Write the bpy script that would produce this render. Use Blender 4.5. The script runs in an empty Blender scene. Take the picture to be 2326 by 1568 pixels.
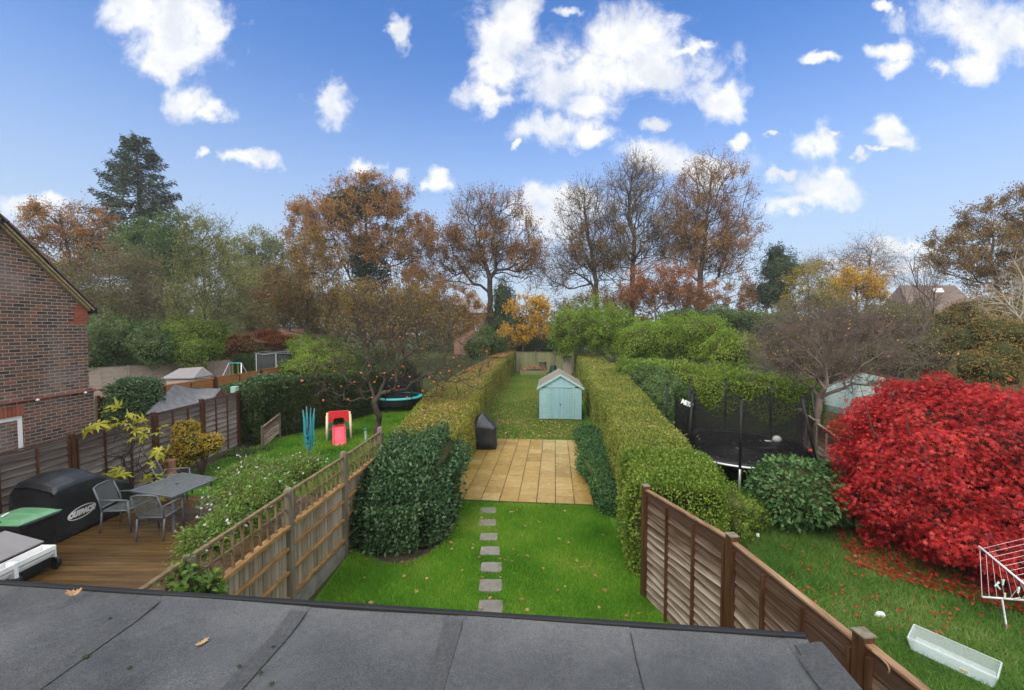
import bpy, math, random
import numpy as np
from mathutils import Vector, Matrix
PI = math.pi
C = bpy.context.scene.collection
sc = bpy.context.scene
random.seed(7)

# ------------------------------------------------------------------ camera
F, CX, CY, H = 985.0, 1162.5, 784.0, 4.2          # focal length and centre in pixels of a 2325 px wide picture, eye height
PITCH = math.atan(39 / 985)
cam = bpy.data.cameras.new('camera'); camo = bpy.data.objects.new('camera', cam); C.objects.link(camo)
cam.sensor_width = 36; cam.lens = F / 2325 * 36; cam.clip_end = 2000; cam.clip_start = 0.05
camo.location = (0, 0, H); camo.rotation_euler = (PI / 2 - PITCH, 0, 0)
sc.camera = camo
sc.render.resolution_x, sc.render.resolution_y = 1024, 690

def ray(x, y):
    u, v = (x - CX) / F, (CY - y) / F
    c, s = math.cos(PITCH), math.sin(PITCH)
    return Vector((u, c + v * s, -s + v * c))
def G(x, y, z=0.0):                                 # the point at height z
    d = ray(x, y); return Vector((0, 0, H)) + d * ((z - H) / d.z)
def Q(x, y, Y):                                     # the point at distance Y
    d = ray(x, y); return Vector((0, 0, H)) + d * (Y / d.y)

# ------------------------------------------------------------------ light and sky
SUN_EL, SUN_AZ = math.radians(42), math.radians(215)
sun = bpy.data.lights.new('sun', 'SUN'); sun.energy = 1.3; sun.angle = math.radians(25); sun.color = (1.0, 0.93, 0.82)
suno = bpy.data.objects.new('sun', sun); C.objects.link(suno)
sd = Vector((math.sin(SUN_AZ) * math.cos(SUN_EL), math.cos(SUN_AZ) * math.cos(SUN_EL), math.sin(SUN_EL)))
suno.rotation_euler = sd.to_track_quat('Z', 'Y').to_euler()
sc.view_settings.view_transform = 'Standard'; sc.view_settings.look = 'None'
sc.view_settings.exposure = 0.72; sc.view_settings.gamma = 1.0

class NT:
    def __init__(s, t): s.t = t
    def n(s, ty, ins=None, **kw):
        nd = s.t.nodes.new(ty)
        for k, v in kw.items(): setattr(nd, k, v)
        for k, v in (ins or {}).items():
            if isinstance(v, bpy.types.NodeSocket): s.t.links.new(v, nd.inputs[k])
            else: nd.inputs[k].default_value = v
        return nd
    def m(s, op, a, b=None, c=None, clamp=False):
        i = {0: a}
        if b is not None: i[1] = b
        if c is not None: i[2] = c
        return s.n('ShaderNodeMath', i, operation=op, use_clamp=clamp).outputs[0]
    def ss(s, v, a, b):
        return s.n('ShaderNodeMapRange', {0: v, 1: a, 2: b, 3: 0.0, 4: 1.0}, interpolation_type='SMOOTHSTEP').outputs[0]
    def mix(s, f, a, b, bt='MIX'):
        nd = s.n('ShaderNodeMix', {0: f}, data_type='RGBA', blend_type=bt)
        for k, v in ((6, a), (7, b)):
            if isinstance(v, bpy.types.NodeSocket): s.t.links.new(v, nd.inputs[k])
            else: nd.inputs[k].default_value = (*v[:3], 1)
        return nd.outputs[2]
    def ramp(s, f, cols, interp='LINEAR'):
        nd = s.n('ShaderNodeValToRGB', {0: f}); cr = nd.color_ramp; cr.interpolation = interp
        while len(cr.elements) < len(cols): cr.elements.new(0.5)
        for i, c in enumerate(cols):
            p = i / max(1, len(cols) - 1)
            if len(c) == 4: p = c[3]
            cr.elements[i].position = p; cr.elements[i].color = (*c[:3], 1)
        return nd.outputs[0]

w = bpy.data.worlds.new('World'); sc.world = w; w.use_nodes = True
w.cycles.sampling_method = 'MANUAL'; w.cycles.sample_map_resolution = 512
def build_sky():
    T = w.node_tree; T.nodes.clear(); N = NT(T)
    tc = N.n('ShaderNodeTexCoord').outputs['Generated']
    sky = N.n('ShaderNodeTexSky', sky_type='NISHITA')
    sky.sun_disc = False; sky.sun_elevation = SUN_EL; sky.sun_rotation = SUN_AZ; sky.air_density = 1.0; sky.dust_density = 1.6; sky.ozone_density = 2.0
    sx = N.n('ShaderNodeSeparateXYZ', {0: tc})
    X, Y, Z = sx.outputs[0], sx.outputs[1], sx.outputs[2]
    Yc = N.m('MAXIMUM', Y, 0.08)
    uv = N.n('ShaderNodeCombineXYZ', {0: N.m('DIVIDE', X, Yc), 1: N.m('DIVIDE', Z, Yc), 2: 0.0}).outputs[0]
    base = N.mix(1.0, sky.outputs[0], SKY_TINT, 'MULTIPLY')
    base = N.n('ShaderNodeHueSaturation', {'Saturation': SKY_SAT, 'Value': 1.0, 'Color': base}).outputs[0]
    # pale rain haze low over the trees
    lowf = N.m('MULTIPLY', N.m('SUBTRACT', 1.0, N.ss(Z, 0.0, 0.58)), 0.97)
    base = N.mix(lowf, base, (3.5, 4.25, 5.1))
    warp = N.n('ShaderNodeTexNoise', {'Vector': uv, 'Scale': 4.0, 'Detail': 3.0}).outputs['Color']
    uvw = N.n('ShaderNodeVectorMath', {0: warp, 1: (0.10, 0.10, 0.0), 2: uv}, operation='MULTIPLY_ADD').outputs[0]
    uvw = N.n('ShaderNodeVectorMath', {0: uvw, 1: (0.05, 0.05, 0.0)}, operation='SUBTRACT').outputs[0]
    fine = N.n('ShaderNodeTexNoise', {'Vector': uv, 'Scale': 17.0, 'Detail': 6.0, 'Roughness': 0.6}).outputs['Color']
    fine = N.n('ShaderNodeVectorMath', {0: fine, 1: (0.5, 0.5, 0.5)}, operation='SUBTRACT').outputs[0]
    uvw = N.n('ShaderNodeVectorMath', {0: fine, 1: (0.095, 0.08, 0.0), 2: uvw}, operation='MULTIPLY_ADD').outputs[0]
    fbm = N.n('ShaderNodeTexNoise', {'Vector': uv, 'Scale': 11.0, 'Detail': 9.0, 'Roughness': 0.62, 'Distortion': 0.35}).outputs[0]
    d = None
    for (x, y, rx, ry) in CLOUDS:
        r0 = ray(x, y); cu, cv = r0.x / r0.y, r0.z / r0.y
        a, b = F / (rx * 1.08), F / (ry * 1.08)
        p = N.n('ShaderNodeVectorMath', {0: uvw, 1: (a, b, 0), 2: (-cu * a, -cv * b, 0)}, operation='MULTIPLY_ADD').outputs[0]
        l = N.n('ShaderNodeVectorMath', {0: p}, operation='LENGTH').outputs['Value']
        d = l if d is None else N.n('ShaderNodeMath', {0: d, 1: l, 2: 0.22}, operation='SMOOTH_MIN').outputs[0]
    dens = N.m('MULTIPLY_ADD', N.m('SUBTRACT', fbm, 0.5), 1.75, N.m('MULTIPLY_ADD', d, -0.85, 0.82))
    alpha = N.m('MULTIPLY', N.ss(dens, -0.10, 0.60), 0.98)
    n2 = N.n('ShaderNodeTexNoise', {'Vector': uvw, 'Scale': 7.0, 'Detail': 5.0, 'Roughness': 0.55}).outputs[0]
    shade = N.ss(N.m('ADD', N.m('MULTIPLY', n2, 1.0), N.m('MULTIPLY', dens, -0.12)), 0.28, 0.52)
    ccol = N.mix(shade, (4.9, 5.15, 5.6), (6.5, 6.5, 6.55))
    lowc = N.m('SUBTRACT', 1.0, N.ss(Z, 0.02, 0.30))
    ccol = N.mix(N.m('MULTIPLY', lowc, 0.55), ccol, (4.9, 5.2, 5.7))
    col = N.mix(alpha, base, ccol)
    # unseen bright overcast added overhead and behind the house, to light the scene
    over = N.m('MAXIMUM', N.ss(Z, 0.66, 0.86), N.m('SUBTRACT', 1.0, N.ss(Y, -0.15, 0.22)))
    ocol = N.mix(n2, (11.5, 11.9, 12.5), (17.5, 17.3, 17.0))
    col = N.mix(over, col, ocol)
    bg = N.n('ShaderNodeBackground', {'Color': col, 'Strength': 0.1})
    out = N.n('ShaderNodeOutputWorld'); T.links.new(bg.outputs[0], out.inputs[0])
SKY_TINT = (0.66, 0.99, 1.44); SKY_SAT = 1.05
CLOUDS = [(300, 30, 95, 55), (390, 50, 120, 95), (470, 55, 60, 75), (370, 130, 70, 45), (430, 105, 60, 60),
    (435, 225, 60, 48), (485, 250, 52, 36), (755, 235, 58, 55), (470, 360, 30, 16), (545, 366, 50, 20), (600, 378, 62, 18),
    (990, 415, 34, 30), (960, 430, 30, 14), (915, 70, 26, 48), (1150, 60, 95, 120), (1130, 170, 70, 75), (1420, 90, 150, 95),
    (1310, 170, 150, 85), (1500, 150, 150, 65), (1640, 210, 60, 50), (1110, 232, 90, 32), (1330, 240, 60, 45),
    (1250, 290, 85, 42), (1335, 298, 62, 26), (1480, 278, 34, 20), (1290, 465, 120, 52), (1220, 450, 60, 40), (1500, 365, 120, 45), (1620, 385, 120, 48),
    (1850, 328, 55, 40), (1690, 318, 34, 20), (2020, 305, 50, 34), (2035, 332, 50, 28), (1950, 358, 22, 12),
    (1850, 445, 95, 42), (1880, 410, 50, 34), (1820, 470, 90, 22), (2020, 130, 60, 32), (2030, 165, 45, 28), (2200, 40, 150, 62), (2280, 70, 120, 70),
    (2190, 140, 65, 40), (2015, 15, 28, 16), (1870, 140, 50, 16), (80, 470, 90, 30), (115, 460, 40, 24), (820, 395, 40, 22), (890, 412, 26, 24),
    (2060, 566, 120, 15), (1960, 600, 200, 16), (1240, 500, 110, 60), (1880, 300, 20, 10), (1560, 95, 60, 22), (1300, 20, 40, 18), (1780, 405, 40, 16), (1180, 330, 14, 9), (2130, 150, 30, 22), (1990, 350, 30, 10), (1760, 312, 14, 8)]
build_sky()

# ------------------------------------------------------------------ helpers
RNG = np.random.default_rng(11)
def link(o, parent=None):
    C.objects.link(o)
    if parent is not None: o.parent = parent
    return o
def tag(o, label=None, cat=None, group=None, kind=None):
    if label: o['label'] = label
    if cat: o['category'] = cat
    if group: o['group'] = group
    if kind: o['kind'] = kind
    return o
def thing(name, label, cat, loc=(0, 0, 0), rz=0.0, group=None):
    o = bpy.data.objects.new(name, None); o.empty_display_size = 0.2; link(o)
    o.location = loc; o.rotation_euler = (0, 0, rz)
    return tag(o, label, cat, group)
def mk(name, V, Fc, mat, parent=None, rnd=None, smooth=False, world=True, origin=None):
    """one mesh object from a vertex array and a list of face arrays"""
    V = np.asarray(V, dtype=np.float32).reshape(-1, 3)
    if world:
        if parent is not None:
            V = V - np.array(parent.matrix_basis.translation, dtype=np.float32); loc = (0, 0, 0)
        else:
            if origin is None: origin = (float(V[:, 0].mean()), float(V[:, 1].mean()), float(V[:, 2].min()))
            V = V - np.array(origin, dtype=np.float32); loc = origin
    else: loc = origin or (0, 0, 0)
    if isinstance(Fc, np.ndarray): Fc = [Fc]
    me = bpy.data.meshes.new(name)
    me.vertices.add(len(V)); me.vertices.foreach_set('co', np.ascontiguousarray(V).ravel())
    loops = np.concatenate([np.asarray(f, dtype=np.int32).ravel() for f in Fc])
    starts, tot = [], 0
    for f in Fc:
        f = np.asarray(f); k = f.shape[1]
        starts.append(tot + np.arange(len(f)) * k); tot += f.size
    starts = np.concatenate(starts).astype(np.int32)
    me.loops.add(len(loops)); me.loops.foreach_set('vertex_index', loops)
    me.polygons.add(len(starts)); me.polygons.foreach_set('loop_start', starts)
    if smooth: me.polygons.foreach_set('use_smooth', np.ones(len(starts), dtype=bool))
    me.update(calc_edges=True)
    if rnd is not None:
        a = me.attributes.new('rnd', 'FLOAT', 'POINT'); a.data.foreach_set('value', np.asarray(rnd, dtype=np.float32))
    me.materials.append(mat)
    o = bpy.data.objects.new(name, me); o.location = loc
    return link(o, parent)

class MB:
    """collects shapes and links them as one mesh object"""
    def __init__(s): s.v = []; s.f = []; s.r = []; s.cr = 0.5
    def add(s, vs, fs):
        b = len(s.v); s.v += [tuple(v) for v in vs]; s.r += [s.cr] * len(vs)
        s.f += [tuple(i + b for i in f) for f in fs]
    def box(s, c, d, rot=None):
        x, y, z = d[0] / 2, d[1] / 2, d[2] / 2
        vs = [Vector((i * x, j * y, k * z)) for i in (-1, 1) for j in (-1, 1) for k in (-1, 1)]
        if rot is not None:
            if not isinstance(rot, Matrix): rot = Matrix.Rotation(rot, 3, 'Z')
            vs = [rot @ v for v in vs]
        c = Vector(c)
        s.add([v + c for v in vs], [(0, 1, 3, 2), (4, 6, 7, 5), (0, 4, 5, 1), (2, 3, 7, 6), (0, 2, 6, 4), (1, 5, 7, 3)])
    def bar(s, a, b, w, h, up=(0, 0, 1)):
        a, b = Vector(a), Vector(b); d = (b - a); L = d.length; d.normalize()
        upv = Vector(up); sd_ = d.cross(upv)
        if sd_.length < 1e-4: sd_ = d.cross(Vector((1, 0, 0)))
        sd_.normalize(); u = sd_.cross(d)
        vs = [p + sd_ * (i * w / 2) + u * (j * h / 2) for p in (a, b) for i in (-1, 1) for j in (-1, 1)]
        s.add(vs, [(0, 2, 3, 1), (4, 5, 7, 6), (0, 1, 5, 4), (2, 6, 7, 3), (0, 4, 6, 2), (1, 3, 7, 5)])
    def tube(s, pts, r, n=8, cap=True):
        pts = [Vector(p) for p in pts]; rr = r if isinstance(r, (list, tuple)) else [r] * len(pts)
        vs, fs = [], []
        prev = None
        for i, p in enumerate(pts):
            d = (pts[min(i + 1, len(pts) - 1)] - pts[max(i - 1, 0)]).normalized()
            if prev is None:
                a = d.cross(Vector((0, 0, 1)))
                if a.length < 1e-3: a = d.cross(Vector((1, 0, 0)))
            else: a = prev - d * prev.dot(d)
            a.normalize(); prev = a; b = d.cross(a)
            vs += [p + (a * math.cos(2 * PI * k / n) + b * math.sin(2 * PI * k / n)) * rr[i] for k in range(n)]
        for i in range(len(pts) - 1):
            for k in range(n):
                fs.append((i * n + k, i * n + (k + 1) % n, (i + 1) * n + (k + 1) % n, (i + 1) * n + k))
        if cap: fs += [tuple(range(n))[::-1], tuple((len(pts) - 1) * n + k for k in range(n))]
        s.add(vs, fs)
    def lathe(s, prof, c, n=16, sx=1.0, sy=1.0):
        c = Vector(c); vs, fs = [], []
        for r, z in prof: vs += [c + Vector((r * sx * math.cos(2 * PI * k / n), r * sy * math.sin(2 * PI * k / n), z)) for k in range(n)]
        for i in range(len(prof) - 1):
            for k in range(n): fs.append((i * n + k, i * n + (k + 1) % n, (i + 1) * n + (k + 1) % n, (i + 1) * n + k))
        fs += [tuple(range(n))[::-1], tuple((len(prof) - 1) * n + k for k in range(n))]
        s.add(vs, fs)
    def prism(s, poly, ext):
        """closed outline (3D points) pushed along ext"""
        n = len(poly); ext = Vector(ext); a = [Vector(p) for p in poly]
        s.add(a + [p + ext for p in a], [tuple(range(n))[::-1], tuple(range(n, 2 * n))] + [(i, (i + 1) % n, n + (i + 1) % n, n + i) for i in range(n)])
    def build(s, name, mat, parent=None, world=True, smooth=False, bevel=0.0, origin=None):
        V = np.array(s.v, dtype=np.float32)
        if world:
            if parent is not None: V = V - np.array(parent.matrix_basis.translation, dtype=np.float32); loc = (0, 0, 0)
            else:
                if origin is None: origin = ((V[:, 0].min() + V[:, 0].max()) / 2, (V[:, 1].min() + V[:, 1].max()) / 2, V[:, 2].min())
                origin = tuple(float(q) for q in origin); V = V - np.array(origin, dtype=np.float32); loc = origin
        else: loc = origin or (0, 0, 0)
        me = bpy.data.meshes.new(name); me.from_pydata(V.tolist(), [], s.f); me.update()
        a = me.attributes.new('rnd', 'FLOAT', 'POINT'); a.data.foreach_set('value', np.array(s.r, dtype=np.float32))
        if smooth: me.polygons.foreach_set('use_smooth', [True] * len(me.polygons))
        me.materials.append(mat)
        o = bpy.data.objects.new(name, me); o.location = loc
        if bevel:
            b = o.modifiers.new('bevel', 'BEVEL'); b.width = bevel; b.segments = 2; b.limit_method = 'ANGLE'
        return link(o, parent)
def copy_tree(o, parent=None):
    c = o.copy(); C.objects.link(c); c.parent = parent
    for ch in [x for x in KIDS.get(o.name, [])]: copy_tree(ch, c)
    return c
KIDS = {}
def index_kids():
    KIDS.clear()
    for o in C.objects:
        if o.parent: KIDS.setdefault(o.parent.name, []).append(o)

# ------------------------------------------------------------------ materials
def pm(name, cols, scale=(1, 1, 1), nscale=4.0, rough=0.7, detail=6.0, bump=0.0, bscale=20.0, spec=0.3, metallic=0.0, rndw=0.0, coord='Object', dist=0.4, coat=0.0, alpha=1.0):
    m = bpy.data.materials.new(name); m.use_nodes = True; T = m.node_tree; T.nodes.clear(); N = NT(T)
    tc = N.n('ShaderNodeTexCoord').outputs[coord]
    mp = N.n('ShaderNodeMapping', {'Vector': tc, 'Scale': scale}).outputs[0]
    nz = N.n('ShaderNodeTexNoise', {'Vector': mp, 'Scale': nscale, 'Detail': detail, 'Roughness': 0.6, 'Distortion': dist}).outputs[0]
    f = N.n('ShaderNodeMapRange', {0: nz, 1: 0.28, 2: 0.72}).outputs[0]
    if rndw:
        at = N.n('ShaderNodeAttribute', attribute_name='rnd').outputs['Fac']
        f = N.n('ShaderNodeMix', {0: rndw, 2: f, 3: at}, data_type='FLOAT').outputs[0]
    col = N.ramp(f, cols)
    p = N.n('ShaderNodeBsdfPrincipled', {'Base Color': col, 'Roughness': rough, 'Metallic': metallic, 'Specular IOR Level': spec, 'Coat Weight': coat, 'Coat Roughness': 0.25, 'Alpha': alpha})
    if bump:
        nb = N.n('ShaderNodeTexNoise', {'Vector': mp, 'Scale': bscale, 'Detail': 5.0, 'Roughness': 0.6}).outputs[0]
        bp = N.n('ShaderNodeBump', {'Height': nb, 'Strength': bump, 'Distance': 0.02}).outputs[0]
        T.links.new(bp, p.inputs['Normal'])
    o = N.n('ShaderNodeOutputMaterial'); T.links.new(p.outputs[0], o.inputs[0])
    return m
def lm(name, cols, trans=0.3, rough=0.5, spec=0.3, nscale=0.6, nw=0.35):
    """leaf: each leaf takes its colour from its own random value, clumps drift with a slow noise"""
    m = bpy.data.materials.new(name); m.use_nodes = True; T = m.node_tree; T.nodes.clear(); N = NT(T)
    at = N.n('ShaderNodeAttribute', attribute_name='rnd').outputs['Fac']
    tc = N.n('ShaderNodeTexCoord').outputs['Object']
    nz = N.n('ShaderNodeTexNoise', {'Vector': tc, 'Scale': nscale, 'Detail': 2.0}).outputs[0]
    nz = N.n('ShaderNodeMapRange', {0: nz, 1: 0.3, 2: 0.7}).outputs[0]
    f = N.n('ShaderNodeMix', {0: nw, 2: at, 3: nz}, data_type='FLOAT').outputs[0]
    col = N.ramp(f, cols)
    p = N.n('ShaderNodeBsdfPrincipled', {'Base Color': col, 'Roughness': rough, 'Specular IOR Level': spec})
    t = N.n('ShaderNodeBsdfTranslucent', {'Color': col})
    mx = N.n('ShaderNodeMixShader', {0: trans, 1: p.outputs[0], 2: t.outputs[0]})
    o = N.n('ShaderNodeOutputMaterial'); T.links.new(mx.outputs[0], o.inputs[0])
    return m

# ------------------------------------------------------------------ plants
def unit(a): return a / np.maximum(np.linalg.norm(a, axis=-1, keepdims=True), 1e-9)
def rdir(n, g=RNG): return unit(g.normal(size=(n, 3)))
def leaves(name, P, size, mat, parent=None, ax=None, nrm=None, asp=0.5, fold=0.18, shape='r', rnd=None, g=RNG, **kw):
    n = len(P); P = np.asarray(P, float)
    if ax is None: ax = rdir(n, g)
    ax = unit(ax)
    if nrm is None: nrm = rdir(n, g)
    side = unit(np.cross(ax, nrm) + 1e-6); nn = np.cross(side, ax)
    L = np.broadcast_to(np.asarray(size, float), (n,))[:, None] * g.uniform(0.7, 1.25, (n, 1))
    if rnd is None: rnd = g.random(n)
    if shape == 'r':
        W = L * asp * 0.5
        V = np.stack([P, P + ax * L * 0.45 + side * W + nn * L * fold * 0.5, P + ax * L - nn * L * fold * 0.4, P + ax * L * 0.45 - side * W + nn * L * fold * 0.5], 1)
        Fc = np.arange(n * 4).reshape(n, 4); k = 4
    elif shape == 't':
        W = L * asp * 0.5
        V = np.stack([P + side * W, P - side * W, P + ax * L], 1); Fc = np.arange(n * 3).reshape(n, 3); k = 3
    else:                                            # palmate: five pointed lobes
        k = 16; V = np.zeros((n, k, 3)); V[:, 0] = P; fl = []
        for i, (an, ln) in enumerate(((-1.9, 0.55), (-0.85, 0.9), (0, 1.1), (0.85, 0.9), (1.9, 0.55))):
            def pt(a, r, h): return P + (ax * math.cos(a) + side * math.sin(a)) * L * r + nn * L * h
            V[:, 1 + i * 3] = pt(an - 0.32, ln * 0.5, 0.03); V[:, 2 + i * 3] = pt(an, ln, -0.16); V[:, 3 + i * 3] = pt(an + 0.32, ln * 0.5, 0.03)
            fl.append([0, 1 + i * 3, 2 + i * 3, 3 + i * 3])
        Fc = (np.arange(n)[:, None, None] * k + np.array(fl)[None]).reshape(-1, 4)
    return mk(name, V.reshape(-1, 3), Fc, mat, parent, rnd=np.repeat(rnd, k), **kw)
def frames(d):
    ref = np.tile(np.array([[0.31, 0.05, 0.95]]), (len(d), 1)); ref[np.abs(d[:, 2]) > 0.8] = (1, 0.1, 0)
    a = unit(np.cross(d, ref)); b = np.cross(d, a); return a, b
def prisms(A, B, ra, rb, k=3, dA=None, dB=None):
    n = len(A); d = unit(B - A); dA = d if dA is None else dA; dB = d if dB is None else dB
    th = np.arange(k) * 2 * PI / k; cs, sn = np.cos(th)[None, :, None], np.sin(th)[None, :, None]
    a1, b1 = frames(dA); a2, b2 = frames(dB)
    R1 = A[:, None] + (a1[:, None] * cs + b1[:, None] * sn) * np.reshape(ra, (-1, 1, 1))
    R2 = B[:, None] + (a2[:, None] * cs + b2[:, None] * sn) * np.reshape(rb, (-1, 1, 1))
    V = np.concatenate([R1, R2], 1).reshape(-1, 3)
    q = np.array([[i, (i + 1) % k, k + (i + 1) % k, k + i] for i in range(k)])
    Fc = (np.arange(n)[:, None, None] * 2 * k + q[None]).reshape(-1, 4)
    return V, Fc
def join(parts):
    V, Fs, o = [], [], 0
    for v, f in parts: V.append(v); Fs.append(f + o); o += len(v)
    return np.concatenate(V), np.concatenate(Fs)
def skel(trunk, targets, bf=0.35, step=0.6, jit=0.12, first=0.4, up=0.0, g=RNG):
    T = [np.array(p, float) for p in trunk]; P = [T[0]]; par = [-1]
    for a, b in zip(T[:-1], T[1:]):
        k = max(1, int(np.linalg.norm(b - a) / step))
        for i in range(k):
            P.append(a + (b - a) * (i + 1) / k + g.normal(size=3) * jit * step * 0.3); par.append(len(P) - 2)
    nt = len(P); cap = nt + len(targets) * 8 + 10
    A = np.zeros((cap, 3)); A[:nt] = P; pl = np.zeros(cap); par = par + [0] * (cap - nt)
    for i in range(1, nt): pl[i] = pl[par[i]] + np.linalg.norm(A[i] - A[par[i]])
    lo = int(nt * first); top = A[nt - 1]; n = nt
    d0 = np.min(np.linalg.norm(targets[:, None] - A[None, lo:nt], axis=2), axis=1)
    for t in targets[np.argsort(d0)]:
        d = np.linalg.norm(A[lo:n] - t, axis=1); j = lo + int(np.argmin(d + bf * pl[lo:n])); L = d[j - lo]
        k = min(7, max(1, int(L / step)))
        src = A[j].copy(); prev = j
        for i in range(k):
            f = (i + 1) / k
            q = src + (t - src) * f + g.normal(size=3) * jit * step * (i < k - 1)
            q[2] += up * L * math.sin(f * PI) * 0.5
            A[n] = q; par[n] = prev; pl[n] = pl[prev] + L / k; prev = n; n += 1
    return A[:n], np.array(par[:n])
def limb_mesh(A, par, r0, pw=2.3, k=6, rmax=None, flare=1.0):
    n = len(A); acc = np.zeros(n); nch = np.bincount(par[1:], minlength=n)
    acc[nch == 0] = 1
    for i in range(n - 1, 0, -1): acc[par[i]] += acc[i]
    r = r0 * acc ** (1 / pw)
    if rmax: r = np.minimum(r, rmax)
    if flare != 1.0:
        h = A[:, 2] - A[0, 2]; tr = np.exp(-np.maximum(h, 0) / (6 * r[0])); r = np.where(acc > 0.6 * acc[0], r * (1 + (flare - 1) * tr), r)
    main = np.zeros(n, int); best = np.zeros(n)
    for i in range(1, n):
        if acc[i] > best[par[i]]: best[par[i]] = acc[i]; main[par[i]] = i
    d = np.zeros((n, 3)); d[1:] = unit(A[1:] - A[par[1:]]); d[0] = d[1]
    nd = d.copy(); has = main > 0; nd[has] = unit(d[has] + d[main[has]])
    ch = np.arange(1, n); p = par[1:]; ismain = main[p] == ch
    ra = np.where(ismain, r[p], np.minimum(r[p], r[ch] * 1.25)); dA = np.where(ismain[:, None], nd[p], d[ch])
    V, Fc = prisms(A[p], A[ch], ra, r[ch], k, dA, nd[ch])
    tips = np.where(nch == 0)[0]
    return V, Fc, tips, d, r
def in_ell(n, ells, g=RNG, shell=2.4, zmin=0.3):
    """points in the union of ellipsoids, denser outwards"""
    vol = np.array([e[1][0] * e[1][1] * e[1][2] for e in ells]) ** 0.8; idx = g.choice(len(ells), n, p=vol / vol.sum())
    c = np.array([e[0] for e in ells])[idx]; r = np.array([e[1] for e in ells])[idx]
    q = c + r * rdir(n, g) * (g.random((n, 1)) ** (1 / shell)); return q[q[:, 2] > zmin]
def ells_at(blobs, Y):
    out = []
    for b in blobs:
        x, y, rx, ry = b[:4]; yy = b[4] if len(b) > 4 else Y; c = Q(x, y, yy); s = yy / F
        out.append((np.array(c), np.array((rx * s, 0.85 * (rx + ry) / 2 * s, ry * s))))
    return out
def tree(name, label, cat, base, blobs, Y, N, bark, leaf=None, r0=0.02, twig=(4, 0.8, 0.2), bf=0.35, trunk=None, first=0.4, step=None, jit=0.2, up=0.15, pw=2.3, seed=1, group=None, ivy=None, k=6, tr=0.5, leafside=0.35, parts='crown', hb=0.0, shell=2.4, rmax=None, flare=1.3, tb=None, sides=None):
    g = np.random.default_rng(seed)
    b = Vector((base[0], base[1], 0.0)); E = ells_at(blobs, Y)
    if trunk is None:
        c = E[0][0]; trunk = [(b.x, b.y, -0.2), (b.x * 0.6 + c[0] * 0.4, b.y * 0.6 + c[1] * 0.4, c[2] * 0.5), tuple(c), tuple(c + np.array((0, 0, E[0][1][2] * 0.5)))]
    else: trunk = [(b.x, b.y, -0.2)] + [tuple(p) for p in trunk]
    Hh = max(e[0][2] + e[1][2] for e in E); step = step or Hh / 22
    root = thing(name, label, cat, b, group=group)
    tg = in_ell(N, E, g, shell)
    A, par = skel(trunk, tg, bf, step, jit, first, up, g)
    V, Fc, tips, d, r = limb_mesh(A, par, r0, pw, k, rmax, flare)
    parts_ = [(V, Fc)]
    # fine twigs at every branch end
    nt, tl, tu = twig
    src = np.repeat(np.concatenate([tips, np.where((r < r0 * 2.2))[0][::2]]), nt)
    S = A[src]; D = unit(d[src] * 0.7 + g.normal(size=(len(src), 3)) * 0.65 + np.array((0, 0, tu)))
    L = tl * g.uniform(0.5, 1.3, (len(src), 1))
    M1 = S + D * L * 0.5; D2 = unit(D + g.normal(size=D.shape) * 0.25 + np.array((0, 0, tu * 0.8))); E2 = M1 + D2 * L * 0.5
    rt = r0 * 0.55
    if nt: parts_ += [prisms(S, M1, np.full(len(S), rt), np.full(len(S), rt * 0.7), 3), prisms(M1, E2, np.full(len(S), rt * 0.7), np.full(len(S), rt * 0.25), 3)]
    V, Fc = join(parts_)
    mk('trunk', V, Fc, bark, root, smooth=True)
    if leaf:
        cnt, size, lmat, asp = leaf[:4]
        wt = np.exp(g.normal(size=len(tips)) * leaf[4] if len(leaf) > 4 else np.zeros(len(tips)))
        if hb: wt = wt * np.exp(-hb * np.maximum(0, (A[tips][:, 2] / Hh - 0.6) / 0.4))
        full = np.zeros(len(A)); full[tips] = wt; pw_ = full[src] + 0.15; pick = g.choice(len(src), cnt, p=pw_ / pw_.sum())
        t = g.random((cnt, 1)); P = np.where(t < 0.5, S[pick] + (M1 - S)[pick] * t * 2, M1[pick] + (E2 - M1)[pick] * (t - 0.5) * 2) + g.normal(size=(cnt, 3)) * tl * 0.16
        leaves(parts, P, size, lmat, root, ax=D2[pick] * 0.5 + g.normal(size=(cnt, 3)) * 0.7 + np.array((0, 0, -leafside)), asp=asp, g=g)
    if ivy:
        for iv in ivy:
            cnt, size, lmat, bl = iv
            P = in_ell(cnt, ells_at(bl, Y), g, 4.0); leaves('ivy', P, size, lmat, root, asp=0.8, g=g)
    return root
def lumps(g, K, amp, kap):
    a = rdir(K, g); h = g.uniform(0.6, 1.0, K)
    def f(d): return 1 - amp + amp * 1.3 * np.max(np.exp(kap * (d @ a.T - 1)) * h[None], axis=1)
    return f
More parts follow.
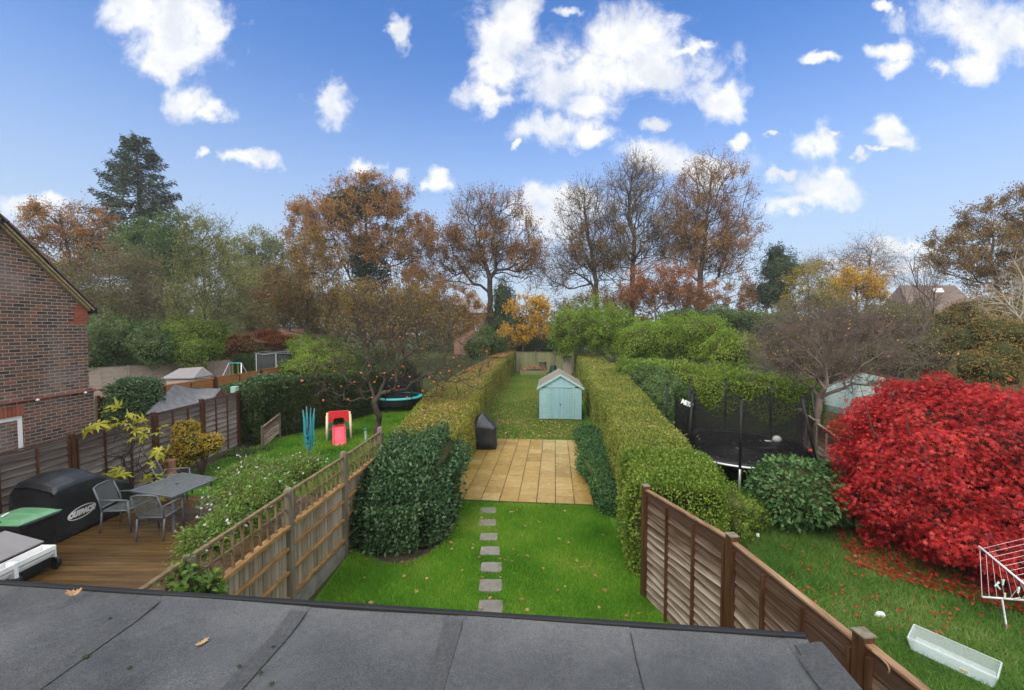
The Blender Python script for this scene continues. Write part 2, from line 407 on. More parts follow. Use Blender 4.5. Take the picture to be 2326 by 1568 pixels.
def shrub(name, label, cat, ells, n, size, lmat, core, seed=1, asp=0.5, K=26, amp=0.28, kap=14, droop=0.2, depth=0.13, group=None, shape='r', outw=0.7, stem=None, stray=0.08, part='foliage', zcut=0.03, base=None, corek=0.80):
    g = np.random.default_rng(seed)
    ells = [(np.array(c, float), np.array(r, float)) for c, r in ells]
    b = base or (float(ells[0][0][0]), float(ells[0][0][1]), 0.0)
    root = thing(name, label, cat, b, group=group)
    area = np.array([r[0] * r[2] + r[1] * r[2] + r[0] * r[1] for c, r in ells]); PP, NN, cores = [], [], []
    fs = [lumps(g, K, amp, kap) for _ in ells]
    for i, (c, r) in enumerate(ells):
        m = int(n * area[i] / area.sum()); d = rdir(m, g); k = fs[i](d)
        fac = k * (1 - np.abs(g.normal(size=m)) * depth) + (g.random(m) < stray) * g.random(m) * 0.16
        P = c + r * d * fac[:, None]; nrm = unit(d / r); ok = P[:, 2] > zcut
        for j, (c2, r2) in enumerate(ells):
            if j != i: ok &= np.linalg.norm((P - c2) / r2, axis=1) > 0.74
        PP.append(P[ok]); NN.append(nrm[ok])
        nu, nv = 26, 14
        th = np.linspace(0, 2 * PI, nu, endpoint=False); ph = np.linspace(0.02, PI - 0.02, nv)
        dd = np.stack([(np.sin(ph)[:, None] * np.cos(th)[None]), (np.sin(ph)[:, None] * np.sin(th)[None]), np.repeat(np.cos(ph)[:, None], nu, 1)], 2).reshape(-1, 3)
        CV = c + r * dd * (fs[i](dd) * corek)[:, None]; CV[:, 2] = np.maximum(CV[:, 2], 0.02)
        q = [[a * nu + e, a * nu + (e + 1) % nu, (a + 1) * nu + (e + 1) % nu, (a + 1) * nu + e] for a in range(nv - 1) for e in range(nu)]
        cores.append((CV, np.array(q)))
    P = np.concatenate(PP); Nn = np.concatenate(NN); m = len(P)
    ax = Nn * outw + g.normal(size=(m, 3)) * 0.55 + np.array((0, 0, -droop))
    nrm = Nn + g.normal(size=(m, 3)) * 0.45 + np.array((0, 0, 0.3))
    leaves(part, P, size, lmat, root, ax=ax, nrm=nrm, asp=asp, shape=shape, g=g)
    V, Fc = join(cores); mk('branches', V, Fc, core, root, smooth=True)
    if stem: stem(root)
    return root
def hedge(name, label, st, n, size, lmat, core, seed=1, bulge=0.10, asp=0.55, top_up=0.5, cat='hedge', ends=(True, True), rough=0.04, topmat=None, group=None, far=25.0):
    """clipped hedge: st = [(left x, y), (right x, y), height]"""
    g = np.random.default_rng(seed)
    L = np.array([s[0] for s in st], float); R = np.array([s[1] for s in st], float); Z = np.array([s[2] for s in st], float)
    mid = (L + R) / 2; cum = np.concatenate([[0], np.cumsum(np.linalg.norm(np.diff(mid, axis=0), axis=1))]); tot = cum[-1]
    root = thing(name, label, cat, (mid[0][0], mid[0][1], 0), group=group)
    ph = g.uniform(0, 6.28, (6, 2)); fr = g.uniform(0.5, 2.6, (6, 2))
    def wob(s, t): return sum(np.sin(fr[i, 0] * s + ph[i, 0]) * np.sin(fr[i, 1] * t * 2 + ph[i, 1]) for i in range(6)) / 3.0 * bulge
    def at(s): return [np.stack([np.interp(s, cum, A[:, i]) for i in (0, 1)], -1) for A in (L, R)] + [np.interp(s, cum, Z)]
    def surf(s, t, inset=0.0):
        """t in 0..3: left side, top, right side"""
        l, r, z = at(s); wv = r - l; wl = np.linalg.norm(wv, axis=-1, keepdims=True); wu = wv / wl
        tt = np.clip(t, 0, 3); P = np.zeros((len(s), 3)); Nn = np.zeros((len(s), 3))
        a = tt < 1; b = (tt >= 1) & (tt < 2); c = tt >= 2
        w3 = np.concatenate([wu, np.zeros((len(s), 1))], 1)
        P[a, :2] = l[a]; P[a, 2] = z[a] * tt[a]; Nn[a] = -w3[a]
        P[b, :2] = l[b] + wv[b] * (tt[b] - 1)[:, None]; P[b, 2] = z[b]; Nn[b] = (0, 0, 1)
        P[c, :2] = r[c]; P[c, 2] = z[c] * (3 - tt[c]); Nn[c] = w3[c]
        # soften the top corners
        e = np.minimum(np.abs(tt - 1), np.abs(tt - 2)); rd = np.exp(-(e / 0.09) ** 2)[:, None]
        cen = np.concatenate([(l + r) / 2, z[:, None] * 0.6], 1); P = P + (cen - P) * rd * 0.022
        P = P + Nn * (wob(s, tt) - inset)[:, None]; return P, Nn
    # a share of leaves that falls off with distance, each leaf larger there
    s = g.random(n * 3) * tot; l, r, z = at(s); yy = (l[:, 1] + r[:, 1]) / 2
    wgt = 1 / (1 + np.maximum(yy, 0) / far) ** 2; keep = g.random(len(s)) < wgt / wgt.max(); s = s[keep][:n]; yy = yy[keep][:n]; m = len(s)
    l, r, z = at(s); wl = np.linalg.norm(r - l, axis=1); per = 2 * z + wl; q = g.random(m) * per
    t = np.where(q < z, q / z, np.where(q < z + wl, 1 + (q - z) / wl, 2 + (q - z - wl) / z))
    P, Nn = surf(s, t); P += Nn * (g.normal(size=m) * rough + (g.random(m) < 0.05) * g.random(m) * 0.09)[:, None]
    sz = size * (1 + yy / far)
    if any(ends):
        k = int(n * 0.11)
        for e, use in enumerate(ends):
            if not use: continue
            i = 0 if e == 0 else -1; f = g.random(k)[:, None]; zz = g.random(k) * Z[i]
            dirv = unit((mid[0] - mid[1]) if e == 0 else (mid[-1] - mid[-2]))
            PE = np.concatenate([L[i] + (R[i] - L[i]) * f, zz[:, None]], 1); PE[:, :2] += dirv * (g.normal(size=(k, 1)) * 0.06 + 0.05)
            P = np.concatenate([P, PE]); Nn = np.concatenate([Nn, np.tile(np.append(dirv, 0.0), (k, 1))]); sz = np.concatenate([sz, np.full(k, size * (1 + mid[i][1] / far))])
    m = len(P); ax = Nn * 0.55 + g.normal(size=(m, 3)) * 0.6 + np.array((0, 0, 0.12)); nrm = Nn + g.normal(size=(m, 3)) * 0.5 + np.array((0, 0, top_up))
    leaves('foliage', P, sz, lmat, root, ax=ax, nrm=nrm, asp=asp, g=g)
    ns, nt = max(10, int(tot / 0.3)), 25; ss, ts = np.meshgrid(np.linspace(0, tot, ns), np.linspace(0, 3, nt), indexing='ij')
    CV, _ = surf(ss.ravel(), np.clip(ts.ravel(), 0, 3), 0.07)
    q = [[a * nt + e, a * nt + e + 1, (a + 1) * nt + e + 1, (a + 1) * nt + e] for a in range(ns - 1) for e in range(nt - 1)]
    me_f = [np.array(q)]
    mkc = mk('branches', CV, me_f + [np.array([list(range(nt)), [(ns - 1) * nt + e for e in range(nt)][::-1]])], core, root, smooth=True)
    return root
def area_points(poly, n, g=RNG):
    """random points inside a convex polygon in plan"""
    p = np.array([(q[0], q[1]) for q in poly], float); tri = [(p[0], p[i], p[i + 1]) for i in range(1, len(p) - 1)]
    ar = np.array([abs((b[0]-a[0]) * (c[1]-a[1]) - (b[1]-a[1]) * (c[0]-a[0])) for a, b, c in tri]); i = g.choice(len(tri), n, p=ar / ar.sum())
    u, v = g.random(n), g.random(n); fl = u + v > 1; u[fl], v[fl] = 1 - u[fl], 1 - v[fl]; T = np.array(tri)[i]
    return T[:, 0] + (T[:, 1] - T[:, 0]) * u[:, None] + (T[:, 2] - T[:, 0]) * v[:, None]

# ------------------------------------------------------------------ material list
M = {}
M['grass'] = pm('grass_ground', [(0.030, 0.085, 0.010), (0.058, 0.15, 0.013), (0.085, 0.19, 0.018)], nscale=1.3, rough=0.8, detail=9, bump=0.4, bscale=60, spec=0.1)
M['grassr'] = pm('rough_grass', [(0.020, 0.05, 0.010), (0.040, 0.09, 0.015), (0.06, 0.12, 0.02)], nscale=1.3, rough=0.8, detail=9, bump=0.4, bscale=60, spec=0.1)
M['grassdull'] = pm('dull_grass', [(0.030, 0.045, 0.012), (0.055, 0.085, 0.016), (0.085, 0.11, 0.022)], nscale=0.6, rough=0.9, detail=9, bump=0.3, bscale=40, spec=0.1)
M['terrain'] = pm('terrain', [(0.025, 0.030, 0.012), (0.05, 0.055, 0.02), (0.045, 0.08, 0.015)], nscale=0.25, rough=0.95, detail=9, spec=0.05)
M['soil'] = pm('wet_soil', [(0.012, 0.009, 0.006), (0.03, 0.022, 0.014), (0.05, 0.036, 0.022)], nscale=5, rough=0.75, bump=0.8, bscale=30)
M['blade'] = lm('grass_blade', [(0.045, 0.135, 0.010), (0.095, 0.255, 0.015), (0.18, 0.34, 0.028), (0.33, 0.36, 0.07)], 0.35, 0.45, 0.25, 0.75, 0.66)
M['bladel'] = lm('long_grass_blade', [(0.034, 0.095, 0.014), (0.072, 0.175, 0.022), (0.14, 0.25, 0.042), (0.27, 0.31, 0.10)], 0.35, 0.45, 0.25, 0.9, 0.5)
M['bladed'] = lm('dull_blade', [(0.075, 0.15, 0.022), (0.14, 0.23, 0.033), (0.25, 0.27, 0.06)], 0.3, 0.6, 0.2, 0.5, 0.45)
M['patio'] = pm('sandstone_paving', [(0.19, 0.112, 0.024), (0.31, 0.205, 0.056), (0.42, 0.305, 0.13)], scale=(1, 1, 1), nscale=2.6, rough=0.22, detail=9, bump=0.25, bscale=9, spec=0.5, rndw=0.55, dist=2.2)
M['grout'] = pm('grout', [(0.03, 0.024, 0.014), (0.06, 0.05, 0.03)], nscale=20, rough=0.8)
M['slab'] = pm('grey_slab', [(0.095, 0.085, 0.072), (0.165, 0.148, 0.125), (0.22, 0.198, 0.17)], nscale=5, rough=0.45, bump=0.25, bscale=25, rndw=0.3)
def felt_mat():
    m = bpy.data.materials.new('roofing_felt'); m.use_nodes = True; T = m.node_tree; T.nodes.clear(); N = NT(T)
    tc = N.n('ShaderNodeTexCoord').outputs['Object']
    big = N.n('ShaderNodeTexNoise', {'Vector': tc, 'Scale': 1.1, 'Detail': 6.0, 'Roughness': 0.6}).outputs[0]; gr = N.n('ShaderNodeTexNoise', {'Vector': tc, 'Scale': 210.0, 'Detail': 3.0, 'Roughness': 0.7}).outputs[0]; md = N.n('ShaderNodeTexNoise', {'Vector': tc, 'Scale': 28.0, 'Detail': 6.0, 'Roughness': 0.7}).outputs[0]
    v = N.m('ADD', N.m('MULTIPLY', N.m('SUBTRACT', big, 0.5), 1.5), N.m('ADD', N.m('MULTIPLY', N.m('SUBTRACT', gr, 0.5), 2.6), N.m('MULTIPLY', N.m('SUBTRACT', md, 0.5), 0.6)))
    col = N.ramp(N.m('ADD', v, 0.5), [(0.022, 0.023, 0.0235), (0.055, 0.057, 0.0585), (0.11, 0.113, 0.116)])
    ro = N.n('ShaderNodeMapRange', {0: big, 1: 0.35, 2: 0.65, 3: 0.38, 4: 0.62}).outputs[0]
    bp = N.n('ShaderNodeBump', {'Height': N.m('ADD', gr, N.m('MULTIPLY', md, 1.5)), 'Strength': 0.55, 'Distance': 0.004}).outputs[0]
    p = N.n('ShaderNodeBsdfPrincipled', {'Base Color': col, 'Roughness': ro, 'Specular IOR Level': 0.35, 'Normal': bp}); o = N.n('ShaderNodeOutputMaterial'); T.links.new(p.outputs[0], o.inputs[0]); return m
M['felt'] = felt_mat()
M['feltd'] = pm('roofing_felt_lap', [(0.034, 0.035, 0.036), (0.052, 0.054, 0.056), (0.075, 0.077, 0.079)], nscale=60, rough=0.55, detail=9, bump=0.5, bscale=180)
M['black'] = pm('black_trim', [(0.006, 0.006, 0.007), (0.013, 0.013, 0.014)], nscale=3, rough=0.55, spec=0.3)
M['deck'] = pm('wet_deck', [(0.045, 0.023, 0.007), (0.10, 0.055, 0.016), (0.17, 0.10, 0.035)], scale=(0.5, 9, 9), nscale=2.5, rough=0.27, detail=7, bump=0.25, bscale=12, spec=0.5, rndw=0.35)
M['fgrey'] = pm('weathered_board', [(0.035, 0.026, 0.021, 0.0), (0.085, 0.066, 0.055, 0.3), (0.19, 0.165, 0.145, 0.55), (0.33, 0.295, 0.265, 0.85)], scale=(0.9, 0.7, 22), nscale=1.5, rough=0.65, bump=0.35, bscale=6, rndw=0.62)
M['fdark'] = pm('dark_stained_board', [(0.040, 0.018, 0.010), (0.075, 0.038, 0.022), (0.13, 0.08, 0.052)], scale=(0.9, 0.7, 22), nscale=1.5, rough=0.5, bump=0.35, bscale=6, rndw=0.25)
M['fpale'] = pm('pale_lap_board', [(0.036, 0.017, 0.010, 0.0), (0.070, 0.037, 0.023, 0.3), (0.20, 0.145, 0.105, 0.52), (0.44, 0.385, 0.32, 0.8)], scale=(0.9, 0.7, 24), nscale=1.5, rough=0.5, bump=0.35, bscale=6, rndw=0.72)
M['fpost'] = pm('dark_post', [(0.035, 0.014, 0.007), (0.07, 0.03, 0.015), (0.11, 0.055, 0.03)], scale=(8, 8, 0.8), nscale=2, rough=0.4, bump=0.3, bscale=8)
M['cap'] = pm('capping_rail', [(0.13, 0.070, 0.034), (0.23, 0.135, 0.070), (0.34, 0.225, 0.135)], scale=(8, 0.8, 8), nscale=2, rough=0.5, bump=0.2)
M['tboard'] = pm('feather_board', [(0.080, 0.058, 0.034), (0.215, 0.175, 0.115), (0.31, 0.265, 0.19), (0.38, 0.34, 0.26)], scale=(14, 14, 0.7), nscale=1.6, rough=0.55, bump=0.3, bscale=8, rndw=0.45)
M['trail'] = pm('treated_rail', [(0.15, 0.075, 0.022), (0.26, 0.145, 0.05), (0.36, 0.22, 0.09)], scale=(5, 1.5, 5), nscale=3, rough=0.45, bump=0.25)
M['tpost'] = pm('grey_post', [(0.085, 0.075, 0.05), (0.15, 0.13, 0.09), (0.20, 0.175, 0.12)], scale=(8, 8, 0.9), nscale=2.2, rough=0.6, bump=0.3)
M['trell'] = pm('trellis_wood', [(0.07, 0.048, 0.022), (0.14, 0.10, 0.05), (0.23, 0.17, 0.09)], scale=(6, 6, 1.4), nscale=2.5, rough=0.6, bump=0.3)
M['conc'] = pm('concrete', [(0.10, 0.095, 0.075), (0.17, 0.16, 0.13), (0.22, 0.21, 0.18)], nscale=4, rough=0.8, bump=0.3)
M['forange'] = pm('orange_fence', [(0.14, 0.06, 0.018), (0.25, 0.115, 0.035), (0.33, 0.17, 0.06)], scale=(3, 3, 12), nscale=1.6, rough=0.6, rndw=0.3)
M['fpink'] = pm('pinkish_fence', [(0.20, 0.15, 0.12), (0.30, 0.24, 0.20), (0.38, 0.32, 0.27)], scale=(3, 3, 12), nscale=1.6, rough=0.7, rndw=0.3)
M['fgreen'] = pm('green_stained_fence', [(0.11, 0.115, 0.055), (0.17, 0.17, 0.085), (0.23, 0.22, 0.13)], scale=(10, 10, 1.5), nscale=1.5, rough=0.75, rndw=0.4)
M['shed'] = pm('pale_blue_paint', [(0.165, 0.295, 0.315), (0.21, 0.355, 0.375), (0.245, 0.39, 0.40)], scale=(2, 2, 1), nscale=2.5, rough=0.55, detail=8, bump=0.08, rndw=0.25)
M['sheddoor'] = pm('pale_blue_door_paint', [(0.16, 0.28, 0.30), (0.195, 0.335, 0.355), (0.24, 0.385, 0.395)], scale=(12, 12, 0.8), nscale=1.8, rough=0.5, bump=0.12, rndw=0.3)
M['shedtrim'] = pm('pale_green_trim', [(0.23, 0.37, 0.33), (0.28, 0.42, 0.37)], nscale=4, rough=0.5)
M['shedfelt'] = pm('mineral_felt', [(0.13, 0.115, 0.095), (0.19, 0.175, 0.15), (0.24, 0.23, 0.20)], nscale=2, rough=0.8, bump=0.3, bscale=60)
M['metal'] = pm('grey_powder_metal', [(0.10, 0.115, 0.13), (0.14, 0.155, 0.17)], nscale=4, rough=0.35, spec=0.5)
M['sling'] = pm('grey_mesh_sling', [(0.10, 0.105, 0.10), (0.15, 0.155, 0.15)], nscale=40, rough=0.6, alpha=0.5)
M['glass'] = pm('mottled_glass', [(0.085, 0.095, 0.105), (0.14, 0.155, 0.165)], nscale=14, rough=0.16, spec=0.6, bump=0.15, bscale=60)
M['cover'] = pm('black_cover', [(0.008, 0.009, 0.011), (0.018, 0.019, 0.021), (0.035, 0.036, 0.04)], nscale=2.5, rough=0.34, bump=0.5, bscale=5, spec=0.5)
M['white'] = pm('white_plastic', [(0.68, 0.68, 0.66), (0.78, 0.78, 0.77)], nscale=3, rough=0.35)
M['dirtywhite'] = pm('dirty_white_gutter', [(0.46, 0.46, 0.44), (0.68, 0.68, 0.66), (0.76, 0.76, 0.75)], nscale=3, rough=0.4)
M['bingreen'] = pm('green_bin_lid', [(0.09, 0.235, 0.115), (0.13, 0.30, 0.155)], nscale=3, rough=0.35, spec=0.5)
M['binblack'] = pm('bin_black', [(0.010, 0.011, 0.012), (0.022, 0.023, 0.025)], nscale=4, rough=0.45)
M['tile'] = pm('grey_roof_tile', [(0.15, 0.14, 0.14), (0.21, 0.20, 0.20)], nscale=5, rough=0.6, rndw=0.4)
M['tarp'] = pm('grey_tarpaulin', [(0.115, 0.115, 0.12), (0.16, 0.16, 0.165), (0.205, 0.205, 0.21)], scale=(1, 3, 3), nscale=1.6, rough=0.5, bump=0.5, bscale=3)
M['roofgrey'] = pm('grey_slate', [(0.15, 0.14, 0.145), (0.23, 0.215, 0.215)], scale=(1, 1, 6), nscale=2, rough=0.7)
M['roofbrown'] = pm('brown_tile', [(0.085, 0.06, 0.05), (0.15, 0.105, 0.085)], scale=(1, 1, 8), nscale=2, rough=0.7)
M['roofred'] = pm('red_tile', [(0.20, 0.10, 0.07), (0.30, 0.17, 0.12), (0.36, 0.22, 0.16)], nscale=3, rough=0.75)
M['brickfar'] = pm('far_brick', [(0.20, 0.10, 0.075), (0.30, 0.17, 0.13)], nscale=3, rough=0.8)
M['redbrick'] = pm('red_brick', [(0.16, 0.045, 0.028), (0.24, 0.07, 0.04), (0.28, 0.10, 0.06)], nscale=5, rough=0.8, rndw=0.5, bump=0.3)
M['verge'] = pm('mossy_verge', [(0.14, 0.105, 0.05), (0.25, 0.20, 0.11), (0.33, 0.27, 0.16)], scale=(1, 6, 6), nscale=3, rough=0.75, bump=0.3)
M['window'] = pm('window_glass', [(0.16, 0.19, 0.20), (0.26, 0.29, 0.30)], scale=(1, 1, 0.3), nscale=1.2, rough=0.08, spec=0.6)
M['bright_plastic'] = pm('lime_plastic', [(0.35, 0.5, 0.05), (0.4, 0.55, 0.08)], nscale=2, rough=0.4)
M['pred'] = pm('red_plastic', [(0.62, 0.022, 0.035), (0.68, 0.03, 0.04)], nscale=2, rough=0.3, spec=0.5)
M['ppink'] = pm('pink_red_plastic', [(0.66, 0.07, 0.11), (0.70, 0.10, 0.14)], nscale=2, rough=0.3, spec=0.5)
M['pgreen'] = pm('green_plastic', [(0.010, 0.17, 0.085), (0.015, 0.20, 0.10)], nscale=2, rough=0.35)
M['pcream'] = pm('cream_plastic', [(0.62, 0.56, 0.30), (0.68, 0.62, 0.36)], nscale=2, rough=0.35)
M['teal'] = pm('teal_line', [(0.025, 0.26, 0.31), (0.05, 0.36, 0.40)], nscale=4, rough=0.5)
M['aqua'] = pm('aqua_pad', [(0.06, 0.55, 0.52), (0.10, 0.62, 0.58)], nscale=4, rough=0.45)
M['tarpgreen'] = pm('pale_green_canvas', [(0.20, 0.27, 0.23), (0.27, 0.34, 0.30), (0.32, 0.39, 0.35)], nscale=1.5, rough=0.7, bump=0.2, bscale=4)
M['mintbox'] = pm('mint_paint', [(0.22, 0.42, 0.33), (0.26, 0.47, 0.37)], nscale=3, rough=0.6)
M['bark'] = pm('bark', [(0.022, 0.017, 0.011), (0.048, 0.037, 0.025), (0.085, 0.068, 0.047)], scale=(3, 3, 0.8), nscale=2, rough=0.85, bump=0.4, bscale=8)
M['barkg'] = pm('greenish_bark', [(0.035, 0.034, 0.018), (0.075, 0.068, 0.038), (0.12, 0.10, 0.07)], scale=(3, 3, 0.8), nscale=2, rough=0.85)
M['barkr'] = pm('reddish_twig', [(0.055, 0.034, 0.028), (0.105, 0.070, 0.058), (0.17, 0.125, 0.105)], scale=(1, 1, 1), nscale=2, rough=0.7)
M['barkw'] = pm('pale_birch_bark', [(0.20, 0.17, 0.13), (0.36, 0.31, 0.25), (0.46, 0.41, 0.34)], nscale=2, rough=0.7)
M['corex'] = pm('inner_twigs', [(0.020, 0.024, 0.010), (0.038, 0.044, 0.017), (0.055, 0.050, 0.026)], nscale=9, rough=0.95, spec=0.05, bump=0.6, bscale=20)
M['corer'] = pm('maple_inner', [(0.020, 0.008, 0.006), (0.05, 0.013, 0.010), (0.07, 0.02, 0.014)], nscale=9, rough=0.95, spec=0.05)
M['hcore'] = pm('hedge_inner', [(0.034, 0.042, 0.012), (0.065, 0.075, 0.021), (0.09, 0.085, 0.033)], nscale=9, rough=0.95, spec=0.05, bump=0.8, bscale=25)
M['oak'] = lm('oak_leaf', [(0.13, 0.066, 0.025), (0.24, 0.118, 0.040), (0.34, 0.175, 0.055), (0.35, 0.23, 0.07)], 0.38, 0.6, 0.15, 0.25, 0.35)
M['oakd'] = lm('oak_leaf_olive', [(0.09, 0.066, 0.022), (0.16, 0.108, 0.032), (0.25, 0.138, 0.040), (0.20, 0.17, 0.045)], 0.3, 0.6, 0.15, 0.3, 0.4)
M['oakr'] = lm('oak_leaf_red', [(0.16, 0.055, 0.020), (0.28, 0.10, 0.028), (0.36, 0.16, 0.042)], 0.35, 0.6, 0.15, 0.3, 0.35)
M['olive'] = lm('olive_leaf', [(0.062, 0.070, 0.026), (0.11, 0.112, 0.040), (0.16, 0.145, 0.054), (0.22, 0.195, 0.07)], 0.3, 0.6, 0.2, 0.3, 0.45)
M['midgreen'] = lm('mid_green_leaf', [(0.024, 0.058, 0.015), (0.048, 0.10, 0.024), (0.085, 0.145, 0.034), (0.14, 0.175, 0.046)], 0.3, 0.5, 0.3, 0.4, 0.45)
M['bright'] = lm('bright_green_leaf', [(0.050, 0.105, 0.010), (0.115, 0.205, 0.016), (0.19, 0.28, 0.024), (0.27, 0.31, 0.04)], 0.4, 0.5, 0.25, 0.5, 0.45)
M['dark'] = lm('dark_green_leaf', [(0.016, 0.036, 0.022), (0.028, 0.058, 0.033), (0.052, 0.088, 0.048)], 0.2, 0.5, 0.3, 0.5, 0.35)
M['fir'] = lm('fir_needles', [(0.030, 0.046, 0.030), (0.050, 0.070, 0.044), (0.085, 0.105, 0.065)], 0.2, 0.7, 0.2, 0.4, 0.35)
M['laurel'] = lm('glossy_grey_green_leaf', [(0.018, 0.048, 0.017), (0.038, 0.085, 0.030), (0.068, 0.13, 0.050), (0.125, 0.18, 0.09)], 0.2, 0.45, 0.22, 1.5, 0.25)
M['camellia'] = lm('camellia_leaf', [(0.020, 0.060, 0.016), (0.042, 0.105, 0.028), (0.085, 0.165, 0.050), (0.14, 0.21, 0.07)], 0.25, 0.45, 0.22, 1.5, 0.25)
M['privet'] = lm('privet_leaf', [(0.048, 0.100, 0.012), (0.105, 0.180, 0.018), (0.18, 0.255, 0.028), (0.30, 0.30, 0.05)], 0.35, 0.4, 0.25, 1.2, 0.45)
M['hedge'] = lm('hedge_leaf', [(0.075, 0.105, 0.018), (0.145, 0.185, 0.026), (0.225, 0.25, 0.038), (0.33, 0.31, 0.075)], 0.3, 0.45, 0.25, 1.0, 0.45)
M['hedgel'] = lm('hedge_leaf_yellowing', [(0.075, 0.10, 0.016), (0.17, 0.19, 0.026), (0.27, 0.255, 0.034), (0.36, 0.28, 0.06)], 0.3, 0.45, 0.25, 0.9, 0.45)
M['hedged'] = lm('dark_hedge_leaf', [(0.018, 0.035, 0.010), (0.038, 0.065, 0.016), (0.075, 0.098, 0.026)], 0.25, 0.5, 0.25, 1.0, 0.45)
M['cover_pl'] = lm('groundcover_leaf', [(0.028, 0.078, 0.024), (0.058, 0.135, 0.040), (0.11, 0.20, 0.065)], 0.3, 0.5, 0.2, 1.0, 0.3)
M['sage'] = lm('pale_olive_leaf', [(0.085, 0.105, 0.036), (0.15, 0.172, 0.054), (0.22, 0.228, 0.070), (0.29, 0.26, 0.085)], 0.35, 0.6, 0.2, 0.3, 0.45)
M['mixed'] = lm('mixed_autumn_leaf', [(0.075, 0.055, 0.020), (0.15, 0.115, 0.032), (0.23, 0.15, 0.045), (0.20, 0.19, 0.05)], 0.3, 0.6, 0.15, 0.5, 0.35)
M['maple'] = lm('red_maple_leaf', [(0.10, 0.008, 0.007), (0.30, 0.010, 0.012), (0.54, 0.024, 0.024), (0.62, 0.075, 0.04)], 0.38, 0.4, 0.3, 1.6, 0.3)
M['yellow'] = lm('golden_leaf', [(0.34, 0.19, 0.022), (0.52, 0.31, 0.032), (0.60, 0.39, 0.055)], 0.4, 0.5, 0.25, 0.5, 0.35)
M['gold'] = lm('yellow_green_leaf', [(0.14, 0.15, 0.025), (0.26, 0.22, 0.030), (0.40, 0.27, 0.045)], 0.35, 0.5, 0.25, 0.5, 0.4)
M['euony'] = lm('variegated_leaf', [(0.08, 0.11, 0.015), (0.32, 0.25, 0.025), (0.54, 0.36, 0.04), (0.60, 0.42, 0.06)], 0.35, 0.4, 0.3, 2.2, 0.5)
M['fig'] = lm('yellow_fig_leaf', [(0.34, 0.35, 0.03), (0.50, 0.48, 0.045), (0.60, 0.54, 0.08)], 0.4, 0.45, 0.3, 1.0, 0.2)
M['jasm'] = lm('jasmine_leaf', [(0.050, 0.115, 0.018), (0.11, 0.21, 0.030), (0.18, 0.28, 0.045), (0.24, 0.22, 0.05)], 0.35, 0.45, 0.3, 1.0, 0.35)
M['flower'] = lm('white_petal', [(0.55, 0.50, 0.50), (0.72, 0.70, 0.70), (0.78, 0.78, 0.78)], 0.3, 0.6, 0.2, 1.0, 0.2)
M['litter'] = lm('fallen_leaf', [(0.16, 0.065, 0.025), (0.28, 0.13, 0.055), (0.38, 0.21, 0.10), (0.42, 0.28, 0.16)], 0.15, 0.6, 0.25, 3.0, 0.1)
M['litterr'] = lm('fallen_maple_leaf', [(0.16, 0.008, 0.008), (0.34, 0.015, 0.015), (0.36, 0.06, 0.03)], 0.15, 0.5, 0.3, 3.0, 0.1)
M['apple'] = pm('apple_skin', [(0.42, 0.05, 0.015), (0.55, 0.12, 0.025), (0.55, 0.26, 0.05)], nscale=5, rough=0.3, spec=0.5)
M['straw'] = pm('terracotta', [(0.20, 0.08, 0.045), (0.28, 0.13, 0.08)], nscale=4, rough=0.8)
M['beige'] = pm('beige_cabinet', [(0.30, 0.25, 0.19), (0.37, 0.32, 0.25)], scale=(20, 20, 1), nscale=2, rough=0.6)
M['bindk'] = pm('dark_green_plastic', [(0.008, 0.028, 0.022), (0.015, 0.042, 0.034)], nscale=4, rough=0.4)
M['barrel'] = pm('brown_grey_barrel', [(0.075, 0.062, 0.045), (0.12, 0.10, 0.075)], nscale=4, rough=0.6)
M['steel'] = pm('galvanised_steel', [(0.42, 0.43, 0.45), (0.55, 0.56, 0.58)], nscale=6, rough=0.35, metallic=0.4)
M['peg'] = pm('mint_peg', [(0.50, 0.68, 0.58), (0.56, 0.74, 0.64)], nscale=4, rough=0.4)
M['pegy'] = pm('cream_peg', [(0.66, 0.60, 0.36), (0.70, 0.66, 0.42)], nscale=4, rough=0.4)
def net_mat(name, col, a):
    m = bpy.data.materials.new(name); m.use_nodes = True; T = m.node_tree; T.nodes.clear(); N = NT(T)
    d = N.n('ShaderNodeBsdfDiffuse', {'Color': (*col, 1)}); t = N.n('ShaderNodeBsdfTransparent')
    mx = N.n('ShaderNodeMixShader', {0: a, 1: t.outputs[0], 2: d.outputs[0]}); o = N.n('ShaderNodeOutputMaterial'); T.links.new(mx.outputs[0], o.inputs[0]); return m
M['net'] = net_mat('black_netting', (0.018, 0.018, 0.019), 0.62)
M['netfar'] = net_mat('grey_netting', (0.045, 0.048, 0.05), 0.75)
def clear_mat():
    m = bpy.data.materials.new('cloudy_plastic'); m.use_nodes = True; T = m.node_tree; T.nodes.clear(); N = NT(T)
    p = N.n('ShaderNodeBsdfPrincipled', {'Base Color': (0.80, 0.84, 0.84, 1), 'Roughness': 0.35, 'Specular IOR Level': 0.4}); t = N.n('ShaderNodeBsdfTransparent', {'Color': (0.9, 0.95, 0.95, 1)})
    mx = N.n('ShaderNodeMixShader', {0: 0.27, 1: t.outputs[0], 2: p.outputs[0]}); o = N.n('ShaderNodeOutputMaterial'); T.links.new(mx.outputs[0], o.inputs[0]); return m
M['clear'] = clear_mat()
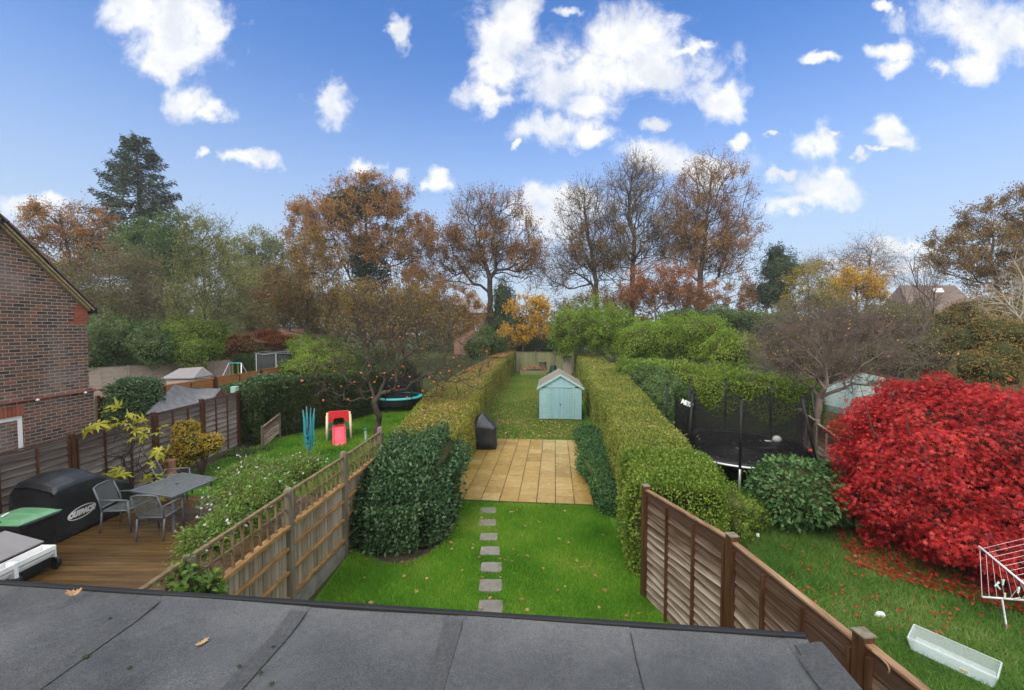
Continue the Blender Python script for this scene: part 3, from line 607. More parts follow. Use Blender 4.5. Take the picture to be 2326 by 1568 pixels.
def brick_mat():
    m = bpy.data.materials.new('mixed_brick'); m.use_nodes = True; T = m.node_tree; T.nodes.clear(); N = NT(T)
    tc = N.n('ShaderNodeTexCoord').outputs['Object']; s = N.n('ShaderNodeSeparateXYZ', {0: tc})
    uv = N.n('ShaderNodeCombineXYZ', {0: N.m('ADD', s.outputs[1], N.m('MULTIPLY', s.outputs[0], 1.0)), 1: s.outputs[2], 2: 0.0}).outputs[0]
    wob = N.n('ShaderNodeTexNoise', {'Vector': tc, 'Scale': 9.0, 'Detail': 2.0}).outputs['Color']
    uv = N.n('ShaderNodeVectorMath', {0: wob, 1: (0.012, 0.008, 0.0), 2: uv}, operation='MULTIPLY_ADD').outputs[0]
    b = N.n('ShaderNodeTexBrick', {'Vector': uv, 'Color1': (0, 0, 0, 1), 'Color2': (1, 1, 1, 1), 'Mortar': (0.5, 0.5, 0.5, 1), 'Scale': 1.0, 'Mortar Size': 0.008, 'Mortar Smooth': 0.15, 'Bias': 0.0, 'Brick Width': 0.225, 'Row Height': 0.075}, offset=0.5)
    col = N.ramp(b.outputs['Color'], [(0.030, 0.025, 0.025), (0.062, 0.040, 0.033), (0.105, 0.056, 0.040), (0.058, 0.040, 0.034), (0.115, 0.060, 0.040), (0.145, 0.062, 0.036)])
    n = N.n('ShaderNodeTexNoise', {'Vector': tc, 'Scale': 1.1, 'Detail': 7.0}).outputs[0]
    col = N.mix(N.m('MULTIPLY', n, 0.8), col, (1.5, 1.4, 1.35), 'MULTIPLY')
    mort = N.ramp(n, [(0.20, 0.17, 0.14), (0.34, 0.30, 0.25)])
    col = N.mix(b.outputs['Fac'], col, mort)
    st = N.n('ShaderNodeTexNoise', {'Vector': tc, 'Scale': 0.55, 'Detail': 6.0}).outputs[0]
    col = N.mix(N.m('MULTIPLY', N.ss(st, 0.52, 0.72), 0.45), col, (0.25, 0.22, 0.20))
    h = N.m('SUBTRACT', 1.0, b.outputs['Fac']); bp = N.n('ShaderNodeBump', {'Height': h, 'Strength': 0.6, 'Distance': 0.008})
    p = N.n('ShaderNodeBsdfPrincipled', {'Base Color': col, 'Roughness': 0.75, 'Specular IOR Level': 0.25, 'Normal': bp.outputs[0]})
    o = N.n('ShaderNodeOutputMaterial'); T.links.new(p.outputs[0], o.inputs[0]); return m
M['brick'] = brick_mat()

# ------------------------------------------------------------------ ground
def sheet(name, poly, z, mat, kind='structure'):
    V = np.array([(p[0], p[1], z) for p in poly], float); o = mk(name, V, np.arange(len(poly))[None], mat, origin=(0, 0, 0)); tag(o, kind=kind); return o
sheet('ground', [(-210, -40), (210, -40), (210, 260), (-210, 260)], -0.012, M['terrain'])
GA = Vector((0.098, 0.995, 0)); GB = Vector((0.995, -0.098, 0))          # along and across our garden
sheet('lawn', [(-3.1, 2.4), (2.7, 2.4), (2.3, 8.0), (2.75, 12), (3.6, 20), (5.7, 40.8), (0.3, 40.8), (-1.5, 24), (-1.6, 12), (-3.0, 11)], 0.0, M['grass'])
sheet('neighbour_lawn', [(2.75, 2.4), (12, 2.4), (11, 16), (4.5, 16), (3.4, 9), (2.7, 7)], 0.0, M['grassr'])
sheet('left_lawn', [(-9.7, 10.4), (-3.2, 10.4), (-3.2, 26), (-9.0, 26)], 0.0, M['grass'])
sheet('soil_bed', [(-3.0, 8.2), (-2.4, 7.45), (-1.8, 7.45), (-1.25, 8.2), (-1.1, 9.3), (-1.2, 11), (-3.0, 11)], 0.006, M['soil'])
sheet('soil_bed', [(1.95, 10.0), (2.6, 9.4), (3.0, 16.4), (2.4, 16.4)], 0.006, M['soil'])
sheet('soil_bed', [(-4.6, 5.5), (-3.35, 5.5), (-3.3, 12.5), (-5.2, 12.5)], 0.006, M['soil'])
sheet('soil_bed', [(-9.7, 10.4), (-8.6, 10.4), (-8.2, 15.5), (-9.7, 16)], 0.006, M['soil'])

def blades(name, poly, n, h, wd, mat, seed, ypow=0.0, lean=0.45, avoid=()):
    g = np.random.default_rng(seed); P = area_points(poly, n, g)
    for (ax_, ay, arx, ary, pw) in avoid: P = P[(np.abs((P[:, 0] - ax_) / arx) ** pw + np.abs((P[:, 1] - ay) / ary) ** pw) > 1]
    n = len(P)
    y = P[:, 1]; sz = 1 + np.maximum(y - 6, 0) / 12
    P3 = np.concatenate([P, np.zeros((n, 1))], 1); ax = g.normal(size=(n, 3)) * lean; ax[:, 2] = 1
    o = leaves(name, P3, h * sz, mat, ax=ax, nrm=rdir(n, g), asp=wd / h, shape='t', g=g, origin=(0, 0, 0)); tag(o, kind='stuff'); return o
blades('lawn_grass', [(-3.0, 4.2), (2.6, 4.2), (2.2, 7.6), (2.1, 10.0), (-1.2, 10.3), (-3.0, 8.6)], 170000, 0.055, 0.008, M['blade'], 3, avoid=[(-2.1, 9.2, 0.88, 1.65, 2)] + [(G(1112, y).x - 0.02, G(1112, y).y, 0.165, 0.135, 6) for y in (1162, 1190, 1222, 1254, 1291, 1333, 1381)])
blades('long_grass', [(2.75, 3.6), (9.5, 3.6), (9.0, 9.5), (3.6, 9.5), (2.4, 7.4)], 140000, 0.11, 0.009, M['bladel'], 4, lean=0.9, avoid=[(G(x, y).x, G(x, y).y, 0.15, 0.15, 2) for x, y in ((2100, 1482), (2125, 1494), (2150, 1506), (2175, 1518), (2200, 1530), (2225, 1542))])
blades('far_lawn_grass', [(-1.3, 16.0), (2.9, 15.9), (5.4, 38), (0.2, 38), (-1.4, 24)], 110000, 0.05, 0.011, M['bladed'], 5)
blades('left_lawn_grass', [(-9.4, 11.5), (-3.3, 10.6), (-3.3, 24), (-8.2, 24)], 80000, 0.055, 0.011, M['blade'], 6)

# patio of square slabs
def build_patio():
    g = random.Random(5); o = Vector((1.93, 10.07, 0)); mb = MB()
    for i in range(8):
        for j in range(13):
            mb.cr = min(1, max(0, g.gauss(0.55 + (-0.22 if i > 5 else 0) - (0.22 if (i in (1, ) and 3 < j < 9) or i == 0 and j < 8 else 0), 0.2)))
            c = o - GB * (0.45 * i + 0.225) + GA * (0.45 * j + 0.225) + Vector((g.uniform(-.003, .003), g.uniform(-.003, .003), 0.022 + g.uniform(-0.002, 0.002)))
            if c.x < -1.75: continue
            mb.box(c, (0.433, 0.433, 0.045), Matrix.Rotation(-math.atan2(0.098, 0.995), 3, 'Z') @ Matrix.Rotation(g.uniform(-.004, .004), 3, 'X'))
    b = mb.build('patio', M['patio'], origin=(0, 0, 0), bevel=0.004); tag(b, kind='structure')
    a = [o + GB * 0.0, o - GB * 3.6, o - GB * 3.6 + GA * 5.85, o + GA * 5.85]; g_ = MB(); g_.prism([(p.x, p.y, 0.004) for p in a], (0, 0, 0.026)); tag(g_.build('patio_bed', M['grout'], origin=(0, 0, 0)), kind='structure')
build_patio()
# stepping stones
stones = [((1108, 1162), 'stepping stone half buried in leaves at the edge of the sandstone patio'), ((1107, 1190), 'second grey stepping stone from the patio in the lawn'), ((1110, 1222), 'brownish stepping stone in the lawn carrying one dark leaf, third from the patio'),
          ((1113, 1254), 'middle one of the seven stepping stones in the lawn'), ((1116, 1291), 'pale brown stepping stone in the lawn, third from the flat roof'), ((1114, 1333), 'grey stepping stone in the lawn, second from the flat roof'), ((1114, 1381), 'largest looking stepping stone, nearest the flat roof edge')]
gs = random.Random(3)
for (p, lab) in stones:
    c = G(*p); mb = MB(); mb.cr = gs.random(); ww, dd = gs.uniform(0.36, 0.40), gs.uniform(0.30, 0.34); n = 20; poly = []
    for k in range(n):
        t = 2 * PI * k / n; cx, sy = math.cos(t), math.sin(t); e = 0.22
        poly.append((c.x + ww / 2 * math.copysign(abs(cx) ** e, cx) * gs.uniform(.96, 1.02), c.y + dd / 2 * math.copysign(abs(sy) ** e, sy) * gs.uniform(.96, 1.02), -0.01))
    mb.prism(poly, (0, 0, 0.042)); tag(mb.build('stepping_stone', M['slab'], bevel=0.006), lab, 'paving slab', 'stepping stones across the lawn')
# wooden deck of the left neighbour
mb = MB(); gd = random.Random(9); y = 2.2
while y < 10.3:
    mb.cr = gd.random(); mb.box((-6.65, y + 0.07, 0.10 + gd.uniform(-.002, .002)), (6.1, 0.135, 0.028), -0.02)
    for k in range(5): pass
    y += 0.1415
tag(mb.build('deck', M['deck'], origin=(0, 0, 0), bevel=0.004), kind='structure')

# ------------------------------------------------------------------ our flat roofed extension
def build_extension():
    zr = 2.5; Lp = G(0, 1330, zr); Rp = G(1820, 1452, zr); d = (Rp - Lp).normalized(); nb = Vector((d.y, -d.x, 0))     # nb: towards the house
    L2 = Lp - d * 2.2; R2 = Rp + d * 0.02
    root = thing('house_extension', 'flat roofed house extension under dark grey roofing felt', 'building', ((L2 + R2) / 2).to_3d() * 1 - Vector((0, 0, zr)))
    w_ = MB(); a = L2 + nb * 0.12; b = R2 + nb * 0.12 - d * 0.1
    w_.prism([(a.x, a.y, 0), (b.x, b.y, 0), (b.x + nb.x * 2.4, b.y + nb.y * 2.4, 0), (a.x + nb.x * 2.4, a.y + nb.y * 2.4, 0)], (0, 0, zr - 0.16)); w_.build('wall', M['brick'], root)
    # felt laid in strips, the laps standing a few millimetres proud
    seams_at = [-9, G(376, 1362, zr), G(700, 1388, zr), G(1052, 1412, zr), G(1432, 1440, zr), G(1795, 1455, zr), None]
    s = [0.0] + [((p - L2).dot(d)) for p in seams_at[1:-1]] + [(R2 - L2).length]
    mb = MB()
    for i in range(len(s) - 1):
        u0, u1 = s[i] - (0.03 if i else 0), s[i + 1]
        nx, ny = 8, 14; z0 = zr - 0.02 + 0.003 * (i % 2)
        base = len(mb.v); vs = []
        for q in range(ny + 1):
            for p in range(nx + 1):
                U = u0 + (u1 - u0) * p / nx; Wd = 2.35 * (q / ny) ** 1.3 + 0.02
                lip = 0.035 * math.exp(-(Wd / 0.10) ** 2); wav = 0.006 * math.sin(U * 3.1 + Wd * 2) * math.sin(Wd * 4 + U)
                pt = L2 + d * U + nb * Wd; vs.append((pt.x, pt.y, z0 + lip + wav - 0.03 * Wd * 0 ))
        mb.cr = gd.random(); mb.add(vs, [(q * (nx + 1) + p, q * (nx + 1) + p + 1, (q + 1) * (nx + 1) + p + 1, (q + 1) * (nx + 1) + p) for q in range(ny) for p in range(nx)])
    f = mb.build('roof', M['felt'], root, smooth=True)
    # lap strips
    for i in (1, 2, 3, 4, 5):
        lp = MB(); U = s[i]; wdt = 0.10 if i < 4 else 0.005
        vs = []
        for q in range(15):
            Wd = 0.06 + 2.25 * q / 14
            for e in (0, 1):
                pt = L2 + d * (U - wdt * e) + nb * Wd; wav = 0.006 * math.sin((U - wdt * e) * 3.1 + Wd * 2) * math.sin(Wd * 4 + U - wdt * e); vs.append((pt.x, pt.y, zr - 0.0118 + 0.035 * math.exp(-(Wd / 0.10) ** 2) + wav))
        lp.add(vs, [(2 * q, 2 * q + 1, 2 * q + 3, 2 * q + 2) for q in range(14)]); lp.build('felt_lap', M['feltd'] if i < 4 else M['black'], root)
    e = MB(); e.bar(L2 + nb * 0.0 + Vector((0, 0, -0.02)), R2 - nb * 0.0 + Vector((0, 0, -0.02)), 0.035, 0.10); e.bar(L2 - nb * 0.03 + Vector((0, 0, -0.115)), R2 - nb * 0.03 + Vector((0, 0, -0.115)), 0.11, 0.085)
    e.build('roof_edge_trim', M['black'], root, bevel=0.006)
    k = MB()                                                   # sloping kerb along the right side
    kp = lambda u, z: (R2.x + d.x * u + nb.x * .06, R2.y + d.y * u + nb.y * .06, zr + z)
    k.prism([kp(-0.11, -0.016), kp(-0.11, -0.006), kp(0.02, 0.034), kp(0.05, 0.034), kp(0.05, -0.09), kp(0.0, -0.09)], nb * 2.3)
    k.build('roof_kerb', M['feltd'], root)
build_extension()

# ------------------------------------------------------------------ fences
def lap_panel(p0, p1, z0, z1, n, seed, mat, parent, side=1, name='panel', wav=0.012):
    """overlapping waney boards between two ground points"""
    g = random.Random(seed); p0, p1 = Vector((p0[0], p0[1], 0)), Vector((p1[0], p1[1], 0)); d = (p1 - p0).normalized(); nn = Vector((d.y, -d.x, 0)) * side; mb = MB(); L = (p1 - p0).length
    for i in range(n):
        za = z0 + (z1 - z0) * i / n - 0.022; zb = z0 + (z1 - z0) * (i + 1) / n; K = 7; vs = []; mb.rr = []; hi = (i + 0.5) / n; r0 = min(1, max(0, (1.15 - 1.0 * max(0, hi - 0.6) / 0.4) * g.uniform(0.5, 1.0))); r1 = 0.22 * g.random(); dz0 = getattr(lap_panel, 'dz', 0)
        ph = g.uniform(0, 6)
        for k in range(K + 1):
            p = p0 + d * L * k / K; ww = wav * math.sin(ph + k * 1.3) + g.uniform(-.004, .004); sl = dz0 * k / K
            o1, o2 = nn * 0.022, nn * 0.002
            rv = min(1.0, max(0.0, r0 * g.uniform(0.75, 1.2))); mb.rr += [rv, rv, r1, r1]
            vs += [p + o1 + Vector((0, 0, za + ww + sl)), p + o1 * 0.45 + Vector((0, 0, za + ww + sl)), p + o2 * -2 + Vector((0, 0, zb + sl)), p + o2 + Vector((0, 0, zb + sl))]
        fs = []
        for k in range(K):
            a, b = k * 4, (k + 1) * 4; fs += [(a, b, b + 3, a + 3), (a + 1, a + 2, b + 2, b + 1), (a, a + 1, b + 1, b), (a + 3, b + 3, b + 2, a + 2)]
        fs += [(0, 3, 2, 1), (K * 4, K * 4 + 1, K * 4 + 2, K * 4 + 3)]
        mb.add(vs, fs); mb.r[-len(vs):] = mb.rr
    return mb.build(name, mat, parent)
def lap_fence(name, label, pts, tops, n, mats, seed, side=1, post_h=0.06, battens=3, cat='fence', post=0.10, zb=0.06, postcap=True):
    root = thing(name, label, cat, (pts[0][0], pts[0][1], 0)); bm_, pm_, cm_ = mats
    for i in range(len(pts) - 1):
        a, b = Vector((*pts[i], 0)), Vector((*pts[i + 1], 0)); d = (b - a).normalized(); nn = Vector((d.y, -d.x, 0)) * side
        za, zc = tops[i] if isinstance(tops[i], tuple) else (tops[i], tops[i])
        lap_panel.dz = zc - za
        a2, b2 = a + d * post * 0.5, b - d * post * 0.5
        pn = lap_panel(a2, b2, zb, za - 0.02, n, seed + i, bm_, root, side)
        for k in range(battens + 1):
            p = a2 + (b2 - a2) * (k / battens if 0 < k < battens else (0.02 if k == 0 else 0.98)); dz = (zc - za) * k / battens; m = MB()
            m.bar(p + nn * 0.034 + Vector((0, 0, zb - 0.03)), p + nn * 0.034 + Vector((0, 0, za + dz - 0.06)), 0.042, 0.03, up=tuple(d)); m.build('batten', pm_, root)
        m = MB(); m.bar(a2 + Vector((0, 0, za + 0.005)), b2 + Vector((0, 0, zc + 0.005)), 0.065, 0.024); m.build('capping_rail', cm_, root, bevel=0.003)
    for i, p in enumerate(pts):
        t = max([(tops[j][0 if j == i else 1] if isinstance(tops[j], tuple) else tops[j]) for j in (i - 1, i) if 0 <= j < len(tops)])
        m = MB(); m.box((p[0], p[1], (t + post_h) / 2), (post, post, t + post_h), math.atan2(-(pts[-1][0] - pts[0][0]), pts[-1][1] - pts[0][1])); o = m.build('post', pm_, root, bevel=0.006)
        if postcap: m = MB(); m.box((p[0], p[1], t + post_h + 0.006), (post + 0.012, post + 0.012, 0.012), 0.1); m.build('post_cap', M['tpost'], root)
    return root
# right boundary
rf = [tuple(G(1463, 1352)[:2])]
rp1 = Q(1662, 1222, 4.78); rp2 = Q(1960, 1462, 3.2)
rf = [(rf[0][0], rf[0][1]), (rp1.x, rp1.y), (rp2.x, rp2.y), (rp2.x + 0.16, rp2.y - 1.85), (rp2.x + 0.3, rp2.y - 3.2)]
z_p0 = G(1463, 1352); zt0 = (Vector((0, 0, H)) + ray(1470, 1112) * (rf[0][1] / ray(1470, 1112).y)).z
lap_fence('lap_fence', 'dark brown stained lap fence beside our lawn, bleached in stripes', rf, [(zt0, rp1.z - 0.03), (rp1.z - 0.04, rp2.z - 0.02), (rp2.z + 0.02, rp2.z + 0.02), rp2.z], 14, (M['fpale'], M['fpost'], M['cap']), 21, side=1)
# left neighbour's far fence
lf = [(-9.72, 5.2), (-9.72, 7.35), (-9.74, 9.5), (-9.78, 11.75), (-9.8, 13.6), (-9.8, 15.4)]
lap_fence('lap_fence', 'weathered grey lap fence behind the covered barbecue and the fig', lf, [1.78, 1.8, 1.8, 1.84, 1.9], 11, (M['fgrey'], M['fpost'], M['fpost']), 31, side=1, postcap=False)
p0, p1 = G(595, 1018), G(636, 1000)
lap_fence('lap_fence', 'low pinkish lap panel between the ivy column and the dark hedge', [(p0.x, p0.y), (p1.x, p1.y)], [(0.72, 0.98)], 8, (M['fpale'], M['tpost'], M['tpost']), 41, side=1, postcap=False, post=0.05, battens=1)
# trellis fence on the left boundary
def build_trellis():
    tops = [(3.35, None)]
    P = [Q(426, 1266, 4.35), Q(655, 1112, 6.15), Q(780, 1028, 7.85), Q(863, 972, 9.75)]
    pts = [Vector((P[0].x - 0.06, P[0].y - 1.83, P[0].z))] + P
    root = thing('trellis_fence', 'board fence topped with square trellis on concrete gravel boards', 'fence', (pts[0].x, pts[0].y, 0)); g = random.Random(8)
    for i, p in enumerate(pts):
        m = MB(); m.box((p.x, p.y, p.z / 2), (0.105, 0.105, p.z)); m.lathe([(0.062, 0), (0.05, 0.02), (0.0, 0.035)], (p.x, p.y, p.z), 4); m.build('post', M['tpost'], root, bevel=0.006)
    for i in range(len(pts) - 1):
        a, b = Vector((pts[i].x, pts[i].y, 0)), Vector((pts[i + 1].x, pts[i + 1].y, 0)); d = (b - a).normalized(); nn = Vector((d.y, -d.x, 0)); a2, b2 = a + d * 0.06, b - d * 0.06; L = (b2 - a2).length
        Z = Vector((0, 0, 1)); m = MB(); m.bar(a2 + Z * 0.1, b2 + Z * 0.1, 0.05, 0.24, up=(0, 0, 1)); m.build('gravel_board', M['conc'], root)
        m = MB(); k = int(L / 0.088)
        for q in range(k):
            m.cr = g.random(); c = a2 + d * (L * (q + 0.5) / k); h0, h1 = 0.225, 1.33 + g.uniform(-.008, .008)
            rot = Matrix.Rotation(math.atan2(d.y, d.x) + 0.11, 3, 'Z'); m.box(c - nn * 0.02 + Z * (h0 + h1) / 2, (L / k * 1.12, 0.012, h1 - h0), rot)
        m.build('boards', M['tboard'], root)
        for zz, hh in ((0.32, 0.045), (0.69, 0.045), (1.04, 0.045), (1.36, 0.05)):
            m = MB(); m.bar(a2 + nn * 0.012 + Z * zz, b2 + nn * 0.012 + Z * zz, 0.045 if zz < 1.3 else 0.10, hh); m.build('rail', M['trail'], root, bevel=0.004)
        t = MB(); z1 = 1.84
        t.bar(a2 + Z * z1, b2 + Z * z1, 0.05, 0.035); t.bar(a2 + Z * 1.60 - nn * 0.016, b2 + Z * 1.60 - nn * 0.016, 0.018, 0.03)
        k = 10
        for q in range(k): p = a2 + d * L * (q + 0.5) / k; t.bar(p + Z * 1.385, p + Z * (z1 - 0.018), 0.036, 0.022, up=tuple(d))
        t.build('trellis', M['trell'], root, bevel=0.003)
    return pts
TP = build_trellis()
# fences of the gardens further left
a, b = G(198, 1010), Q(400, 862, 19.5)
lap_fence('lap_fence', 'orange brown fence running behind the round evergreen and grey shed roof', [(-14.6, 15.2), (-14.25, 17.6), (-13.9, 20.2), (-13.5, 23.2), (-13.1, 26.4), (-12.6, 29.8)], [1.75, 1.85, 1.9, 1.95, 2.0], 9, (M['forange'], M['fpost'], M['forange']), 51, side=1, postcap=False, battens=2)
lap_fence('lap_fence', 'pale pinkish fence far left beside the brick house, backed by dark hedge', [(-25.0, 24.5), (-23.6, 26.6), (-22.4, 28.6), (-21.2, 30.6), (-20.2, 32.6)], [1.85, 1.85, 1.85, 1.85], 7, (M['fpink'], M['fpink'], M['fpink']), 55, side=1, postcap=False, battens=2)
# end of our garden
a, b = Vector((0.4, 41.2, 0)), Vector((5.75, 40.7, 0)); root = thing('back_fence', 'greenish board fence closing the far end of our garden', 'fence', a); d = (b - a).normalized()
for i in range(3):
    m = MB(); p, q = a + (b - a) * i / 3, a + (b - a) * (i + 1) / 3
    for k in range(14): m.cr = gd.random(); c = p + (q - p) * (k + 0.5) / 14; m.box(c + Vector((0, 0, 0.95)), (0.125, 0.03, 1.9), math.atan2(d.y, d.x))
    m.build('panel', M['fgreen'], root); m = MB(); m.bar(p + Vector((0, -0.03, 1.92)), q + Vector((0, -0.03, 1.92)), 0.06, 0.03); m.build('capping_rail', M['fgreen'], root)
for i in range(4): m = MB(); p = a + (b - a) * i / 3; m.box((p.x, p.y - 0.07, 1.0), (0.1, 0.1, 2.02)); m.build('post', M['tpost'], root)
# right neighbour's inner fence beside the trampoline
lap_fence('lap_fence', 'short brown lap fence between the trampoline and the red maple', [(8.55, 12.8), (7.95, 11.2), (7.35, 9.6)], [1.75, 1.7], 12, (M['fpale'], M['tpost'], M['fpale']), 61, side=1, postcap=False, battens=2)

# ------------------------------------------------------------------ houses
def build_brick_house():
    X = -10.62; yc = 10.85; ze = 4.72; root = thing('brick_house', 'brick house with steep tiled gable roof beside the left fence', 'house', (X, 6.0, 0))
    ridge_y = 6.2; zr = ze + 0.10 + 0.90 * (yc - ridge_y)
    m = MB()
    m.prism([(X, yc, 0), (X, yc, ze + 0.1), (X, ridge_y, zr - 0.1), (X, 2 * ridge_y - yc, ze + 0.1), (X, 2 * ridge_y - yc, 0)], (-6.5, 0, 0)); wall = m.build('wall', M['brick'], root)
    # lower storey stands a little proud below a sloping string course
    zs = 2.60
    m = MB(); m.prism([(X + 0.001, 2.0, 0), (X + 0.05, 2.0, 0), (X + 0.05, 2.0, zs), (X + 0.001, 2.0, zs + 0.06)], (0, 7.25, 0))
    wy0, wy1, wz0, wz1 = 7.9, 9.33, 1.35, 2.31
    m = MB()
    def slab(y0, y1, z0, z1): m.box((X + 0.026, (y0 + y1) / 2, (z0 + z1) / 2), (0.05, y1 - y0, z1 - z0))
    slab(2.0, wy0, 0, zs); slab(wy1, yc + 0.06, 0, zs); slab(wy0, wy1, 0, wz0); slab(wy0, wy1, wz1 + 0.23, zs)
    m.build('lower_wall', M['brick'], root)
    m = MB(); m.prism([(X + 0.003, 2, zs + 0.001), (X + 0.085, 2, zs + 0.001), (X + 0.085, 2, zs + 0.065), (X + 0.003, 2, zs + 0.09)], (0, yc + 0.08 - 2, 0)); m.build('string_course', M['redbrick'] if False else M['brick'], root)
    m = MB()
    g = random.Random(2)
    for k in range(9): m.cr = g.random(); m.box((X + 0.03, wy1 - 0.04 - 0.078 * k, wz1 + 0.115), (0.065, 0.066, 0.222))
    m.build('lintel', M['redbrick'], root)
    # corbelled eaves corner of red bricks
    m = MB()
    for i in range(6):
        for k in range(2): m.cr = g.random(); m.box((X - 0.004, yc - 0.14 - 0.215 * k + 0.022 * i + (0.1 if i % 2 else 0), ze + 0.05 - 0.44 + 0.075 * i), (0.024, 0.205, 0.064))
    m.build('corbel', M['redbrick'], root)
    # window
    f = MB(); t = 0.09
    f.box((X - 0.03, (wy0 + wy1) / 2, wz1 - t / 2), (0.07, wy1 - wy0, t)); f.box((X - 0.03, (wy0 + wy1) / 2, wz0 + t / 2), (0.07, wy1 - wy0, t))
    for yy in (wy0 + t / 2, (wy0 + wy1) / 2, wy1 - t / 2): f.box((X - 0.027, yy, (wz0 + wz1) / 2), (0.07, t, wz1 - wz0 - 0.002))
    fr = f.build('window', M['white'], root, bevel=0.004)
    pm_ = MB(); pm_.box((0, (wy0 + wy1) / 2 - 6.0, (wz0 + wz1) / 2), (0.02, wy1 - wy0 - 0.1, wz1 - wz0 - 0.1)); o = pm_.build('pane', M['window'], None, world=False); o.parent = fr; o.location = (-0.04, 0, 0)
    s = MB(); s.box((X + 0.05, (wy0 + wy1) / 2, wz0 - 0.03), (0.16, wy1 - wy0 + 0.1, 0.055)); s.build('sill', M['white'], root)
    # roof slabs with an overhang at the verge, the tiles showing as a stepped edge
    r = MB(); a = math.radians(45)
    for sgn in (1, -1):
        e = Vector((0, ridge_y + sgn * (yc - ridge_y + 0.13), ze - 0.03)); tp = Vector((0, ridge_y, zr + 0.08)); k = 26
        for i in range(k):
            p, q = e.lerp(tp, i / k), e.lerp(tp, (i + 1.15) / k); nrm = Vector((0, sgn, 1)).normalized(); r.cr = g.random(); ex = g.uniform(-.012, .012)
            r.prism([(X + 0.13 + ex, *(p)[1:]), (X + 0.13 + ex, *(p + nrm * 0.05)[1:]), (X + 0.13 + ex, *(q + nrm * 0.022)[1:]), (X + 0.13 + ex, *q[1:])], (-7.0, 0, 0))
    r.build('roof', M['roofbrown'], root)
    v = MB()
    for sgn in (1, -1):
        e = Vector((0, ridge_y + sgn * (yc - ridge_y + 0.10), ze - 0.06)); tp = Vector((0, ridge_y, zr + 0.02)); nrm = Vector((0, sgn, 1)).normalized()
        for off, th, xo in ((0.0, 0.035, 0.12), (-0.045, 0.04, 0.08)):
            v.prism([(X + xo, *(e + nrm * off)[1:]), (X + xo, *(e + nrm * (off - th))[1:]), (X + xo, *(tp + nrm * (off - th))[1:]), (X + xo, *(tp + nrm * off)[1:])], (-0.14, 0, 0))
    v.build('verge', M['verge'], root)
    e = MB(); e.box((X - 3.25, yc + 0.10, ze - 0.06), (6.7, 0.16, 0.20)); e.build('eaves_gutter', M['black'], root)
    c = MB(); pc = Q(2, 486, 8.75); c.prism([(X + 0.32, pc.y - 0.5, pc.z - 0.02), (X + 0.32, pc.y + 0.24, pc.z - 0.10), (X + 0.32, pc.y + 0.05, pc.z - 0.19), (X + 0.32, pc.y - 0.5, pc.z - 0.2)], (-1.2, 0, 0)); c.build('flashing', M['black'], root)
    # cable with two white clips along the string course
    cb = MB(); cb.tube([(X + 0.10, 2.2, zs + 0.03), (X + 0.10, yc + 0.25, zs + 0.03)], 0.018, 6); cb.build('cable_conduit', M['redbrick'], root)
    for yy in (9.55, yc - 0.22): c = MB(); c.lathe([(0.03, 0), (0.035, 0.03), (0.0, 0.05)], (X + 0.11, yy, zs - 0.01), 8); c.build('pipe_clip', M['white'], root)
build_brick_house()
def build_leanto():
    P = G(118, 1247, 2.3); x0 = P.x; y1 = P.y; root = thing('neighbour_extension', 'single storey extension with grey roof tiles and white gutter at the lower left', 'building', (x0 - 1.2, y1 - 1.5, 0)); g = random.Random(4)
    m = MB(); m.box((x0 - 1.9, y1 - 1.75, 1.1), (3.4, 3.2, 2.2)); m.build('wall', M['brick'], root)
    a = math.radians(12)
    r = MB()
    for i in range(7):
        for k in range(9):
            r.cr = g.random(); xx = x0 - 0.14 - 0.27 * i; yy = y1 - 0.02 - 0.34 * (k + 0.5) - (0.17 if i % 2 else 0) + 0.085
            c = Vector((xx - 0.16, yy, 2.335 + math.tan(a) * (0.27 * i + 0.15) + 0.012)); r.box(c, (0.35, 0.332, 0.016), Matrix.Rotation(a + 0.06, 3, 'Y'))
    r.build('roof', M['tile'], root, bevel=0.003)
    b = MB(); b.prism([(x0 - 0.12, y1 - 0.06, 2.30), (x0 - 2.2, y1 - 0.06, 2.30 + 2.08 * math.tan(a)), (x0 - 2.2, y1 - 0.06, 2.2), (x0 - 0.12, y1 - 0.06, 2.2)], (0, -3.2, 0)); b.build('fascia', M['black'], root)
    # ogee gutter
    gp = [(0.0, 0.055), (0.008, 0.055), (0.012, 0.02), (-0.006, 0.0), (-0.006, -0.018), (-0.03, -0.03), (-0.034, -0.05), (-0.12, -0.05), (-0.12, 0.05), (-0.113, 0.05), (-0.113, -0.042), (-0.04, -0.042), (-0.036, -0.024), (-0.012, -0.012), (-0.0, 0.018)]
    n = len(gp); mb = MB(); mb.prism([(x0 + x, y1 + 0.02, 2.27 + z) for x, z in gp], (0, -3.3, 0)); mb.box((x0 - 0.055, y1 + 0.024, 2.27), (0.125, 0.008, 0.105))
    gt = mb.build('gutter', M['dirtywhite'], root)
    for yy in (y1 - 0.28, y1 - 1.2): c = MB(); c.box((x0 - 0.02, yy, 2.27), (0.07, 0.03, 0.13)); c.build('gutter_bracket', M['white'], root, bevel=0.004)
build_leanto()
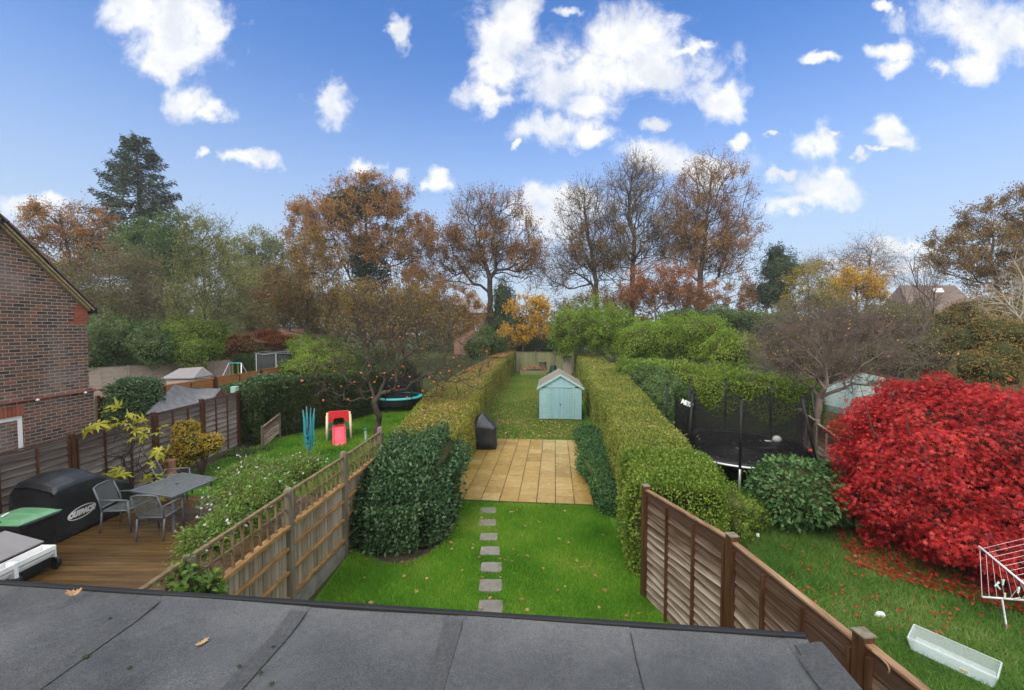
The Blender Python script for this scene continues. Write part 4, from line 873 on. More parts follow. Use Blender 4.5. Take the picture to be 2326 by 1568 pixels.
def far_house(name, label, c, wx, wy, ze, zr, wall, roof, hip=0.0, extra=None):
    root = thing(name, label, 'house', (c[0], c[1], 0)); m = MB(); m.box((c[0], c[1], ze / 2), (wx, wy, ze)); m.build('wall', wall, root)
    r = MB(); o = 0.35; x0, x1, y0, y1 = c[0] - wx / 2 - o, c[0] + wx / 2 + o, c[1] - wy / 2 - o, c[1] + wy / 2 + o; z0 = ze - 0.1
    vs = [(x0, y0, z0), (x1, y0, z0), (x1, y1, z0), (x0, y1, z0), (x0 + hip, c[1], zr), (x1 - hip, c[1], zr)]
    r.add(vs, [(0, 1, 5, 4), (2, 3, 4, 5), (1, 2, 5), (3, 0, 4), (0, 3, 2, 1)]); r.build('roof', roof, root)
    if extra: extra(root)
    return root
p = Q(1072, 700, 70)
def win1(root):
    for dx in (-1.4, 1.2): m = MB(); m.box((p.x + dx, p.y - 2.52, 4.3), (1.0, 0.06, 1.1)); w_ = m.build('window', M['white'], root); q = MB(); q.box((0, 0, 0), (0.8, 0.04, 0.9)); o = q.build('pane', M['window'], None, world=False); o.parent = w_; o.location = (p.x + dx - root.location.x, p.y - 2.55 - root.location.y, 4.3)
far_house('distant_house', 'grey roofed brick house half hidden behind the central oak', (p.x, p.y), 5.2, 5.0, 6.6, 9.9, M['brickfar'], M['roofgrey'], 2.3, win1)
p2 = Q(2105, 660, 62)
def win2(root):
    for (x, y) in ((2130, 660),):
        q = Q(x, y, 62 - 2.6); m = MB(); m.box(q, (1.3, 0.12, 0.7), Matrix.Rotation(-0.6, 3, 'X')); m.build('skylight', M['dirtywhite'], root)
far_house('distant_house', 'brown roofed house with pale skylights far right behind the bare twigs', (p2.x, p2.y), 9.5, 6.5, 5.6, 10.25, M['brickfar'], M['roofbrown'], 1.2, win2)
# low red tiled outbuilding on the left
def outbuilding():
    a = Q(545, 762, 36); root = thing('tiled_outbuilding', 'low outbuilding with reddish tiled roof under leaves, left background', 'outbuilding', (a.x + 2, 37, 0)); z1, z0 = 4.05, 3.0
    m = MB(); m.box((a.x + 2.4, 38.2, 1.45), (4.4, 3.6, 2.9)); m.build('wall', M['brickfar'], root)
    r = MB(); r.prism([(a.x - 0.2, 36.0, z0), (a.x + 5.2, 36.0, z0), (a.x + 4.2, 38.4, z1), (a.x + 0.9, 38.4, z1)], (0, 0.05, 0.09)); r.prism([(a.x - 0.2, 40.6, z0), (a.x + 5.2, 40.6, z0), (a.x + 4.2, 38.46, z1), (a.x + 0.9, 38.46, z1)], (0, 0.0, 0.09)); r.build('roof', M['roofred'], root)
outbuilding()

# ------------------------------------------------------------------ sheds
def build_shed():
    y0 = 19.45; xl = (1225 - CX) / F * y0; xr = (1321 - CX) / F * y0; w2 = (xr - xl) / 2; L = 2.9; za, zp = 1.50, 2.06
    base = Vector(((xl + xr) / 2, y0, 0)); root = thing('garden_shed', 'pale blue painted wooden shed with double doors and felt roof', 'shed', base, rz=-0.085); kw = dict(world=False); g = random.Random(3)
    m = MB(); m.box((0, L / 2, 0.04), (2 * w2 - 0.04, L - 0.04, 0.08)); m.build('floor', M['black'], root, **kw)
    def clad(x0, x1, yy, z0, z1, lab, n=None, gable=False):
        m = MB(); n = n or int(round((z1 - z0) / 0.098))
        for i in range(n):
            a, b = z0 + (z1 - z0) * i / n, z0 + (z1 - z0) * (i + 1) / n; xa, xb = x0, x1; m.cr = g.random()
            if gable: k0 = (zp - a) / (zp - za); k1 = (zp - b) / (zp - za); lo, hi = w2 * k0, w2 * max(k1, 0.001); pts = [(-lo, a - 0.012), (lo, a - 0.012), (hi, b), (-hi, b)]
            else: pts = [(xa, a - 0.012), (xb, a - 0.012), (xb, b), (xa, b)]
            vs = [(pts[0][0], yy - 0.020, pts[0][1]), (pts[1][0], yy - 0.020, pts[1][1]), (pts[2][0], yy - 0.004, pts[2][1]), (pts[3][0], yy - 0.004, pts[3][1])] + [(q[0], yy + 0.012, q[1]) for q in pts]
            m.add(vs, [(0, 1, 2, 3), (4, 7, 6, 5), (0, 4, 5, 1), (1, 5, 6, 2), (2, 6, 7, 3), (3, 7, 4, 0)])
        return m.build(lab, M['shed'], root, **kw)
    dx = 0.575
    clad(-w2, -dx - 0.055, 0, 0.10, za, 'front_cladding'); clad(dx + 0.055, w2, 0, 0.10, za, 'front_cladding'); clad(0, 0, 0, za + 0.06, zp - 0.02, 'gable_cladding', 5, True)
    # sides and back
    for sx in (-1, 1):
        m = MB()
        for i in range(14): a = 0.10 + 0.1 * i; m.cr = g.random(); m.prism([(sx * (w2 + 0.004), 0, a - 0.012), (sx * (w2 - 0.01), 0, a + 0.1), (sx * (w2 - 0.03), 0, a + 0.1), (sx * (w2 - 0.03), 0, a - 0.012)], (0, L, 0))
        m.build('side_cladding', M['shed'], root, **kw)
    m = MB(); m.prism([(-w2, L, 0.1), (w2, L, 0.1), (w2, L, za), (0, L, zp), (-w2, L, za)], (0, -0.03, 0)); m.build('back_wall', M['shed'], root, **kw)
    # door frame and two doors
    f = MB(); 
    for sx in (-1, 1): f.box((sx * (dx + 0.028), -0.018, 0.80), (0.05, 0.045, 1.42))
    f.box((0, -0.018, 1.525), (2 * dx + 0.106, 0.044, 0.035)); f.build('door_frame', M['shedtrim'], root, bevel=0.003, **kw)
    for sx in (-1, 1):
        m = MB()
        for k in range(6): m.cr = g.random(); m.box((sx * (dx / 6 * (k + 0.5) + 0.002), -0.016, 0.79), (dx / 6 - 0.0022, 0.03, 1.39))
        d = m.build('door', M['sheddoor'], root, **kw)
        for zz in (0.28, 1.30):
            hg = MB(); hg.prism([(sx * (dx + 0.05), -0.046, zz - 0.022), (sx * (dx - 0.26), -0.036, zz - 0.008), (sx * (dx - 0.26), -0.036, zz + 0.008), (sx * (dx + 0.05), -0.046, zz + 0.022)][::sx], (0, 0.006, 0)); o = hg.build('hinge', M['shedtrim'], None, world=False); o.parent = d
        if sx == 1:
            h = MB(); h.box((0.0, 0, 0), (0.05, 0.02, 0.018)); h.lathe([(0.014, -0.05), (0.018, -0.02), (0.010, 0.0)], (-0.012, -0.012, 0), 8); o = h.build('handle', M['black'], None, world=False); o.parent = d; o.location = (0.0, -0.045, 0.77)
    # roof boards and felt, bargeboards
    for sx in (-1, 1):
        ov = 0.09; e = Vector((sx * (w2 + ov), 0, za - 0.045 + 0.03)); tp = Vector((0, 0, zp + 0.03))
        m = MB(); m.prism([(e.x, -0.08, e.z), (tp.x, -0.08, tp.z), (tp.x, -0.08, tp.z + 0.022), (e.x, -0.08, e.z + 0.022)], (0, L + 0.16, 0)); m.cr = 0.2
        m.build('roof', M['shedfelt'], root, **kw)
        pch = MB(); s0 = 0.02; q0, q1 = e.lerp(tp, 0.03), e.lerp(tp, 1.0); pch.prism([(q0.x, 0.85, q0.z + 0.0245), (q1.x, 0.85, q1.z + 0.0245), (q1.x, 0.85, q1.z + 0.030), (q0.x, 0.85, q0.z + 0.030)], (0, 1.1 + 0.9 * (sx > 0), 0)); pch.build('felt_patch', M['conc'], root, **kw)
        b = MB(); b.prism([(e.x + sx * 0.02, -0.11, e.z - 0.075), (tp.x, -0.11, tp.z - 0.06), (tp.x, -0.11, tp.z + 0.035), (e.x + sx * 0.02, -0.11, e.z + 0.03)], (0, 0.022, 0)); b.build('bargeboard', M['shedtrim'], root, bevel=0.004, **kw)
    return root
build_shed()
def grey_shed():
    # neighbour's shed: grey felt roof sagging over a lap boarded gable
    A = Q(330, 942, 14.6); B = Q(397, 876, 16.2); Cc = Q(502, 883, 18.4); D = Q(475, 922, 16.9); E = Q(540, 905, 18.6)
    root = thing('garden_shed', 'old shed with sagging grey felt roof rising behind the lap fence', 'shed', (A.x, A.y, 0))
    nx, ny = 12, 8; vs = []
    for j in range(ny + 1):
        for i in range(nx + 1):
            u, v = i / nx, j / ny; p = (A * (1 - u) + D * u) * (1 - v) + (B * (1 - u) + Cc * u) * v; sag = 0.09 * math.sin(PI * u) * v + 0.02 * math.sin(9 * u + 5 * v); vs.append(p - Vector((0, 0, sag)))
    n = len(vs); up = [Vector(v) + Vector((0, 0, 0.03)) for v in vs]
    fs = [(j * (nx + 1) + i, j * (nx + 1) + i + 1, (j + 1) * (nx + 1) + i + 1, (j + 1) * (nx + 1) + i) for j in range(ny) for i in range(nx)]
    m = MB(); m.add([tuple(v) for v in vs] + [tuple(v) for v in up], [tuple(q[::-1]) for q in fs] + [tuple(i + n for i in q) for q in fs])
    m.build('roof', M['tarp'], root, smooth=True)
    bk = MB(); bk.prism([tuple(B - Vector((0, 0, 0.06))), tuple(Cc - Vector((0, 0, 0.06))), tuple(Cc + Vector((-1.1, 0.9, -0.9))), tuple(B + Vector((-1.1, 0.9, -0.9)))], (0, 0, 0.04)); bk.build('rear_roof', M['roofbrown'], root)
    w_ = MB(); w_.prism([tuple(D - Vector((0, 0, 0.05))), tuple(Cc - Vector((0, 0, 0.06))), tuple(E), (E.x, E.y, 0), (D.x, D.y, 0)], (-0.05, -0.03, 0)); w_.build('gable_wall', M['fdark'], root)
    w_ = MB(); a2, d2 = A + Vector((0.1, 0.1, -0.06)), D + Vector((-.05, 0.05, -0.06)); w_.prism([tuple(a2), tuple(d2), (d2.x, d2.y, 0), (a2.x, a2.y, 0)], (-0.04, 0, 0)); w_.build('side_wall', M['fdark'], root)
grey_shed()
def small_shed():
    root_p = Q(410, 850, 22.5); x, y = root_p.x, 22.8; root = thing('garden_shed', 'small far shed with shallow grey roof above the orange fence', 'shed', (x, y, 0)); zt = Q(420, 838, 22.5).z; zb = Q(410, 860, 22.5).z
    m = MB(); m.box((x + 0.0, y + 0.3, zb / 2 - 0.03), (1.5, 1.2, zb - 0.06)); m.build('wall', M['fpink'], root)
    r = MB(); r.prism([(x - 0.95, y - 0.4, zb - 0.03), (x + 0.75, y - 0.4, zb), (x + 1.0, y + 0.7, zb + 0.04), (x + 0.6, y + 0.5, zt - 0.02), (x - 0.6, y + 0.4, zt - 0.10)], (0, 0, 0.05)); r.build('roof', M['tile'], root)
small_shed()
q = Q(529, 885, 19.0); m = MB(); m.prism([(q.x - 0.12, q.y, q.z - 0.15), (q.x + 0.13, q.y, q.z - 0.17), (q.x + 0.13, q.y, q.z + 0.12), (q.x - 0.12, q.y, q.z + 0.12)], (0, 0.22, 0)); m.box((q.x, q.y + 0.1, (q.z - 0.16) / 2), (0.05, 0.05, q.z - 0.16)); tag(m.build('bird_box', M['mintbox'], bevel=0.01), 'mint green box on a post beside the old shed gable', 'box')

# ------------------------------------------------------------------ barbecues, bin
def folds(m_v, amp, seed):
    g = random.Random(seed); ph = [(g.uniform(2, 6), g.uniform(2, 6), g.uniform(0, 6)) for _ in range(5)]
    return [Vector(v) + Vector((1, 0.6, 0.4)) * amp * sum(math.sin(a * v[1] * 3 + b * v[2] * 3 + c + v[0] * a) for a, b, c in ph) / 5 for v in m_v]
def rings(mb, R, n):
    """stack of rings with the same number of points"""
    vs = [v for r in R for v in r]; fs = [(i * n + k, i * n + (k + 1) % n, (i + 1) * n + (k + 1) % n, (i + 1) * n + k) for i in range(len(R) - 1) for k in range(n)]
    fs += [tuple(range(n))[::-1], tuple((len(R) - 1) * n + k for k in range(n))]; mb.add(vs, fs)
def patio_bbq():
    c = G(1099, 1024); root = thing('covered_barbecue', 'barbecue under a crumpled black cover at the patio edge by the hedge', 'barbecue', (c.x, c.y, 0.045)); n = 40
    def sq(w_, d_, z, cx=0, cy=0.42, e=0.25, amp=0.0, tilt=0):
        out = []
        for k in range(n):
            t = 2 * PI * k / n; x, y = math.cos(t), math.sin(t); px = w_ * math.copysign(abs(x) ** e, x); py = d_ * math.copysign(abs(y) ** e, y)
            f = 1 + amp * math.sin(7 * t + z * 5) + amp * 0.6 * math.sin(13 * t + 1 + z * 9); out.append((c.x + cx + px * f, c.y + cy + py * f, z + 0.045 + tilt * px))
        return out
    R = [sq(0.42, 0.45, 0.0, amp=.05), sq(0.40, 0.43, 0.3, amp=.03), sq(0.40, 0.42, 0.62, amp=.02), sq(0.42, 0.44, 0.72, amp=.012), sq(0.39, 0.41, 0.80, e=.3, tilt=-0.1), sq(0.25, 0.33, 0.97, cx=-0.05, e=.4, tilt=-0.15), sq(0.12, 0.26, 1.10, cx=-0.07, e=.5, tilt=-.15), sq(0.03, 0.20, 1.18, cx=-0.08, e=.6), sq(0.004, 0.12, 1.20, cx=-0.08)]
    m = MB(); rings(m, R, n); m.v = [tuple(v) for v in folds(m.v, 0.012, 4)]; m.build('cover', M['cover'], root, smooth=True)
patio_bbq()
def big_bbq():
    x0, x1, y0, y1 = -9.5, -8.62, 8.05, 9.72; root = thing('covered_barbecue', 'large barbecue under a black cover with a white oval emblem', 'barbecue', ((x0 + x1) / 2, (y0 + y1) / 2, 0.12)); z0 = 0.12
    # cross sections along y: height at the front and at the back edge
    P = [(y0, 0.98, 1.08), (y0 + 0.06, 1.04, 1.17), (y0 + 0.45, 1.06, 1.22), (y0 + 0.85, 1.04, 1.18), (y0 + 0.95, 0.98, 1.12), (y0 + 1.25, 0.78, 0.92), (y0 + 1.5, 0.66, 0.78), (y1 - 0.05, 0.60, 0.70), (y1, 0.50, 0.6)]
    V, Fc = [], []; n = 10
    for (y, hf, hb) in P:
        w_ = 0.02 * math.sin(y * 9); V += [(x1 + 0.03, y, z0), (x1 + w_ * 0.5, y, z0 + hf * 0.45), (x1, y, z0 + hf * 0.94), (x1 - 0.05, y, z0 + hf), (x1 - 0.28, y, z0 + hf + (hb - hf) * 0.62), (x1 - 0.50, y, z0 + hb), (x0 + 0.14, y, z0 + hb - 0.02), (x0 + 0.03, y, z0 + hb * 0.86), (x0, y, z0 + hb * 0.5), (x0, y, z0)]
    for i in range(len(P) - 1):
        for k in range(n - 1): Fc.append((i * n + k, i * n + k + 1, (i + 1) * n + k + 1, (i + 1) * n + k))
        Fc.append((i * n + n - 1, i * n, (i + 1) * n, (i + 1) * n + n - 1))
    Fc += [tuple(range(n)), tuple((len(P) - 1) * n + k for k in range(n))[::-1]]
    m = MB(); m.add(V, Fc); o = m.build('cover', M['cover'], root); s = o.modifiers.new('soft', 'SUBSURF'); s.levels = 3; s.render_levels = 3
    for k in range(len(o.data.polygons)): o.data.polygons[k].use_smooth = True
    s.subdivision_type = 'CATMULL_CLARK'
    cr = o.data.attributes.new('crease_edge', 'FLOAT', 'EDGE'); cr.data.foreach_set('value', [0.86] * len(o.data.edges))
    # emblem: an oval outline and slanted lettering on the side
    yc, zc = 8.54, 0.53; xx = x1 + 0.018
    e = MB(); k = 48; ring = []
    for a_, b_ in ((0.285, 0.118), (0.268, 0.103)): ring.append([(xx, yc + a_ * math.cos(2 * PI * t / k), zc + b_ * math.sin(2 * PI * t / k) + 0.02 * math.cos(2 * PI * t / k)) for t in range(k)])
    vs = ring[0] + ring[1] + [(x + 0.004, y, z) for x, y, z in ring[0] + ring[1]]
    fs = [(2 * k + t, 2 * k + (t + 1) % k, 3 * k + (t + 1) % k, 3 * k + t) for t in range(k)] + [(t, 2 * k + t, 2 * k + (t + 1) % k, (t + 1) % k)[::-1] for t in range(k)] + [(k + t, 3 * k + t, 3 * k + (t + 1) % k, k + (t + 1) % k) for t in range(k)] + [(t, (t + 1) % k, k + (t + 1) % k, k + t)[::-1] for t in range(k)]
    e.add(vs, fs); e.build('emblem_ring', M['white'], root)
    text_obj('OUTBACK', 0.135, (xx, yc - 0.005, zc - 0.046), PI / 2, root, 0.105, shear=0.28, bold=0.012)
def text_obj(s, size, loc, rz, parent, squash=None, shear=0.0, bold=0.0, mat='white', name='lettering', tilt=0.0):
    cu = bpy.data.curves.new('lettering', 'FONT'); cu.body = s; cu.size = size; cu.align_x = 'CENTER'; cu.extrude = 0.002; cu.shear = shear; cu.offset = bold; cu.space_character = 0.92
    t = bpy.data.objects.new('tmp_text', cu); C.objects.link(t); bpy.context.view_layer.update()
    me = bpy.data.meshes.new_from_object(t.evaluated_get(bpy.context.evaluated_depsgraph_get())); bpy.data.objects.remove(t)
    me.name = name; me.materials.clear(); me.materials.append(M[mat]); o = bpy.data.objects.new(name, me); link(o, parent)
    o.rotation_euler = (PI / 2, tilt, rz); o.location = Vector(loc) - parent.location; o.scale = (0.86, 1.0, 1.0); return o
big_bbq()
def wheelie_bin():
    c = G(30, 1300, 0.12); c = Vector((-8.02, 6.95, 0.12)); root = thing('wheelie_bin', 'black wheelie bin with a green lid beside the covered barbecue', 'bin', c, rz=-PI / 2 - 0.06); kw = dict(world=False)
    # local: front is +y... the hinge and wheels are at -y side turned towards the deck
    m = MB(); R = []
    for (w_, d0, d1, z) in ((0.23, -0.24, 0.22, 0.05), (0.24, -0.27, 0.26, 0.3), (0.275, -0.33, 0.34, 0.92), (0.295, -0.345, 0.365, 0.93), (0.295, -0.345, 0.365, 1.0)):
        R.append([(-w_, d0, z), (w_, d0, z), (w_, d1, z), (-w_, d1, z)])
    rings(m, R, 4); m.build('body', M['binblack'], root, bevel=0.02, **kw)
    l = MB(); vs = []; nx, ny = 8, 10
    for j in range(ny + 1):
        for i in range(nx + 1):
            u, v = i / nx * 2 - 1, j / ny * 2 - 1; z = 1.012 + 0.055 * (1 - abs(u) ** 4) * (1 - abs(v) ** 6) + 0.012 * math.cos(u * 9) * (1 - v * v); vs.append((u * 0.31, v * 0.37 + 0.01, z))
    fs = [(j * (nx + 1) + i, j * (nx + 1) + i + 1, (j + 1) * (nx + 1) + i + 1, (j + 1) * (nx + 1) + i) for j in range(ny) for i in range(nx)]
    N_ = len(vs); vs += [(x, y, 0.992) for x, y, z in vs]; edge = [i for i in range(nx + 1)] + [(j + 1) * (nx + 1) - 1 for j in range(1, ny + 1)] + [ny * (nx + 1) + i for i in range(nx - 1, -1, -1)] + [j * (nx + 1) for j in range(ny - 1, 0, -1)]
    fs2 = [(edge[k], edge[(k + 1) % len(edge)], edge[(k + 1) % len(edge)] + N_, edge[k] + N_)[::-1] for k in range(len(edge))]
    l.add(vs, fs + fs2 + [tuple(i + N_ for i in f[::-1]) for f in fs]); lid = l.build('lid', M['bingreen'], root, bevel=0.006, **kw)
    s = MB(); s.box((0.1, -0.12, 1.078), (0.16, 0.03, 0.012), 0.5); s.build('label_strip', M['white'], root, **kw)
    g_ = MB(); g_.box((0.24, -0.05, 1.028), (0.10, 0.16, 0.03)); g_.build('lid_grip', M['binblack'], root, bevel=0.005, **kw)
    h = MB(); h.tube([(-0.26, 0.40, 0.98), (0.26, 0.40, 0.98)], 0.018, 8)
    for x in (-0.25, 0, 0.25): h.box((x, 0.375, 0.975), (0.03, 0.06, 0.04))
    h.build('handle', M['binblack'], root, **kw)
    for sx in (-1, 1):
        w_ = MB(); w_.tube([(sx * 0.25, 0.24, 0.11), (sx * 0.31, 0.24, 0.11)], 0.11, 18); w_.build('wheel', M['binblack'], root, bevel=0.015, **kw)
wheelie_bin()

# ------------------------------------------------------------------ table and chairs on the deck
ZD = 0.12
def build_table():
    co = [G(297, 1114, ZD + .73), G(391, 1128.5, ZD + .73), G(494, 1086, ZD + .73), G(414, 1074, ZD + .73)]; cen = sum(co, Vector()) / 4
    cen.z = ZD; root = thing('garden_table', 'grey metal garden table with mottled glass top on the wet deck', 'table', cen); z = ZD + 0.73; ins = [cen + (p - cen) * 0.965 for p in co]
    m = MB(); m.prism([(p.x, p.y, z - 0.008) for p in ins], (0, 0, 0.008)); m.build('table_top', M['glass'], root)
    f = MB()
    for i in range(4): a, b = co[i], co[(i + 1) % 4]; f.bar((a.x, a.y, z - 0.012), (b.x, b.y, z - 0.012), 0.035, 0.035)
    f.build('frame', M['metal'], root, bevel=0.004)
    for i in range(4):
        p = cen + (co[i] - cen) * 0.90; p.z = 0; q = cen + (co[i] - cen) * 0.82; l = MB(); l.bar((q.x, q.y, z - 0.02), (p.x, p.y, ZD), 0.05, 0.05); l.build('leg', M['metal'], root, bevel=0.004)
    h = MB(); h.lathe([(0.026, 0), (0.03, 0.004), (0.0, 0.005)], (cen.x, cen.y, z), 12); h.build('parasol_hole', M['black'], root)
build_table()
def make_chair(label):
    root = thing('garden_chair', label, 'chair', (0, 0, 0), group='grey mesh chairs around the garden table'); kw = dict(world=False); w_ = 0.25
    s = MB(); s.box((0, 0.02, 0.43), (0.45, 0.44, 0.008), Matrix.Rotation(0.04, 3, 'X')); s.build('seat', M['sling'], root, **kw)
    b = MB(); vs = []; n = 6
    for j in range(n + 1):
        t = j / n; vs += [(-0.225, -0.235 - 0.13 * t, 0.47 + 0.43 * t), (0.0, -0.255 - 0.13 * t, 0.47 + 0.45 * t), (0.225, -0.235 - 0.13 * t, 0.47 + 0.43 * t)]
    N_ = len(vs); vs += [(x, y - 0.006, z) for x, y, z in vs]; f1 = [(3 * j + i, 3 * j + i + 1, 3 * j + i + 4, 3 * j + i + 3) for j in range(n) for i in (0, 1)]
    b.add(vs, f1 + [tuple(q + N_ for q in f[::-1]) for f in f1]); b.build('backrest', M['sling'], root, **kw)
    f = MB()
    for sx in (-1, 1): f.tube([(sx * w_, -0.22, 0.40), (sx * w_, -0.255, 0.60), (sx * (w_ - 0.01), -0.37, 0.90)], 0.016, 8)
    f.tube([(-w_ + 0.01, -0.37, 0.90), (-0.12, -0.385, 0.932), (0.12, -0.385, 0.932), (w_ - 0.01, -0.37, 0.90)], 0.016, 8); f.tube([(-w_, -0.24, 0.50), (w_, -0.24, 0.50)], 0.014, 8); f.build('back_frame', M['metal'], root, smooth=True, **kw)
    f = MB()
    for a, c in (((-w_, -0.21, 0.43), (w_, -0.21, 0.43)), ((-w_, 0.25, 0.435), (w_, 0.25, 0.435)), ((-w_, -0.21, 0.43), (-w_, 0.25, 0.435)), ((w_, -0.21, 0.43), (w_, 0.25, 0.435))): f.tube([a, c], 0.015, 8)
    f.build('seat_frame', M['metal'], root, smooth=True, **kw)
    for sx in (-1, 1):
        a = MB(); a.tube([(sx * w_, -0.26, 0.66), (sx * (w_ + 0.015), 0.0, 0.655), (sx * (w_ + 0.01), 0.26, 0.64)], [0.014, 0.019, 0.017], 8); a.build('armrest', M['metal'], root, smooth=True, **kw)
        for yy, y2, h in ((-0.22, -0.27, 0.43), (0.25, 0.30, 0.64)): l = MB(); l.tube([(sx * w_, yy, h), (sx * w_, y2, 0.0)], 0.017, 8); l.build('leg', M['metal'], root, smooth=True, **kw)
    return root
CH = [((-6.95, 8.42), 0.05, 'grey mesh garden chair with its back to us at the near end of the table'), ((-7.95, 8.75), -PI / 2 + 0.1, 'grey garden chair with leaves on its seat, between covered barbecue and table'),
      ((-8.05, 10.2), -PI / 2 + 0.45, 'grey garden chair tilted back against the fig at the far left of the table'), ((-6.05, 8.95), PI / 2 - 0.15, 'grey garden chair right of the table, its mesh seat beside the jasmine'),
      ((-6.15, 9.75), PI / 2 + 0.2, 'garden chair mostly hidden in the jasmine at the far right of the table')]
ch0 = make_chair(CH[0][2]); index_kids()
for i, (p, rz, lab) in enumerate(CH):
    c = ch0 if i == 0 else copy_tree(ch0); c.location = (p[0], p[1], ZD); c.rotation_euler = (0, 0, rz); c['label'] = lab
m = MB(); m.lathe([(0.10, 0), (0.17, 0.08), (0.20, 0.30), (0.17, 0.48), (0.10, 0.58), (0.095, 0.85), (0.11, 0.9), (0.08, 0.9), (0.05, 0.4)], (-8.55, 10.75, 0.0), 20); tag(m.build('chiminea', M['straw'], smooth=True), 'squat terracotta chiminea behind the garden table', 'chiminea')

# ------------------------------------------------------------------ playset, drier, feeder, trampolines, swing
def playset():
    c = G(770, 1000); root = thing('toy_slide', 'red slide playset with green and cream sides on the left lawn', 'slide', (c.x, c.y, 0)); w_ = 0.40; y0 = c.y
    for sx in (-1, 1):
        p = MB(); p.tube([(c.x + sx * (w_ + 0.02), y0 - 0.08, 0), (c.x + sx * (w_ - 0.0), y0 + 0.0, 0.95)], 0.045, 10); p.build('corner_post', M['pcream'], root, smooth=True)
        p = MB(); p.tube([(c.x + sx * (w_ + 0.02), y0 + 0.75, 0), (c.x + sx * w_, y0 + 0.68, 0.93)], 0.045, 10); p.build('corner_post', M['pcream'], root, smooth=True)
        g_ = MB(); g_.box((c.x + sx * (w_ - 0.13), y0 + 0.06, 0.43), (0.15, 0.05, 0.80)); g_.build('green_panel', M['pgreen'], root, bevel=0.02)
        r = MB(); r.box((c.x + sx * (w_ + 0.0), y0 + 0.38, 0.46), (0.05, 0.60, 0.55)); r.build('side_panel', M['pred'], root, bevel=0.02)
    # arched header
    n = 12; outer = [(-w_ + 0.02, 0.62), (-w_ + 0.02, 0.97)] + [(w_ - 0.02, 0.97), (w_ - 0.02, 0.62)]
    arch = [(0.20 * math.cos(PI * k / n), 0.70 + 0.20 * math.sin(PI * k / n)) for k in range(n + 1)]
    h = MB(); poly = [(-w_ + 0.04, 0.66), (-w_ + 0.04, 1.0), (w_ - 0.04, 1.0), (w_ - 0.04, 0.66)] + [(x, z) for x, z in arch]
    h.prism([(c.x + x, y0 + 0.02, z) for x, z in poly], (0, 0.06, 0)); h.build('header', M['pred'], root)
    h2 = MB(); h2.box((c.x, y0 + 0.70, 0.84), (2 * w_ - 0.06, 0.05, 0.28)); h2.build('rear_panel', M['pred'], root, bevel=0.02)
    d = MB(); d.box((c.x, y0 + 0.36, 0.42), (2 * w_ - 0.1, 0.66, 0.05)); d.build('platform', M['pred'], root, bevel=0.01)
    s = MB(); pr = [(y0 + 0.08, 0.46), (y0 - 0.15, 0.40), (y0 - 0.55, 0.12), (y0 - 0.80, 0.05), (y0 - 0.86, 0.0)]
    for (a, b) in zip(pr[:-1], pr[1:]):
        s.prism([(c.x - 0.17, a[0], a[1]), (c.x + 0.17, a[0], a[1]), (c.x + 0.17, b[0], b[1]), (c.x - 0.17, b[0], b[1])], (0, 0, 0.025))
    s.build('slide_bed', M['ppink'], root)
    for sx in (-1, 1):
        e = MB()
        for (a, b) in zip(pr[:-1], pr[1:]): e.prism([(c.x + sx * 0.20 - 0.028, a[0], a[1] - 0.02), (c.x + sx * 0.20 - 0.028, a[0], a[1] + 0.10), (c.x + sx * 0.20 - 0.028, b[0], b[1] + 0.07), (c.x + sx * 0.20 - 0.028, b[0], b[1] - 0.02)], (0.056, 0, 0))
        e.build('slide_side', M['pred'], root)
    root.rotation_euler = (0, 0, 0.39)
playset()
def rotary():
    c = G(703, 1048); root = thing('rotary_drier', 'folded rotary clothes drier with hanging turquoise lines on the left lawn', 'clothes drier', (c.x, c.y, 0))
    p = MB(); p.tube([(c.x, c.y, 0), (c.x, c.y, 0.62)], 0.028, 10); p.build('pole', M['metal'], root, smooth=True)
    tips = []
    for k in range(4):
        a = PI / 4 + k * PI / 2; q = Vector((c.x + 0.17 * math.cos(a), c.y + 0.17 * math.sin(a), 1.66 + 0.06 * (k % 2))); tips.append(q); t = MB(); t.tube([(c.x + 0.03 * math.cos(a), c.y + .03 * math.sin(a), 0.55), q], 0.013, 6); t.build('arm', M['metal'], root, smooth=True)
    g = random.Random(6); l = MB()
    for k in range(4):
        a, b = tips[k], tips[(k + 1) % 4]; o = Vector((c.x, c.y, 0.6))
        for i in range(11):
            f = 1 - i * 0.035; p0, p1 = o.lerp(a, f), o.lerp(b, f); dr = g.uniform(0.85, 1.3) * (1 - 0.02 * i); pts = []
            for s in range(9): u = s / 8; pt = p0.lerp(p1, u); pts.append(pt - Vector((0, 0, dr * (1 - (2 * u - 1) ** 4) * 0.95)) + Vector((g.uniform(-.012, .012), g.uniform(-.012, .012), 0)))
            l.tube(pts, 0.009, 4)
    l.build('washing_line', M['teal'], root)
rotary()
q = Q(830, 976, 14.2); root = thing('bird_feeder', 'slim tube bird feeder with green cap hanging under the apple tree', 'bird feeder', (q.x, q.y, q.z - 0.36))
m = MB(); m.lathe([(0.045, -0.03), (0.05, 0.0), (0.055, 0.02), (0.012, 0.05)], (q.x, q.y, q.z), 12); m.build('cap', M['pgreen'], root); m = MB(); m.lathe([(0.038, 0), (0.038, 0.32)], (q.x, q.y, q.z - 0.34), 12); m.build('tube', M['clear'], root)
m = MB(); m.lathe([(0.05, 0), (0.055, 0.03), (0.04, 0.05)], (q.x, q.y, q.z - 0.37), 12); m.build('tray', M['pgreen'], root); m = MB(); m.tube([(q.x, q.y, q.z + 0.04), (q.x - 0.15, q.y + 1.6, 1.95)], 0.004, 4); m.build('hanger', M['black'], root)
